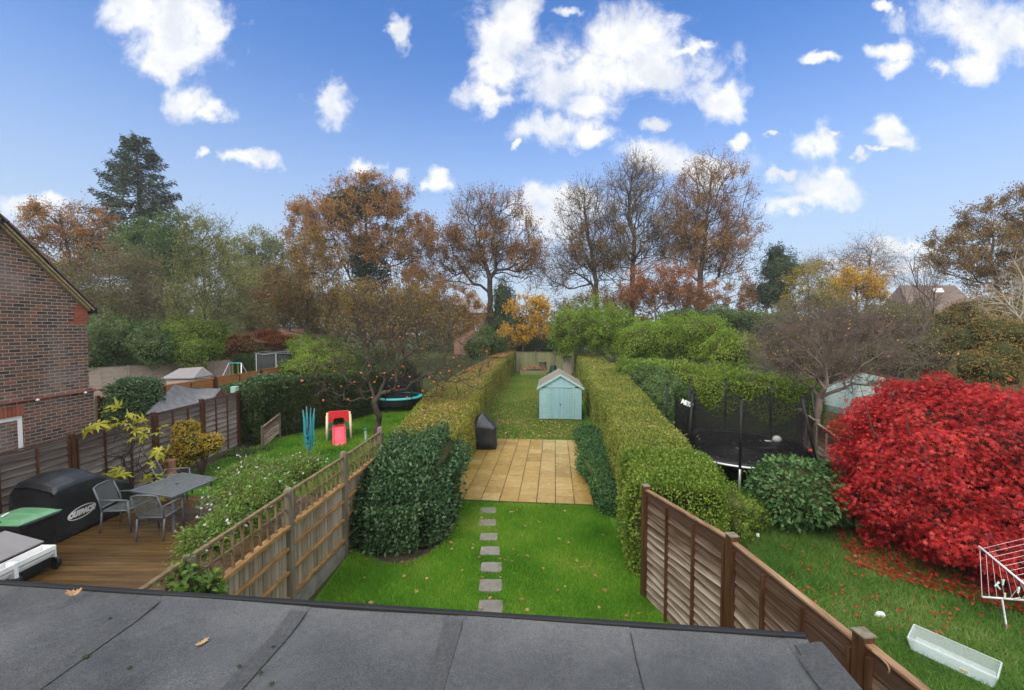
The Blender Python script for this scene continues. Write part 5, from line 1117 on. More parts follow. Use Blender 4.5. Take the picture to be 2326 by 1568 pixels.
def net_sheet(mb, a, b, z0, z1a, z1b, sag, n=10, m_=6):
    vs = []
    for j in range(m_ + 1):
        for i in range(n + 1):
            u, v = i / n, j / m_; zt = z1a + (z1b - z1a) * u - sag * 4 * u * (1 - u); p = Vector(a).lerp(Vector(b), u); vs.append((p.x, p.y, z0 + (zt - z0) * v))
    mb.add(vs, [(j * (n + 1) + i, j * (n + 1) + i + 1, (j + 1) * (n + 1) + i + 1, (j + 1) * (n + 1) + i) for j in range(m_) for i in range(n)])
def trampoline_right():
    cx, cy, r, zr = 6.62, 12.45, 2.0, 0.80; root = thing('trampoline', 'round black trampoline with sagging safety net behind the right hedge', 'trampoline', (cx, cy, 0))
    m = MB(); m.lathe([(0.001, zr - 0.012), (r * 0.55, zr - 0.01), (r * 0.88, zr)], (cx, cy, 0), 48); m.build('mat', M['cover'], root, smooth=True)
    m = MB(); m.lathe([(r * 0.86, zr - 0.004), (r * 0.87, zr + 0.02), (r * 0.99, zr + 0.015), (r * 1.0, zr - 0.03), (r * 0.9, zr - 0.04)], (cx, cy, 0), 48); m.build('pad', M['black'], root)
    m = MB(); m.tube([(cx + r * 1.02 * math.cos(2 * PI * k / 48), cy + r * 1.02 * math.sin(2 * PI * k / 48), zr - 0.05) for k in range(49)], 0.03, 8, cap=False); m.build('rim', M['steel'], root, smooth=True)
    ang = [-118, -62, -8, 38, 75, 112, 160, 205]; T = []; leans = [(0, 0), (-0.38, 0.1), (-.15, 0.1), (0, 0), (0, 0), (0.05, 0), (0.05, 0), (0.15, 0.15)]
    for a, ln in zip(ang, leans):
        t = math.radians(a); px, py = cx + r * 1.03 * math.cos(t), cy + r * 1.03 * math.sin(t); top = Vector((px + ln[0], py + ln[1], 2.46)); T.append(top)
        m = MB(); m.tube([(px, py, 0.0), (px, py, zr)], 0.03, 8); m.build('leg', M['steel'], root, smooth=True)
        m = MB(); m.tube([(px, py, zr - 0.1), top], 0.032, 8); po = m.build('net_pole', M['black'], root, smooth=True)
        m = MB(); m.lathe([(0.035, 0), (0.05, 0.01), (0.05, 0.05), (0.03, 0.06)], top, 10); m.build('pole_cap', M['black'], root)
    n = MB(); k = len(T); sag = [0.55, 0.35, 0.35, 0.45, 0.8, 0.8, 0.35, 0.45]
    for i in range(k):
        a, b = T[i], T[(i + 1) % k]; q = math.radians(ang[i]); q2 = math.radians(ang[(i + 1) % k]); net_sheet(n, (cx + r * 0.9 * math.cos(q), cy + r * 0.9 * math.sin(q), 0), (cx + r * 0.9 * math.cos(q2), cy + r * .9 * math.sin(q2), 0), zr + 0.02, 2.3, 2.3, sag[i])
    n.build('safety_net', M['net'], root, smooth=True)
    # pale lettering along the net's upper edge at the left
    q = Q(1556, 912, 11.9); text_obj('METIS', 0.16, (q.x + 0.02, q.y - 0.03, q.z - 0.1), -0.05, root, bold=0.01, tilt=0.42)
    return cx, cy, r, zr
TR = trampoline_right()
m = MB(); c = Q(1764, 1003, 12.9); m.lathe([(0.13, 0), (0.125, 0.08), (0.09, 0.14), (0.03, 0.165), (0.001, 0.17)], (c.x, c.y, 0.80), 18); m.prism([(c.x - 0.16, c.y - 0.06, 0.805), (c.x - 0.36, c.y - 0.09, 0.81), (c.x - 0.36, c.y + 0.06, 0.81), (c.x - 0.16, c.y + 0.09, 0.805)], (0, 0, 0.012)); tag(m.build('sun_hat', M['white'], smooth=True), 'white cap lying on the black trampoline bed', 'cap')
def trampoline_left():
    c = Q(903, 898, 22.2); r = 1.25; root = thing('trampoline', 'small trampoline with bright aqua padding behind the apple tree', 'trampoline', (c.x, c.y, 0)); z = 0.72
    m = MB(); m.lathe([(r * 0.88, z - 0.02), (r * 0.88, z + 0.02), (r, z + 0.015), (r, z - 0.05), (r * .9, z - .05)], (c.x, c.y, 0), 32); m.build('pad', M['aqua'], root)
    m = MB(); m.lathe([(0.001, z - 0.02), (r * 0.84, z - 0.01)], (c.x, c.y, 0), 32); m.build('mat', M['black'], root)
    for k in range(6):
        t = k * PI / 3 + 0.3; px, py = c.x + r * math.cos(t), c.y + r * math.sin(t); m = MB(); m.tube([(px, py, 0), (px, py, 1.95)], 0.025, 6); m.build('net_pole', M['black'], root)
    n = MB()
    for k in range(6):
        t, t2 = k * PI / 3 + 0.3, (k + 1) * PI / 3 + 0.3; net_sheet(n, (c.x + r * .95 * math.cos(t), c.y + r * .95 * math.sin(t), 0), (c.x + r * .95 * math.cos(t2), c.y + r * .95 * math.sin(t2), 0), z, 1.9, 1.9, 0.1)
    n.build('safety_net', M['net'], root)
    s = MB(); s.lathe([(r * 1.0, 0.35), (r * 1.02, z - 0.06)], (c.x, c.y, 0), 32); s.build('skirt', M['black'], root)
trampoline_left()
def trampoline_far():
    c = Q(628, 812, 30.5); r = 1.35; root = thing('trampoline', 'far netted trampoline beyond the end of the orange fence', 'trampoline', (c.x, c.y, 0)); z = 0.8
    m = MB(); m.lathe([(0.001, z - 0.02), (r * 0.84, z - 0.01), (r, z), (r, z - 0.06)], (c.x, c.y, 0), 28); m.build('mat', M['black'], root)
    n = MB(); n.lathe([(r * 0.98, z), (r * 0.98, 2.42)], (c.x, c.y, 0), 28); n.build('safety_net', M['netfar'], root, smooth=True)
    m = MB(); m.tube([(c.x + r * math.cos(2 * PI * k / 32), c.y + r * math.sin(2 * PI * k / 32), 2.45 + 0.04 * math.sin(k)) for k in range(33)], 0.03, 6, cap=False); m.build('top_ring', M['metal'], root)
    for k in range(6): t = k * PI / 3 - 1.1; px, py = c.x + r * 1.02 * math.cos(t), c.y + r * 1.02 * math.sin(t); m = MB(); m.tube([(px, py, 0), (px, py, 2.45)], 0.032, 6); m.build('net_pole', M['steel'], root)
trampoline_far()
def swing():
    a, b = Q(520, 825, 29.0), Q(548, 825, 29.0); root = thing('swing_frame', 'turquoise tubular swing frame seen over the orange fence', 'swing', (a.x, a.y, 0)); m = MB(); m.tube([a, b], 0.035, 8); m.build('top_bar', M['teal'], root)
    for p, s in ((a, -1), (b, 1)):
        for dy in (-0.8, 0.8): m = MB(); m.tube([p, (p.x + s * 0.45, p.y + dy, 0)], 0.03, 8); m.build('leg', M['steel'], root)
    for f in (0.3, 0.72): p = a.lerp(b, f); m = MB(); m.tube([p, (p.x, p.y, 0.9)], 0.012, 5); m.box((p.x, p.y, 0.9), (0.35, 0.16, 0.05)); m.build('swing_seat', M['bright_plastic'], root)

swing()

# ------------------------------------------------------------------ right garden things
def airer():
    A, B = Q(2223, 1241, 6.15), Q(2420, 1405, 4.95); Cc, D = Q(2230, 1356, 6.05), Q(2440, 1372, 5.85)
    root = thing('clothes_airer', 'white wire clothes airer standing by the red maple at the right edge', 'airer', (Cc.x, Cc.y, 0))
    m = MB(); m.tube([A, B], 0.013, 8); m.build('upper_rail', M['white'], root, smooth=True); m = MB(); m.tube([Cc, D], 0.016, 8); m.build('lower_rail', M['steel'], root, smooth=True)
    w_ = MB()
    for k in range(11): f = 0.01 + k * 0.085; w_.tube([A.lerp(B, f), Cc.lerp(D, max(0.0, f - 0.015 if k else 0.0))], 0.0026, 5)
    for k in range(8): f = 0.04 + 0.07 * k; p = A.lerp(B, f); w_.tube([p, p + Vector((1.6, 0.35, 0.12 - 0.01 * k))], 0.0016, 5)
    for k in range(4): f = 0.3 + 0.13 * k; p = Cc.lerp(D, f); w_.tube([p, p + Vector((0.9, 0.5, 0.1))], 0.0016, 5)
    w_.build('wires', M['white'], root)
    for p in (Cc.lerp(D, 0.22), D): m = MB(); m.tube([p, (p.x - 0.05, p.y - 0.12, 0)], 0.012, 6); m.build('leg', M['steel'], root)
    for p in (B, D): m = MB(); m.tube([p, (p.x + 0.3, p.y + 0.2, 0)], 0.012, 6); m.build('leg', M['steel'], root)
    def peg(c, tilt, mat, lab, spread=0.16):
        mm = MB()
        for s in (-1, 1):
            d = Vector((math.sin(tilt + s * spread), 0, math.cos(tilt + s * spread))); mm.bar(c - d * 0.03, c + d * 0.055, 0.012, 0.013, up=(0, 1, 0))
        mm.box(c, (0.018, 0.016, 0.014)); tag(mm.build('clothes_peg', mat, bevel=0.002), lab, 'peg', 'pegs on the airer')
    fw = lambda k, t: A.lerp(B, 0.01 + k * 0.085).lerp(Cc.lerp(D, 0.01 + k * 0.085 - .015), t) + Vector((0, -0.012, 0))
    peg(fw(2, 0.66), 0.75, M['peg'], 'mint peg splayed outwards on the third wire of the airer'); peg(fw(2, 0.72) + Vector((0.02, -0.01, 0)), -0.7, M['peg'], 'mint peg crossed under the splayed one on the airer wire'); peg(fw(3, 0.55), 0.05, M['peg'], 'mint peg with a yellow end, uppermost on the airer wires')
    peg(fw(3, 0.88), PI, M['pegy'], 'cream peg clipped low on the fourth airer wire'); peg(fw(5, 0.62), 0.1, M['peg'], 'mint peg alone on the sixth airer wire'); peg(Cc.lerp(D, 0.36) + Vector((0, -0.02, 0.025)), 1.4, M['pegy'], 'cream peg lying flat along the lower airer rail', 0.05)
airer()
def plastic_box():
    c = G(2162, 1512); u = (G(2245, 1560) - G(2075, 1482)); u.z = 0; L = 0.80; u.normalize(); root = thing('storage_box', 'clear plastic underbed storage box lying open on the grass', 'storage box', (c.x, c.y, 0.02), rz=math.atan2(u.y, u.x)); kw = dict(world=False)
    t, w_, h = 0.006, 0.30, 0.17; m = MB(); b = 0.9
    pts_b = [(-L / 2 * b, -w_ / 2 * b), (L / 2 * b, -w_ / 2 * b), (L / 2 * b, w_ / 2 * b), (-L / 2 * b, w_ / 2 * b)]; pts_t = [(-L / 2, -w_ / 2), (L / 2, -w_ / 2), (L / 2, w_ / 2), (-L / 2, w_ / 2)]
    def ring(s, z, ins): return [(x * s - math.copysign(ins, x), y * s - math.copysign(ins, y), z) for x, y in pts_t]
    R = [ring(b, 0.0, 0), ring(1, h, 0), ring(1, h, -0.018), ring(1, h + 0.012, -0.018), ring(1, h + 0.012, t), ring(b, 0.008, t)]
    vs = [v for r in R for v in r]; fs = [(i * 4 + k, i * 4 + (k + 1) % 4, (i + 1) * 4 + (k + 1) % 4, (i + 1) * 4 + k) for i in range(5) for k in range(4)] + [(3, 2, 1, 0), (20, 21, 22, 23)]
    m.add(vs, fs); o = m.build('body', M['clear'], root, bevel=0.012, **kw); root.rotation_euler = (0.22, 0.02, math.atan2(u.y, u.x)); root.location.z = 0.06
    s = MB(); s.box((0.12, -0.142, 0.06), (0.07, 0.004, 0.05), Matrix.Rotation(0.2, 3, 'X')); s.build('sticker', M['pegy'], root, **kw)
plastic_box()
c = G(1998, 1403); m = MB(); g = random.Random(2)
m.lathe([(0.03, 0), (0.07, 0.02), (0.06, 0.05), (0.02, 0.06)], c, 7, 1.1, 0.7); m.v = [tuple(Vector(v) + Vector((g.uniform(-.02, .02), g.uniform(-.02, .02), g.uniform(0, .025)))) for v in m.v]; tag(m.build('plastic_wrapper', M['white']), 'crumpled white plastic wrapper lying in the right lawn', 'litter')
c = G(1720, 1226); m = MB(); m.lathe([(0.004, 0), (0.004, 0.06), (0.035, 0.07), (0.03, 0.12), (0.01, 0.13)], c, 8); tag(m.build('garden_light', M['white']), 'tiny white solar light in the grass left of the camellia', 'light')
# beige cane bent over the fence
z = 1.0; p = Q(1998, 1500, 2.86); m = MB(); m.tube([p + Vector((-0.03, 0.03, 0.045)), p + Vector((-0.01, 0.0, 0.03)), p + Vector((0.02, -0.03, 0.0)), p + Vector((0.03, -0.04, -0.03)), p + Vector((0.025, -0.04, -0.06))], 0.006, 6); tag(m.build('bent_strap', M['cap'], smooth=True), 'bent tan strap hanging on the near panel of the right fence', 'strap')
def gazebo():
    c = Q(1955, 900, 15.6); root = thing('gazebo', 'pale green canvas gazebo roof with a small raised vent cap', 'gazebo', (c.x, c.y, 0)); w_ = 1.75; ze, zt = 1.55, 2.30
    cc = (c.x, c.y)
    def pyr(m, w0, z0, w1, z1, n=8):
        R = [[(cc[0] + sx * (w0 + (w1 - w0) * k / n), cc[1] + sy * (w0 + (w1 - w0) * k / n), z0 + (z1 - z0) * (k / n) ** 1.25) for sx, sy in ((-1, -1), (0, -1.0), (1, -1), (1, 0), (1, 1), (0, 1), (-1, 1), (-1, 0))] for k in range(n + 1)]
        rings(m, R, 8)
    m = MB(); pyr(m, w_, ze, 0.3, zt); m.build('canopy', M['tarpgreen'], root)
    m = MB(); R = [[(cc[0] + 0.02 + sx * s, cc[1] + sy * s, z + 0.10 * sx * (s > 0.05)) for sx, sy in ((-1, -1), (1, -1), (1, 1), (-1, 1))] for s, z in ((0.46, zt - 0.0), (0.44, zt + 0.05), (0.02, zt + 0.28))]; rings(m, R, 4); m.build('vent_cap', M['tarpgreen'], root)
    v = MB(); 
    for sx, sy in ((0, -1), (1, 0), (0, 1), (-1, 0)): v.box((cc[0] + sx * w_, cc[1] + sy * w_, ze - 0.1), (0.02 + 2 * w_ * (sx == 0), 0.02 + 2 * w_ * (sy == 0), 0.2))
    v.build('valance', M['tarpgreen'], root)
    for sx in (-1, 1):
        for sy in (-1, 1): m = MB(); m.tube([(cc[0] + sx * w_ * .97, cc[1] + sy * w_ * .97, 0), (cc[0] + sx * w_ * .97, cc[1] + sy * w_ * .97, ze)], 0.03, 6); m.build('leg', M['metal'], root)
gazebo()
# end of our garden: leaf bed, barrel, compost bin, cabinet
a, b = G(1180, 851), G(1241, 852); a.y = b.y = 37.6; a.x, b.x = (1181 - CX) / F * 37.6, (1241 - CX) / F * 37.6
root = thing('raised_bed', 'wooden raised bed heaped with fallen orange leaves', 'raised bed', (a.x, a.y, 0)); m = MB(); w_ = b.x - a.x
for (cx_, cy_, dx, dy) in ((w_ / 2, 0, w_, 0.06), (w_ / 2, 1.5, w_, 0.06), (0.03, 0.75, 0.06, 1.44), (w_ - 0.03, 0.75, 0.06, 1.44)): m.box((a.x + cx_, a.y + cy_, 0.24), (dx, dy, 0.48))
m.build('frame', M['fgreen'], root); g2 = np.random.default_rng(4); n = 900; P = np.stack([a.x + 0.1 + g2.random(n) * (w_ - .2), a.y + .08 + g2.random(n) * 1.36, 0.42 + g2.random(n) * 0.1], 1); P[:, 2] += 0.28 * np.exp(-((P[:, 0] - a.x - w_ / 2) / 0.8) ** 2); leaves('leaf_heap', P, 0.10, M['litter'], root, asp=0.7)
m = MB(); m.box((a.x + w_ / 2, a.y + 0.75, 0.3), (w_ - 0.1, 1.4, 0.25)); m.build('soil_fill', M['soil'], root)
c = Q(1232, 828, 39.3); m = MB(); m.lathe([(0.30, 0), (0.36, 0.4), (0.36, 0.75), (0.33, 1.05), (0.37, 1.08), (0.36, 1.13), (0.08, 1.2)], (c.x, c.y, 0), 18); m.lathe([(0.05, 0), (0.06, 0.12), (0.02, 0.16)], (c.x + 0.02, c.y, 1.19), 8); tag(m.build('water_butt', M['barrel'], smooth=True), 'brown water butt by the leaf bed at the garden end', 'barrel')
c = Q(1256, 836, 37.0); m = MB(); m.lathe([(0.36, 0), (0.33, 0.5), (0.27, 0.85), (0.28, 0.88), (0.25, 0.98), (0.05, 1.0)], (c.x, c.y, 0), 14); tag(m.build('compost_bin', M['bindk']), 'dark green compost bin behind the blue shed', 'compost bin')
c = Q(1289, 834, 37.5); root = thing('storage_cabinet', 'tall beige storage cabinet at the end of the right hedge', 'cabinet', (c.x, c.y, 0)); m = MB(); m.box((c.x, c.y + 0.3, 0.82), (0.70, 0.6, 1.64)); m.build('body', M['beige'], root, bevel=0.01); m = MB(); m.prism([(c.x - 0.39, c.y - 0.06, 1.645), (c.x + 0.39, c.y - .06, 1.69), (c.x + .39, c.y - .06, 1.73), (c.x - .39, c.y - .06, 1.685)], (0, 0.72, 0)); m.build('lid', M['conc'], root)
for sx in (-1, 1): m = MB(); m.box((c.x + sx * 0.17, c.y - 0.012, 0.82), (0.32, 0.02, 1.5)); m.build('door', M['beige'], root, bevel=0.006)

# ------------------------------------------------------------------ hedges
hedge('clipped_hedge', 'long clipped hedge right of the lawn, olive and yellow on top', [((2.28, 8.75), (3.75, 8.75), 1.66), ((2.78, 11.8), (4.25, 11.8), 1.68), ((3.32, 16.7), (5.05, 16.5), 1.7), ((3.95, 22.5), (6.0, 22.0), 1.72), ((4.85, 30), (6.75, 29.5), 1.78), ((5.65, 38.5), (7.3, 38.2), 1.85)], 125000, 0.036, M['hedge'], M['hcore'], 71, rough=0.022, bulge=0.055)
hedge('clipped_hedge', 'bright green privet block at the near end of the right hedge', [((2.02, 7.25), (3.35, 6.9), 1.52), ((2.22, 8.0), (3.75, 7.8), 1.64), ((2.30, 8.85), (3.85, 8.7), 1.68)], 30000, 0.040, M['privet'], M['hcore'], 72, rough=0.045, bulge=0.10)
hedge('clipped_hedge', 'low clipped hedge left of our lawn, covered in yellow and orange leaves', [((-3.05, 10.9), (-1.45, 10.9), 1.42), ((-3.35, 14.0), (-1.32, 14.0), 1.45), ((-3.55, 18.3), (-1.38, 18.0), 1.48), ((-3.2, 25), (-1.3, 25), 1.5), ((-1.95, 34.5), (-0.5, 34.5), 1.72), ((-0.9, 42.5), (0.35, 42.2), 1.95)], 105000, 0.036, M['hedgel'], M['hcore'], 73, rough=0.022, bulge=0.055)
hedge('dark_hedge', 'tall dark green hedge behind the turquoise drier and toy slide', [((-9.9, 15.6), (-8.6, 16.6), 1.95), ((-8.9, 17.5), (-7.6, 18.4), 2.0), ((-7.9, 20.5), (-6.6, 21.0), 2.0), ((-7.2, 26.5), (-6.0, 26.5), 2.0)], 50000, 0.050, M['hedged'], M['hcore'], 74, rough=0.07)
hedge('garden_hedge', 'unclipped bright green hedge rising behind the trampoline', [((5.7, 23.5), (7.4, 24.2), 2.3), ((6.9, 19.0), (8.4, 20.0), 2.35), ((8.4, 16.2), (9.6, 17.6), 2.25), ((10.6, 14.9), (11.4, 16.4), 2.1)], 55000, 0.055, M['privet'], M['hcore'], 75, rough=0.13, bulge=0.22)
hedge('garden_hedge', 'dark leafy hedge between right hedge and trampoline', [((5.0, 13.3), (5.25, 14.6), 1.75), ((5.35, 16.0), (6.6, 16.5), 2.0), ((5.9, 20.5), (7.2, 20.5), 2.2)], 24000, 0.055, M['midgreen'], M['hcore'], 76, rough=0.12, bulge=0.18)
hedge('garden_hedge', 'clipped hedge across the far left gardens behind the swing', [((-20.5, 31.8), (-20.5, 33.2), 2.1), ((-14.5, 33.0), (-14.5, 34.4), 2.15), ((-9.6, 33.6), (-9.6, 35), 2.4)], 26000, 0.055, M['midgreen'], M['hcore'], 77)
hedge('dark_hedge', 'almost black clipped hedge beside the brick house, above the pale fence', [((-31.0, 29.2), (-31.0, 31.0), 3.3), ((-22.5, 31.0), (-22.5, 32.8), 3.3)], 22000, 0.06, M['hedged'], M['hcore'], 78)
# ------------------------------------------------------------------ shrubs near the house
def E(x, y, z, rx, ry, rz): return ((x, y, z), (rx, ry, rz))
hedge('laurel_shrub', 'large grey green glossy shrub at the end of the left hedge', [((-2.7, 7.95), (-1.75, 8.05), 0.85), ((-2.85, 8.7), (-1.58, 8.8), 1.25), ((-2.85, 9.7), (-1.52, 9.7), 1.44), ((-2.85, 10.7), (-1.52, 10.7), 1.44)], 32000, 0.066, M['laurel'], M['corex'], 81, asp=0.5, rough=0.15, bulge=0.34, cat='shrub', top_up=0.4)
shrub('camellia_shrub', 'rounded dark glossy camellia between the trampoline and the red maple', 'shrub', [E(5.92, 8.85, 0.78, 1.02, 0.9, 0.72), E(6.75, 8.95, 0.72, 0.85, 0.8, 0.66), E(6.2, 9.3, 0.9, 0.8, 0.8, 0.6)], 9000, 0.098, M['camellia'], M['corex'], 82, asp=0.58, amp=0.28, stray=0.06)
shrub('privet_shrub', 'loose privet growth spilling from the bright hedge end towards the camellia', 'shrub', [E(4.15, 8.3, 0.62, 0.62, 0.7, 0.60), E(4.75, 8.9, 0.42, 0.62, 0.6, 0.42)], 6500, 0.05, M['privet'], M['hcore'], 92, amp=0.42, depth=0.16, stray=0.18)
def maple_stems(root):
    c = Vector((7.85, 8.15, 0)); g = random.Random(3); V = []
    for k in range(9):
        a = g.uniform(0, 6.28); r = g.uniform(0.7, 1.7); m = MB(); m.tube([c, c + Vector((math.cos(a) * r * 0.3, math.sin(a) * r * .3, 1.2)), c + Vector((math.cos(a) * r * .8, math.sin(a) * r * .7, 2.3)), c + Vector((math.cos(a) * r, math.sin(a) * r * .85, 2.95 + g.uniform(0, .3)))], [0.05, 0.03, 0.012, 0.003], 6); m.build('stem', M['bark'], root, smooth=True)
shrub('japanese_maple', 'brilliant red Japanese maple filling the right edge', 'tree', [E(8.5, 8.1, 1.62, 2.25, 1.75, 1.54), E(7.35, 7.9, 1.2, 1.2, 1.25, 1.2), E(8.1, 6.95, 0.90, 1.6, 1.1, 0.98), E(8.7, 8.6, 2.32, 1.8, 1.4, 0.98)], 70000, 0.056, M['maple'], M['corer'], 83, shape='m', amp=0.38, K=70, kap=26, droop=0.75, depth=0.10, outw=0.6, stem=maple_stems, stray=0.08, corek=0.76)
gm = np.random.default_rng(5)
hedge('groundcover_bed', 'low mound of green groundcover between patio and right hedge', [((1.98, 9.75), (2.55, 9.4), 0.36), ((2.12, 12), (2.95, 12), 0.44), ((2.42, 15.5), (3.25, 15.5), 0.42), ((2.55, 16.7), (3.3, 16.9), 0.3)], 22000, 0.042, M['cover_pl'], M['hcore'], 84, rough=0.07, bulge=0.24, cat='plant')
shrub('evergreen_shrub', 'round glossy evergreen behind the weathered fence, beside the brick house', 'shrub', [E(*(Q(310, 892, 15.4)), 0.95, 0.8, 0.66), E(*(Q(300, 930, 15.2)), 0.9, 0.7, 0.8)], 8000, 0.10, M['laurel'], M['corex'], 85, base=(-13.4, 15.3, 0))
shrub('variegated_shrub', 'yellow and green variegated shrub against the left fence', 'shrub', [E(*(Q(438, 1010, 12.0)), 0.56, 0.5, 0.42), E(*(Q(425, 975, 12.1)), 0.36, 0.36, 0.30), E(*(Q(478, 1006, 12.0)), 0.36, 0.34, 0.32), E(*(Q(408, 1040, 11.9)), 0.45, 0.4, 0.35)], 6500, 0.060, M['euony'], M['corex'], 86, amp=0.42, K=30, base=(-8.7, 12.0, 0), stem=lambda r: [ (lambda m: (m.tube([(-8.7, 12.0, 0), (-8.7 + dx, 12.0, 1.0)], [0.035, 0.015], 6), m.build('stem', M['bark'], r)))(MB()) for dx in (-.3, 0.05, .3)])
shrub('ivy_column', 'dark ivy clad column between lap fence and low pink panel', 'ivy', [E(*(Q(578, 905, 15.7)), 0.45, 0.4, 0.55), E(*(Q(580, 950, 15.6)), 0.26, 0.26, 0.5), E(*(Q(585, 990, 15.5)), 0.18, 0.2, 0.45)], 5200, 0.065, M['hedged'], M['corex'], 87, asp=0.8, base=(-9.1, 15.6, 0))
shrub('ivy_mound', 'large leaved ivy spilling over the orange fence', 'ivy', [E(*(Q(605, 868, 22.5)), 1.2, 0.8, 0.42), E(*(Q(560, 885, 20.5)), 1.1, 0.7, 0.40), E(*(Q(650, 872, 22.5)), 1.0, 0.8, 0.50), E(*(Q(520, 890, 20)), 0.7, 0.6, 0.3)], 7500, 0.11, M['laurel'], M['corex'], 88, asp=0.8, base=(-12.4, 21.5, 0))
def jasmine():
    ells = [E(*(Q(552, 1115, 7.9)), 0.60, 0.8, 0.30), E(*(Q(620, 1075, 9.0)), 0.8, 0.8, 0.30), E(*(Q(528, 1180, 6.9)), 0.55, 0.62, 0.28), E(*(Q(470, 1225, 6.2)), 0.45, 0.5, 0.26), E(*(Q(690, 1060, 9.6)), 0.5, 0.6, 0.3), E(*(Q(600, 1130, 7.6)), 0.45, 0.7, 0.42), E(*(Q(560, 1070, 9.3)), 0.6, 0.6, 0.3)]
    r = shrub('jasmine', 'sprawling jasmine with white star flowers climbing over the trellis', 'climber', ells, 23000, 0.055, M['jasm'], M['hcore'], 89, asp=0.42, amp=0.42, K=40, kap=20, depth=0.22, stray=0.25, corek=0.62, base=(-3.9, 7.4, 0))
    g = np.random.default_rng(2); P = []; A = []
    for c, rr in ells:
        n = 15; d = rdir(n, g); d[:, 2] = np.abs(d[:, 2]); P.append(np.array(c) + np.array(rr) * d * g.uniform(0.95, 1.2, (n, 1)))
    P = np.concatenate(P); n = len(P); k = 5; PP = np.repeat(P, k, 0); nr = unit(g.normal(size=(n, 3)) * .6 + np.array((0.1, -0.5, 0.8))); a0, b0 = frames(nr); th = np.tile(np.arange(k) * 2 * PI / k, n)
    ax = np.repeat(a0, k, 0) * np.cos(th)[:, None] + np.repeat(b0, k, 0) * np.sin(th)[:, None]
    tag(leaves('flowers', PP, 0.026, M['flower'], r, ax=ax, nrm=np.repeat(nr, k, 0), asp=0.42, g=g), kind='stuff')
    # loose shoots
    S, T_ = [], []
    for c, rr in ells:
        for q in range(16):
            d = unit(g.normal(size=3) + np.array((0, 0, .4))); p = np.array(c) + np.array(rr) * d * 0.8; S.append(p); T_.append(p + unit(d + g.normal(size=3) * .5) * g.uniform(.2, .5))
    S, T_ = np.array(S), np.array(T_); V, Fc = prisms(S, T_, np.full(len(S), .005), np.full(len(S), .002), 3); tag(mk('stems', V, Fc, M['barkr'], r), kind='stuff')
    q = 6; L = S[:, None] + (T_ - S)[:, None] * np.linspace(.3, 1, q)[None, :, None]; leaves('shoot_leaves', L.reshape(-1, 3), 0.045, M['jasm'], r, asp=0.4, g=g)
    return r
jasmine()
p1_ = Q(428, 1290, 4.3); shrub('climber', 'small green climber wrapped round the nearest trellis post', 'climber', [E(-3.32, 4.28, 1.66, 0.14, 0.14, 0.22), E(-3.12, 4.42, 1.45, 0.10, 0.12, 0.25)], 420, 0.085, M['jasm'], M['corex'], 90, asp=0.55, depth=.25, corek=0.4)
# small plants along the foot of the left fence
shrub('bedding_plant', 'low dark plants under the ivy column by the lap fence', 'plant', [E(*(Q(545, 1035, 14.2)), 0.75, 0.5, 0.25), E(*(Q(600, 1028, 14.8)), 0.6, 0.45, 0.22)], 2600, 0.06, M['midgreen'], M['corex'], 91)
# fig: bare stems with a few large yellow leaves
def fig():
    r = tree('fig_tree', 'nearly bare fig with a few large yellow leaves behind the covered barbecue', 'tree', (-9.15, 10.3), [(285, 1000, 75, 65), (300, 1060, 80, 55), (240, 1040, 50, 50)], 10.4, 90, M['bark'], None, r0=0.0065, twig=(5, 0.35, 0.3), bf=0.25, first=0.0, trunk=[(-9.15, 10.3, 0.25)], seed=4, step=0.16, jit=0.3, up=-0.2)
    pts = [(190, 972), (240, 965), (262, 975), (285, 955), (312, 955), (330, 968), (345, 978), (320, 990), (355, 1032), (345, 1080), (370, 1090), (320, 1130), (270, 1118), (262, 1085), (283, 1072), (118, 975), (305, 1160), (295, 1180), (300, 1195), (350, 1140), (365, 1020), (300, 950), (272, 925), (325, 945), (345, 1110), (385, 1100)]
    g = np.random.default_rng(3); P = np.array([Q(x, y, 9.6 + 0.6 * g.random()) for x, y in pts]); P = np.repeat(P, 3, 0) + g.normal(size=(len(P) * 3, 3)) * 0.09; P = P[P[:, 2] > 0.2]
    leaves('leaves', P, 0.22, M['fig'], r, ax=g.normal(size=(len(P), 3)) * .7 + np.array((0, -.3, -.2)), nrm=g.normal(size=(len(P), 3)) * .4 + np.array((0, -.4, 1)), shape='m', g=g)
fig()
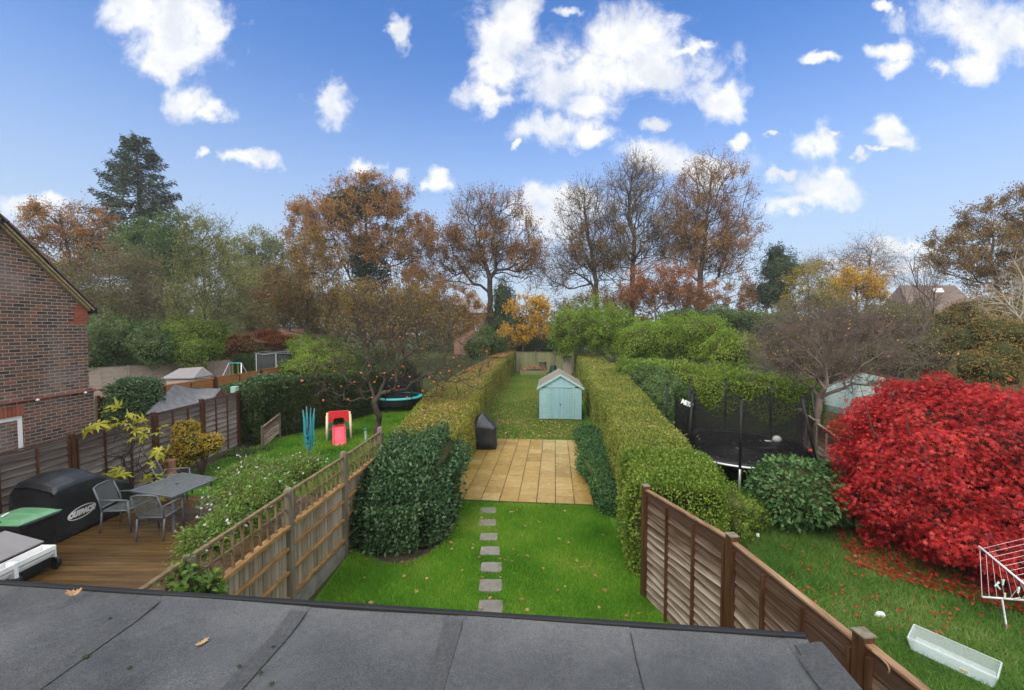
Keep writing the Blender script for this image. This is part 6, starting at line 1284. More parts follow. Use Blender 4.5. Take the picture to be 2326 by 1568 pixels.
# ------------------------------------------------------------------ apple tree
def apple():
    base = (-5.15, 16.0); b = [(770, 865, 80, 70), (860, 800, 120, 95), (960, 800, 130, 95), (1010, 870, 95, 50), (880, 720, 110, 70), (980, 730, 80, 55), (760, 790, 60, 60), (1060, 830, 60, 45)]
    tk = [tuple(Q(862, 945, 16.0)), tuple(Q(850, 915, 15.9)), tuple(Q(862, 895, 16.0)), tuple(Q(872, 870, 16.2))]
    r = tree('apple_tree', 'gnarled old apple tree with upright shoots and red apples', 'tree', base, b, 16.3, 420, M['bark'], (1300, 0.08, M['mixed'], 0.5, 1.2), r0=0.011, twig=(5, 0.6, 0.6), bf=0.28, trunk=tk, first=0.55, step=0.22, jit=0.35, up=0.1, seed=9, pw=2.25, flare=1.25)
    g = np.random.default_rng(8); base_o = None
    pts = [(686, 868), (775, 880), (805, 870), (856, 858), (873, 850), (838, 833), (930, 858), (975, 860), (1000, 850), (1043, 833), (1068, 840), (1085, 830), (958, 795), (908, 768), (880, 745), (1105, 800), (1030, 815), (985, 870), (905, 880), (845, 905), (925, 905), (960, 890), (1010, 870), (735, 912), (790, 910), (872, 890), (893, 855), (1055, 845), (1020, 845), (940, 870), (760, 845), (1000, 885), (850, 870), (915, 835), (1075, 852), (820, 850)]
    for i, (x, y) in enumerate(pts):
        p = Q(x, y, 15.2 + 1.6 * g.random())
        if base_o is None:
            m = MB(); m.lathe([(0.004, 0.0), (0.03, 0.004), (0.047, 0.03), (0.048, 0.05), (0.036, 0.076), (0.012, 0.078), (0.003, 0.066)], p, 12); base_o = tag(m.build('apple', M['apple'], smooth=True), 'ripe red and orange apple hanging in the gnarled apple tree', 'apple', 'apples hanging in the apple tree')
        else:
            o = base_o.copy(); C.objects.link(o); o.location = p; s = g.uniform(0.65, 0.95); o.scale = (s, s, s); o.rotation_euler = (g.uniform(-.4, .4), 0, g.uniform(0, 6))
    return r
apple()
tree('bare_cherry_tree', 'bare twiggy cherry tree with arching branches behind the trampoline fence', 'tree', (9.55, 13.5), [(1900, 790, 190, 85), (1790, 790, 105, 70), (2030, 800, 115, 75), (1880, 740, 130, 55), (1860, 850, 100, 45), (1960, 860, 90, 40)], 13.8, 950, M['barkr'], (260, 0.07, M['yellow'], 0.6, 1.5), r0=0.0058, twig=(8, 0.6, 0.0), bf=0.42, trunk=[tuple(Q(1855, 950, 13.5)), tuple(Q(1862, 905, 13.5))], first=0.55, step=0.24, jit=0.3, up=0.5, seed=12, pw=2.1)
# ------------------------------------------------------------------ background trees
OAKG = 'tall oaks behind the bright bushes'
tree('oak_tree', 'leftmost and thinnest of the three tall oaks behind the bright bushes, crooked low limbs', 'tree', (Q(1352, 700, 50).x, 50), [(1330, 520, 70, 95), (1345, 600, 92, 65), (1290, 615, 62, 50), (1265, 650, 40, 22), (1390, 580, 50, 65), (1325, 460, 42, 52)], 50, 680, M['bark'], (12000, 0.16, M['oakd'], 0.6, 1.1), r0=0.0245, twig=(5, 1.7, 0.75), bf=0.40, hb=1.3, shell=1.7, seed=21, trunk=[tuple(Q(1354, 640, 50)), tuple(Q(1345, 580, 50)), tuple(Q(1328, 500, 50)), tuple(Q(1325, 440, 50))], first=0.42, step=1.0, jit=0.28, up=0.3, group=OAKG)
tree('oak_tree', 'middle one of the three tall oaks, the tallest with sparse upright branches', 'tree', (Q(1437, 700, 52).x, 52), [(1440, 480, 82, 115), (1430, 590, 88, 60), (1490, 540, 58, 78), (1440, 405, 52, 55), (1395, 520, 48, 70)], 52, 780, M['bark'], (15000, 0.16, M['oakd'], 0.6, 1.1), r0=0.026, twig=(5, 1.7, 0.8), bf=0.42, hb=1.5, shell=1.7, seed=22, trunk=[tuple(Q(1436, 640, 52)), tuple(Q(1440, 540, 52)), tuple(Q(1425, 490, 52)), tuple(Q(1438, 385, 52))], first=0.38, step=1.0, jit=0.26, up=0.3, group=OAKG)
tree('oak_tree', 'rightmost of the three tall oaks, fullest with rusty leaves', 'tree', (Q(1590, 700, 52).x, 52), [(1610, 470, 92, 95), (1590, 580, 100, 80), (1655, 560, 62, 95), (1550, 520, 55, 90), (1615, 410, 58, 50)], 52, 950, M['bark'], (36000, 0.165, M['oak'], 0.6, 1.0), r0=0.0255, twig=(5, 1.6, 0.7), bf=0.40, hb=0.6, shell=1.7, seed=23, trunk=[tuple(Q(1590, 640, 52)), tuple(Q(1598, 550, 52)), tuple(Q(1612, 450, 52)), tuple(Q(1615, 390, 52))], first=0.38, step=1.0, jit=0.26, up=0.3, group=OAKG)
tree('oak_tree', 'spreading rusty oak left of the garden axis with open limbs', 'tree', (Q(1115, 700, 48).x, 48), [(1080, 560, 85, 85), (1160, 570, 85, 75), (1040, 610, 60, 50), (1110, 490, 90, 55), (1205, 600, 40, 60), (1000, 620, 45, 45)], 48, 950, M['bark'], (27000, 0.165, M['oak'], 0.6, 1.1), r0=0.026, twig=(5, 1.4, 0.35), bf=0.26, hb=0.3, shell=1.8, seed=24, trunk=[tuple(Q(1112, 660, 48)), tuple(Q(1105, 610, 48)), tuple(Q(1085, 560, 48))], first=0.5, step=1.0, jit=0.35, up=0.4)
tree('oak_tree', 'broad rusty oak whose upper crown is clad in dark ivy', 'tree', (Q(825, 760, 46).x, 46), [(830, 510, 120, 100), (760, 560, 100, 90), (910, 560, 85, 90), (860, 450, 80, 45), (720, 520, 60, 80), (960, 540, 45, 50)], 46, 620, M['bark'], (46000, 0.18, M['oak'], 0.6, 0.6), r0=0.022, twig=(5, 1.2, 0.15), bf=0.3, seed=25, ivy=[(9000, 0.24, M['dark'], [(790, 470, 55, 38), (835, 450, 50, 32), (770, 500, 35, 25), (850, 620, 40, 40), (825, 590, 30, 60), (890, 480, 26, 18)])], first=0.4, step=1.0, jit=0.3, up=0.3)
tree('broadleaf_tree', 'brown fading tree in front of the ivy clad oak', 'tree', (Q(690, 800, 36).x, 36), [(700, 660, 95, 85), (640, 690, 65, 70), (760, 700, 60, 60), (720, 590, 60, 50)], 36, 420, M['barkg'], (17000, 0.17, M['oakd'], 0.55, 0.5), r0=0.017, twig=(5, 1.1, 0.35), bf=0.35, seed=26, step=0.8, first=0.2)
tree('broadleaf_tree', 'rusty brown bush tree behind the old apple tree', 'tree', (Q(920, 790, 30).x, 30), [(900, 700, 90, 55), (980, 710, 65, 45), (840, 690, 60, 50), (1040, 730, 40, 35)], 30, 340, M['bark'], (10000, 0.15, M['oakd'], 0.55, 0.5), r0=0.014, twig=(4, 0.8, 0.3), bf=0.3, seed=27, step=0.6, first=0.1)
tree('broadleaf_tree', 'low olive brown tree just behind the apple tree crown', 'tree', (Q(860, 800, 24).x, 24), [(800, 700, 70, 60), (890, 720, 90, 55), (1000, 745, 70, 40)], 24, 320, M['bark'], (5000, 0.12, M['mixed'], 0.5, 1.2), r0=0.012, twig=(4, 0.7, 0.5), bf=0.3, seed=41, step=0.5, first=0.1)
# fir with whorled branches
def fir():
    Y = 43; base = Q(330, 760, Y); root = thing('fir_tree', 'tall dark fir standing high above the left trees', 'tree', (base.x, Y, 0)); g = np.random.default_rng(31)
    zt = Q(322, 312, Y).z; x0 = base.x; s = Y / F; m = MB(); m.tube([(x0, Y, -0.2), (x0 - 0.1, Y, zt * 0.5), (x0 - 0.15, Y, zt * 0.8), (x0 - 0.3, Y, zt - 0.2)], [0.42, 0.30, 0.16, 0.02], 8); m.build('trunk', M['bark'], root, smooth=True)
    A, B, RA, PP, AX = [], [], [], [], []
    n = 230
    for i in range(n):
        f = 1 - (i + 0.5) / n; f = f ** 0.8; z = zt * (0.42 + 0.58 * f) if True else 0; t = (zt - z) / (zt * 0.58); L = (0.8 + 5.2 * t ** 0.8) * g.uniform(0.72, 1.08); a = g.uniform(0, 2 * PI)
        p0 = np.array((x0 - 0.3 * f, Y, z)); d = np.array((math.cos(a), math.sin(a), 0.25 * (1 - t) - 0.12 * t)); K = 6; prev = p0; pts = [p0]
        for k in range(K):
            q = p0 + d * L * (k + 1) / K; q[2] += -0.16 * L * math.sin((k + 1) / K * PI * 0.8) + 0.12 * L * ((k + 1) / K) ** 2; A.append(prev); B.append(q); RA.append(0.045 * (1 - k / K) * (0.4 + t) + 0.008); prev = q; pts.append(q)
        m_ = int(40 + 62 * t * L / 3); tt = g.uniform(0.22, 1.0, m_) ** 0.8; idx = np.minimum((tt * K).astype(int), K - 1); fr = tt * K - idx; pa = np.array(pts)
        P = pa[idx] * (1 - fr[:, None]) + pa[idx + 1] * fr[:, None]; side = np.array((-d[1], d[0], 0)); lat = g.normal(size=m_) * 0.16 * L * (1.15 - tt); P = P + side * lat[:, None] + np.array((0, 0, -1)) * np.abs(g.normal(size=m_))[:, None] * 0.22
        PP.append(P); AX.append(d[None] * 0.6 + side[None] * np.sign(lat)[:, None] * 0.5 + g.normal(size=(m_, 3)) * 0.35 + np.array((0, 0, -0.45)))
    V, Fc = prisms(np.array(A), np.array(B), np.array(RA), np.array(RA) * 0.8, 4); mk('branches', V, Fc, M['bark'], root); P = np.concatenate(PP); leaves('crown', P, 0.36, M['fir'], root, ax=np.concatenate(AX), asp=0.30, g=g)
fir()
tree('oak_tree', 'pale orange sparse oak beyond the brick house roof', 'tree', (Q(210, 760, 37).x, 37), [(140, 510, 70, 42), (90, 560, 55, 50), (200, 560, 70, 50), (160, 610, 80, 40), (220, 490, 30, 25)], 37, 420, M['bark'], (17000, 0.15, M['oak'], 0.6, 0.8), r0=0.017, twig=(4, 1.0, 0.15), bf=0.25, seed=32, step=0.8, first=0.4, up=0.3)
tree('broadleaf_tree', 'brown weeping tree behind the brick house gable', 'tree', (Q(250, 800, 31).x, 31), [(250, 650, 110, 80), (170, 670, 70, 70), (330, 690, 80, 70), (280, 590, 80, 40)], 31, 520, M['barkr'], (16000, 0.14, M['olive'], 0.45, 0.4), r0=0.012, twig=(6, 1.1, -0.25), bf=0.35, seed=33, step=0.6, first=0.3, up=0.5)
tree('broadleaf_tree', 'slim yellow green tree with upright twigs beside the fir', 'tree', (Q(462, 790, 30).x, 30), [(462, 590, 55, 80), (470, 680, 75, 75), (440, 520, 25, 50), (500, 540, 25, 50), (530, 660, 40, 60)], 30, 420, M['barkg'], (10000, 0.12, M['sage'], 0.5, 0.7), r0=0.0135, twig=(5, 1.0, 0.5), bf=0.45, seed=34, step=0.6, first=0.3, up=0.1)
tree('broadleaf_tree', 'green tree with a dense crown under the fir', 'tree', (Q(375, 800, 36).x, 36), [(360, 600, 75, 80), (400, 560, 50, 80), (330, 540, 60, 40)], 36, 380, M['barkg'], (15000, 0.17, M['midgreen'], 0.55, 0.5), r0=0.016, twig=(4, 0.9, 0.2), bf=0.3, seed=35, step=0.8, first=0.3)
tree('broadleaf_tree', 'hazy olive tree standing between the slim tree and the oaks', 'tree', (Q(590, 780, 56).x, 56), [(580, 590, 60, 65), (630, 620, 55, 60), (545, 600, 40, 60), (600, 660, 70, 50)], 56, 380, M['barkg'], (16000, 0.25, M['sage'], 0.55, 0.4), r0=0.022, twig=(4, 1.4, 0.3), bf=0.35, seed=36, step=1.1, first=0.3)
shrub('background_shrub', 'dark green shrubbery below the weeping tree, beside the brick house', 'shrub', [E(*(Q(250, 770, 27)), 2.6, 1.6, 1.9), E(*(Q(330, 780, 27)), 2.2, 1.5, 1.6), E(*(Q(215, 800, 26)), 1.5, 1.3, 1.6)], 11000, 0.14, M['midgreen'], M['corex'], 37, amp=.46, K=34, depth=.16, stray=.14, corek=.72, base=(-24, 27, 0))
shrub('background_shrub', 'green and yellowing shrubs right of the dark hedge, far left', 'shrub', [E(*(Q(400, 770, 29)), 2.3, 1.6, 1.7), E(*(Q(465, 765, 30)), 2.2, 1.5, 1.8), E(*(Q(430, 800, 28)), 1.8, 1.2, 1.1)], 11000, 0.13, M['bright'], M['hcore'], 38, amp=.46, depth=.16, stray=.14, corek=.72, base=(-22, 29, 0))
shrub('background_shrub', 'purple brown bush left of the low tiled outbuilding', 'shrub', [E(*(Q(500, 788, 35)), 1.9, 1.3, 1.4), E(*(Q(545, 782, 34)), 1.6, 1.1, 1.1)], 6000, 0.13, M['oakd'], M['corer'], 39, amp=.46, K=34, depth=.16, stray=.14, corek=.72, base=(-23, 35, 0))
shrub('background_shrub', 'bright green bushes left of the apple tree crown', 'shrub', [E(*(Q(735, 800, 29)), 1.9, 1.4, 1.2), E(*(Q(690, 790, 31)), 1.6, 1.2, 1.1), E(*(Q(690, 835, 25)), 1.5, 1.2, 0.9), E(*(Q(765, 830, 26)), 1.4, 1.2, 1.3)], 10000, 0.12, M['bright'], M['hcore'], 40, amp=.46, K=34, depth=.16, stray=.14, corek=.72, base=(-12, 28, 0))
shrub('background_shrub', 'orange leaved creeper mound on the tiled outbuilding roof', 'shrub', [E(*(Q(640, 772, 35.6)), 1.7, 1.0, 0.5), E(*(Q(605, 758, 36.5)), 1.3, 1.0, 0.35)], 4200, 0.14, M['oakr'], M['corer'], 42, amp=.3, base=(-19, 35.6, 0))
shrub('background_shrub', 'olive shrubs along the far hedge behind the netted trampoline', 'shrub', [E(*(Q(600, 800, 37)), 2.6, 1.2, 1.0), E(*(Q(560, 800, 36)), 2.0, 1.2, 0.9), E(*(Q(660, 790, 38)), 2.0, 1.2, 1.3)], 8000, 0.14, M['bright'], M['hcore'], 43, amp=.46, depth=.16, stray=.14, corek=.72, base=(-21, 37, 0))
# centre
shrub('background_shrub', 'large bright green bush behind the far end of the right hedge', 'shrub', [E(*(Q(1330, 745, 36)), 3.0, 2.2, 2.6), E(*(Q(1390, 750, 34)), 2.4, 2.0, 2.2), E(*(Q(1285, 760, 37)), 1.7, 1.6, 2.2)], 34000, 0.14, M['bright'], M['hcore'], 44, amp=.60, depth=.15, stray=.14, corek=.62, K=60, kap=26, base=(6.5, 36, 0))
shrub('background_shrub', 'bright green laurel bank left of the bare cherry twigs', 'shrub', [E(*(Q(1500, 765, 30)), 2.6, 2.0, 1.9), E(*(Q(1590, 770, 28)), 2.3, 1.9, 1.7), E(*(Q(1450, 780, 29)), 1.8, 1.6, 1.6), E(*(Q(1660, 790, 25)), 1.8, 1.5, 1.3)], 34000, 0.13, M['bright'], M['hcore'], 45, amp=.46, K=36, depth=.16, stray=.14, corek=.72, base=(11, 29, 0))
shrub('background_shrub', 'dull green bushes below the tall oaks, behind the laurel bank', 'shrub', [E(*(Q(1640, 725, 40)), 3.2, 2.2, 1.6), E(*(Q(1730, 735, 38)), 2.6, 2.0, 1.5), E(*(Q(1540, 725, 42)), 2.6, 2.0, 1.5)], 11000, 0.17, M['midgreen'], M['corex'], 46, amp=.46, depth=.16, stray=.14, corek=.72, base=(20, 40, 0))
tree('small_maple', 'small golden tree over the end of the left hedge', 'tree', (Q(1185, 800, 41).x, 41.5), [(1195, 705, 42, 32), (1215, 740, 32, 28), (1170, 760, 42, 24), (1225, 700, 22, 24)], 41.5, 220, M['bark'], (9500, 0.15, M['yellow'], 0.75, 0.5), r0=0.014, twig=(4, 0.6, 0.05), bf=0.3, seed=47, step=0.5, first=0.3)
shrub('background_conifer', 'dark narrow evergreen behind the small golden tree', 'tree', [E(*(Q(1142, 690, 46)), 1.5, 1.4, 2.9), E(*(Q(1130, 740, 46)), 2.0, 1.6, 2.2), E(*(Q(1165, 745, 45)), 1.8, 1.6, 2.0)], 9000, 0.19, M['dark'], M['corex'], 48, amp=.46, K=34, depth=.16, stray=.14, corek=.72, base=(-1, 46, 0))
shrub('bamboo_clump', 'feathery green bamboo at the far end of the left hedge', 'shrub', [E(*(Q(1105, 770, 38)), 1.3, 1.2, 1.5), E(*(Q(1080, 790, 35)), 1.2, 1.2, 1.2), E(*(Q(1130, 785, 40)), 1.2, 1.2, 1.3)], 7000, 0.22, M['midgreen'], M['corex'], 49, asp=.2, amp=.4, droop=.7, base=(-2.5, 38, 0))
shrub('dark_hedge', 'near black hedge over the back fence', 'hedge', [E(*(Q(1215, 790, 44)), 2.6, 1.2, 1.5), E(*(Q(1275, 790, 44)), 2.4, 1.2, 1.5)], 7000, 0.15, M['dark'], M['corex'], 50, amp=.2, base=(3, 44, 0))
tree('red_leaved_tree', 'bare stemmed bush with orange red leaves between the tall oaks', 'tree', (Q(1500, 720, 45).x, 45), [(1480, 640, 55, 45), (1530, 650, 50, 45), (1440, 660, 35, 35), (1590, 670, 45, 30)], 45, 320, M['barkr'], (8500, 0.17, M['oakr'], 0.6, 0.7), r0=0.014, twig=(4, 0.9, 0.35), bf=0.45, seed=51, step=0.7, first=0.05)
# right
shrub('holly_tree', 'dense dark green pointed evergreen right of the tall oaks', 'tree', [E(*(Q(1765, 615, 45)), 2.2, 1.9, 2.6), E(*(Q(1755, 665, 45)), 2.3, 1.9, 2.2), E(*(Q(1795, 620, 45)), 1.4, 1.3, 1.7), E(*(Q(1762, 580, 45)), 1.2, 1.1, 1.4)], 14000, 0.18, M['dark'], M['corex'], 52, amp=.52, K=50, kap=22, base=(27.5, 45, 0), corek=.68, depth=.18, stray=.2)
tree('broadleaf_tree', 'golden yellow tree in front of the bare willow', 'tree', (Q(1945, 740, 44).x, 44), [(1945, 650, 60, 38), (1985, 665, 35, 30), (1900, 670, 45, 32)], 44, 260, M['bark'], (11000, 0.17, M['yellow'], 0.6, 0.5), r0=0.015, twig=(4, 0.9, 0.4), bf=0.35, seed=53, step=0.7, first=0.1)
tree('broadleaf_tree', 'yellow green thin tree overlapping the dark evergreen', 'tree', (Q(1840, 740, 42).x, 42), [(1835, 640, 40, 45), (1870, 680, 45, 40), (1805, 690, 30, 40)], 42, 240, M['barkr'], (6000, 0.16, M['gold'], 0.6, 0.6), r0=0.014, twig=(4, 0.9, 0.4), bf=0.35, seed=54, step=0.7, first=0.1)
tree('willow_tree', 'bare old willow with weeping twigs behind the golden tree', 'tree', (Q(1965, 740, 52).x, 52), [(1975, 590, 45, 35), (1910, 600, 50, 32), (1850, 610, 40, 25), (2000, 620, 30, 35), (1970, 560, 30, 20)], 52, 260, M['barkr'], (3500, 0.16, M['oakd'], 0.35, 0.5), r0=0.020, twig=(6, 2.2, -0.2), bf=0.3, seed=55, step=0.9, first=0.4, up=0.7, jit=.35)
tree('oak_tree', 'large spreading oak at the right edge with olive brown crown', 'tree', (Q(2290, 800, 34).x, 34), [(2250, 560, 110, 85), (2310, 500, 90, 75), (2180, 590, 70, 50), (2300, 630, 100, 70), (2370, 560, 80, 100), (2130, 590, 40, 26)], 34, 800, M['bark'], (42000, 0.135, M['oakd'], 0.6, 0.8), r0=0.0165, twig=(4, 0.9, 0.2), bf=0.28, seed=56, step=0.75, first=0.4, jit=.35, up=0.3)
tree('birch_tree', 'pale bare birch leaning in from the right edge', 'tree', (Q(2370, 800, 15.5).x, 15.5), [(2300, 680, 50, 70), (2260, 690, 40, 40), (2320, 600, 35, 60), (2350, 700, 40, 80)], 15.5, 150, M['barkw'], (300, 0.06, M['yellow'], 0.6, 1.0), r0=0.006, twig=(5, 0.6, 0.15), bf=0.5, seed=57, step=0.4, first=0.3, up=.2, trunk=[tuple(Q(2345, 770, 15.5)), tuple(Q(2300, 700, 15.5)), tuple(Q(2295, 640, 15.5))])
tree('bare_sapling', 'thin dark multi stemmed sapling against the sky left of the big oak', 'tree', (Q(2095, 760, 19).x, 19), [(2100, 640, 60, 60), (2140, 600, 30, 40), (2060, 620, 25, 50), (2090, 690, 45, 40)], 19, 90, M['barkr'], (260, 0.06, M['olive'], 0.6, 1.0), r0=0.008, twig=(3, 0.7, 0.4), bf=0.9, seed=58, step=0.5, first=0.0, up=0.0)
shrub('background_shrub', 'green shrub reddening at its edges behind the red maple', 'shrub', [E(*(Q(2250, 760, 15)), 0.95, 0.9, 0.75), E(*(Q(2200, 770, 15.5)), 0.8, 0.8, 0.6), E(*(Q(2300, 770, 14.5)), 0.9, 0.8, 0.7), E(*(Q(2250, 830, 14)), 1.3, 1.0, 0.9)], 9500, 0.075, M['mixed'], M['corex'], 59, amp=.4, base=(16, 15, 0))
shrub('background_shrub', 'light green bush below the far brown roof', 'shrub', [E(*(Q(2030, 735, 32)), 2.6, 1.8, 1.6), E(*(Q(2100, 745, 30)), 2.2, 1.6, 1.4), E(*(Q(1960, 750, 34)), 2.2, 1.6, 1.4)], 12000, 0.13, M['olive'], M['corex'], 60, amp=.4, base=(28, 32, 0))
shrub('background_shrub', 'mixed brown and green scrub behind the gazebo', 'shrub', [E(*(Q(1900, 830, 19)), 1.7, 1.2, 1.2), E(*(Q(2020, 810, 19.5)), 1.7, 1.2, 1.2), E(*(Q(2130, 800, 19)), 1.6, 1.2, 1.4), E(*(Q(1800, 800, 21)), 1.5, 1.2, 1.2)], 12000, 0.095, M['olive'], M['corex'], 61, amp=.4, base=(15, 19.5, 0))
shrub('background_shrub', 'dark bushes with orange leaves under the big oak', 'shrub', [E(*(Q(2260, 720, 24)), 2.0, 1.4, 1.3), E(*(Q(2190, 720, 25)), 1.6, 1.3, 1.2), E(*(Q(2330, 730, 23)), 1.8, 1.4, 1.6)], 9000, 0.11, M['oakd'], M['corex'], 62, amp=.4, base=(27, 24, 0))
for (lab, x, Y, bl, n, sz, mt, sd) in (('low olive thicket tree left of the ivy clad oak trunk', 650, 40, [(640, 720, 90, 62), (740, 730, 85, 58), (560, 725, 65, 52), (700, 770, 80, 35)], 17000, 0.17, 'olive', 101),
        ('rusty thicket filling the gap below the open spreading oak', 1010, 45, [(1010, 690, 75, 58), (1070, 725, 62, 42), (940, 640, 62, 65), (900, 740, 70, 45)], 17000, 0.18, 'oak', 102),
        ('rusty undergrowth below the middle and right tall oaks', 1560, 48, [(1480, 690, 110, 36), (1640, 690, 95, 42), (1550, 700, 80, 40), (1690, 660, 40, 50)], 17000, 0.18, 'oak', 103),
        ('brownish undergrowth below the leftmost tall oak', 1380, 49, [(1380, 690, 60, 34), (1300, 700, 50, 30), (1430, 680, 40, 40)], 8000, 0.17, 'oakd', 104),
        ('olive scrub under the golden tree and bare willow', 1900, 40, [(1850, 720, 90, 40), (1950, 720, 90, 36), (2040, 715, 62, 34), (1780, 730, 60, 34)], 15000, 0.16, 'olive', 105),
        ('dull green thicket under the weeping tree beside the brick house', 260, 34, [(300, 720, 130, 62), (160, 700, 70, 75), (420, 720, 80, 55)], 17000, 0.16, 'sage', 106),
        ('brown leafed thicket between fir and slim tree', 430, 44, [(480, 640, 80, 80), (560, 660, 60, 70), (400, 660, 70, 70)], 15000, 0.18, 'sage', 107)):
    tree('thicket_tree', lab, 'tree', (Q(x, 800, Y).x, Y), bl, Y, 300, M['barkg'], (n, sz, M[mt], 0.55, 0.5), r0=0.015, twig=(4, 0.9, 0.3), bf=0.4, seed=sd, step=0.8, first=0.05)
# distant wood that reads as one mass
def far_wood():
    g = np.random.default_rng(91); PP = []
    for k in range(120):
        x = -85 + 175 * (k + g.random()) / 120; y = 72 + g.uniform(-5, 16) + abs(x) * 0.05; r = g.uniform(3, 5.5); h = g.uniform(4.5, 8.5) + (5 if x < -14 else 0); n = 520; d = rdir(n, g); PP.append(np.array((x, y, h * 0.5)) + d * np.array((r, r * .8, h * 0.55)) * (g.random((n, 1)) ** 0.3) * g.uniform(.8, 1.1, (n, 1)))
    P = np.concatenate(PP); P = P[P[:, 2] > 0]; o = leaves('distant_wood', P, 0.55, M['olive'], None, asp=0.7, g=g, origin=(0, 78, 0)); tag(o, kind='stuff')
far_wood()

# ------------------------------------------------------------------ fallen leaves
def litter(name, poly, n, z, size, mat, seed, zr=0.01):
    g = np.random.default_rng(seed); P = area_points(poly, n, g); P3 = np.concatenate([P, z + g.random((n, 1)) * zr], 1); sz = size * (1 + np.maximum(P[:, 1] - 10, 0) / 40)
    ax = g.normal(size=(n, 3)); ax[:, 2] *= 0.25; nr = g.normal(size=(n, 3)) * 0.3; nr[:, 2] = 1
    tag(leaves(name, P3, sz, mat, ax=ax, nrm=nr, asp=0.6, g=g, origin=(0, 0, 0)), kind='stuff')
litter('leaf_litter', [(-1.4, 16.2), (2.9, 16.2), (5.5, 37.5), (0.1, 37.5), (-1.35, 25)], 6000, 0.05, 0.08, M['litter'], 5)
litter('leaf_litter', [(-1.3, 25), (-0.5, 25), (0.6, 36), (-0.4, 36)], 1500, 0.03, 0.09, M['litter'], 6)
litter('leaf_litter', [(0.0, 34), (2.4, 34), (2.6, 37.5), (0.2, 37.5)], 700, 0.03, 0.09, M['litter'], 7)
litter('maple_leaf_litter', [(5.9, 7.4), (7.2, 6.2), (8.8, 5.6), (8.8, 7.5), (6.7, 8.9)], 2300, 0.05, 0.075, M['litterr'], 8, 0.05)
litter('maple_leaf_litter', [(4.0, 5.7), (5.6, 5.65), (8.4, 5.6), (8.4, 6.4), (5.2, 8.4)], 210, 0.06, 0.06, M['litterr'], 9, 0.05)
def hedge_litter(pts, n, mat, seed, size=0.05):
    g = np.random.default_rng(seed); P = area_points(pts, n, g); return P, g
for pts, z, n, seed in (([(-2.95, 11.3), (-1.5, 11.3), (-1.5, 18), (-3.3, 18)], 1.52, 900, 1), ([(-3.3, 18), (-1.5, 18), (-1.4, 25), (-3.1, 25)], 1.57, 900, 2), ([(-3.1, 25), (-1.4, 25), (-.6, 34), (-1.85, 34)], 1.70, 1500, 3), ([(-1.85, 34), (-.6, 34), (.3, 42), (-.8, 42)], 1.93, 2600, 4), ([(2.6, 10), (4.0, 10), (5.6, 22), (4.0, 22)], 1.78, 260, 5), ([(4.0, 22), (5.6, 22), (7.1, 37), (5.7, 37)], 1.86, 300, 6)):
    litter('hedge_leaf_litter', pts, n, z - 0.03, 0.062, M['litter'], 20 + seed, 0.06)
litter('hedge_leaf_litter', [(5.0, 11), (8.2, 11), (8.0, 14), (5.2, 14)], 90, 0.80, 0.07, M['litter'], 31, 0.01)
# single leaves on the near lawn, patio, deck
def single(name, n, poly, z, mats, size, label, cat, group, seed, shape='m'):
    g = np.random.default_rng(seed); P = area_points(poly, n, g); protos = []
    for k in range(5):
        o = leaves(name, np.zeros((1, 3)), size, mats[k % len(mats)], ax=np.array([[1, 0, 0.1]]), nrm=np.array([[0.15, 0.1, 1.0]]), shape=shape, asp=0.6, rnd=np.array([g.random()]), g=g, world=False, origin=(P[k, 0], P[k, 1], z)); tag(o, label, cat, group); o.rotation_euler = (g.uniform(-.3, .3), g.uniform(-.3, .3), g.uniform(0, 6.28)); protos.append(o)
    for k in range(5, n):
        o = protos[k % 5].copy(); C.objects.link(o); o.location = (P[k, 0], P[k, 1], z); s = g.uniform(.7, 1.3); o.scale = (s, s, s); o.rotation_euler = (g.uniform(-.3, .3), g.uniform(-.3, .3), g.uniform(0, 6.28))
single('fallen_leaf', 85, [(-2.6, 4.9), (2.2, 4.9), (2.0, 9.7), (-1.1, 9.9), (-2.6, 7.8)], 0.055, [M['litter']], 0.055, 'brown autumn leaf lying on the near lawn between the two fences', 'leaf', 'autumn leaves on the near lawn', 61)
single('fallen_leaf', 75, [(-1.4, 10.5), (1.8, 10.2), (2.3, 15.8), (-1.2, 15.9)], 0.05, [M['litter'], M['fig']], 0.042, 'small autumn leaf stuck to the wet sandstone patio', 'leaf', 'autumn leaves on the patio', 62, 'r')
single('fallen_leaf', 18, [(-8.2, 4.2), (-4.0, 3.9), (-4.0, 8.0), (-8.0, 8.3)], 0.122, [M['litter']], 0.06, 'pale autumn leaf lying on the wet wooden deck', 'leaf', 'autumn leaves on the deck', 63)
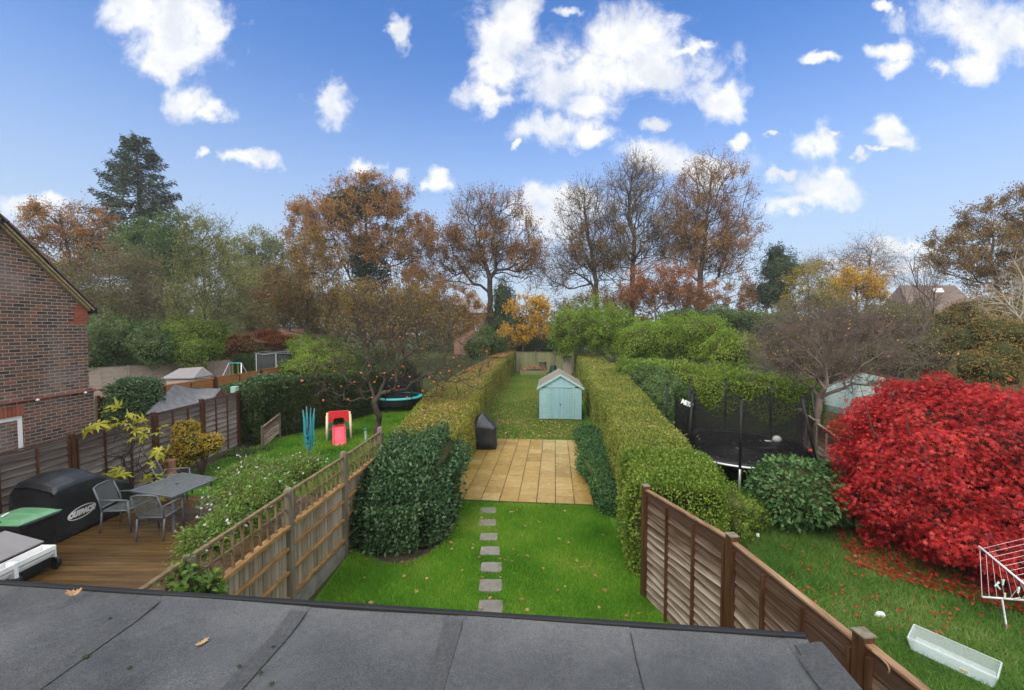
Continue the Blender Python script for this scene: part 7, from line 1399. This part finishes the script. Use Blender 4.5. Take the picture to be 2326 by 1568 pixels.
def oak_leaf_obj(name, c, s, rz, mat, lab, curl=0.2, tiltx=0.0):
    m = MB(); n = 44; pts = []
    for k in range(n):
        t = 2 * PI * k / n; r = s * (0.36 + 0.12 * math.cos(2 * t) + 0.15 * (0.5 + 0.5 * math.cos(9 * t + 0.4)) ** 1.5); x, y = r * math.cos(t) * 1.25, r * math.sin(t); p = Matrix.Rotation(rz, 3, 'Z') @ Matrix.Rotation(tiltx, 3, 'X') @ Vector((x, y, curl * (x * x + y * y) / s)); pts.append(Vector(c) + p)
    m.cr = 0.8; m.add([Vector(c) + Vector((0, 0, 0.002))] + pts, [(0, 1 + k, 1 + (k + 1) % n) for k in range(n)]); o = m.build(name, mat); sol = o.modifiers.new('thickness', 'SOLIDIFY'); sol.thickness = 0.0012; return tag(o, lab, 'leaf')
c = G(171, 1352, 2.53); oak_leaf_obj('fallen_leaf', c + Vector((0, 0.0, 0.012)), 0.055, 0.4, M['litter'], 'orange leaf curled against the edge of the flat roof', 1.2, 0.5)
c = G(459, 1461, 2.487); oak_leaf_obj('fallen_leaf', c + Vector((0, 0, 0.004)), 0.045, 1.1, M['litter'], 'single tan oak leaf lying flat on the flat roof', 0.3)
for (x, y, s, lab) in ((196, 1494, 0.012, 'dark pine cone bit lying on a lap of the flat roof'), (294, 1518, 0.009, None), (617, 1554, 0.009, None), (543, 1514, 0.008, None), (591, 1529, 0.009, None), (483, 1456 - 60, 0.008, None), (250, 1405, 0.007, None), (620, 1470, 0.007, None)):
    c = G(x, y, 2.487); m = MB(); m.lathe([(0.3 * s, 0), (s, 0.4 * s), (0.8 * s, s), (0.2 * s, 1.3 * s)], c, 7, 1.5, 0.9); o = m.build('debris', M['corex'], smooth=True)
    tag(o, lab or 'tiny dark speck of moss on the flat roof felt', 'debris', None if lab else 'dark specks on the flat roof')

# ------------------------------------------------------------------ rain haze
def haze():
    m = bpy.data.materials.new('rain_haze'); m.use_nodes = True; T = m.node_tree; T.nodes.clear(); N = NT(T)
    v = N.n('ShaderNodeVolumePrincipled', {'Color': (0.93, 0.95, 1.0, 1), 'Density': 0.0006, 'Anisotropy': 0.2}); o = N.n('ShaderNodeOutputMaterial'); T.links.new(v.outputs[0], o.inputs['Volume'])
    b = MB(); b.box((0, 110, 21.5), (430, 310, 45)); tag(b.build('haze', m, origin=(0, 110, 0)), kind='stuff')
haze()
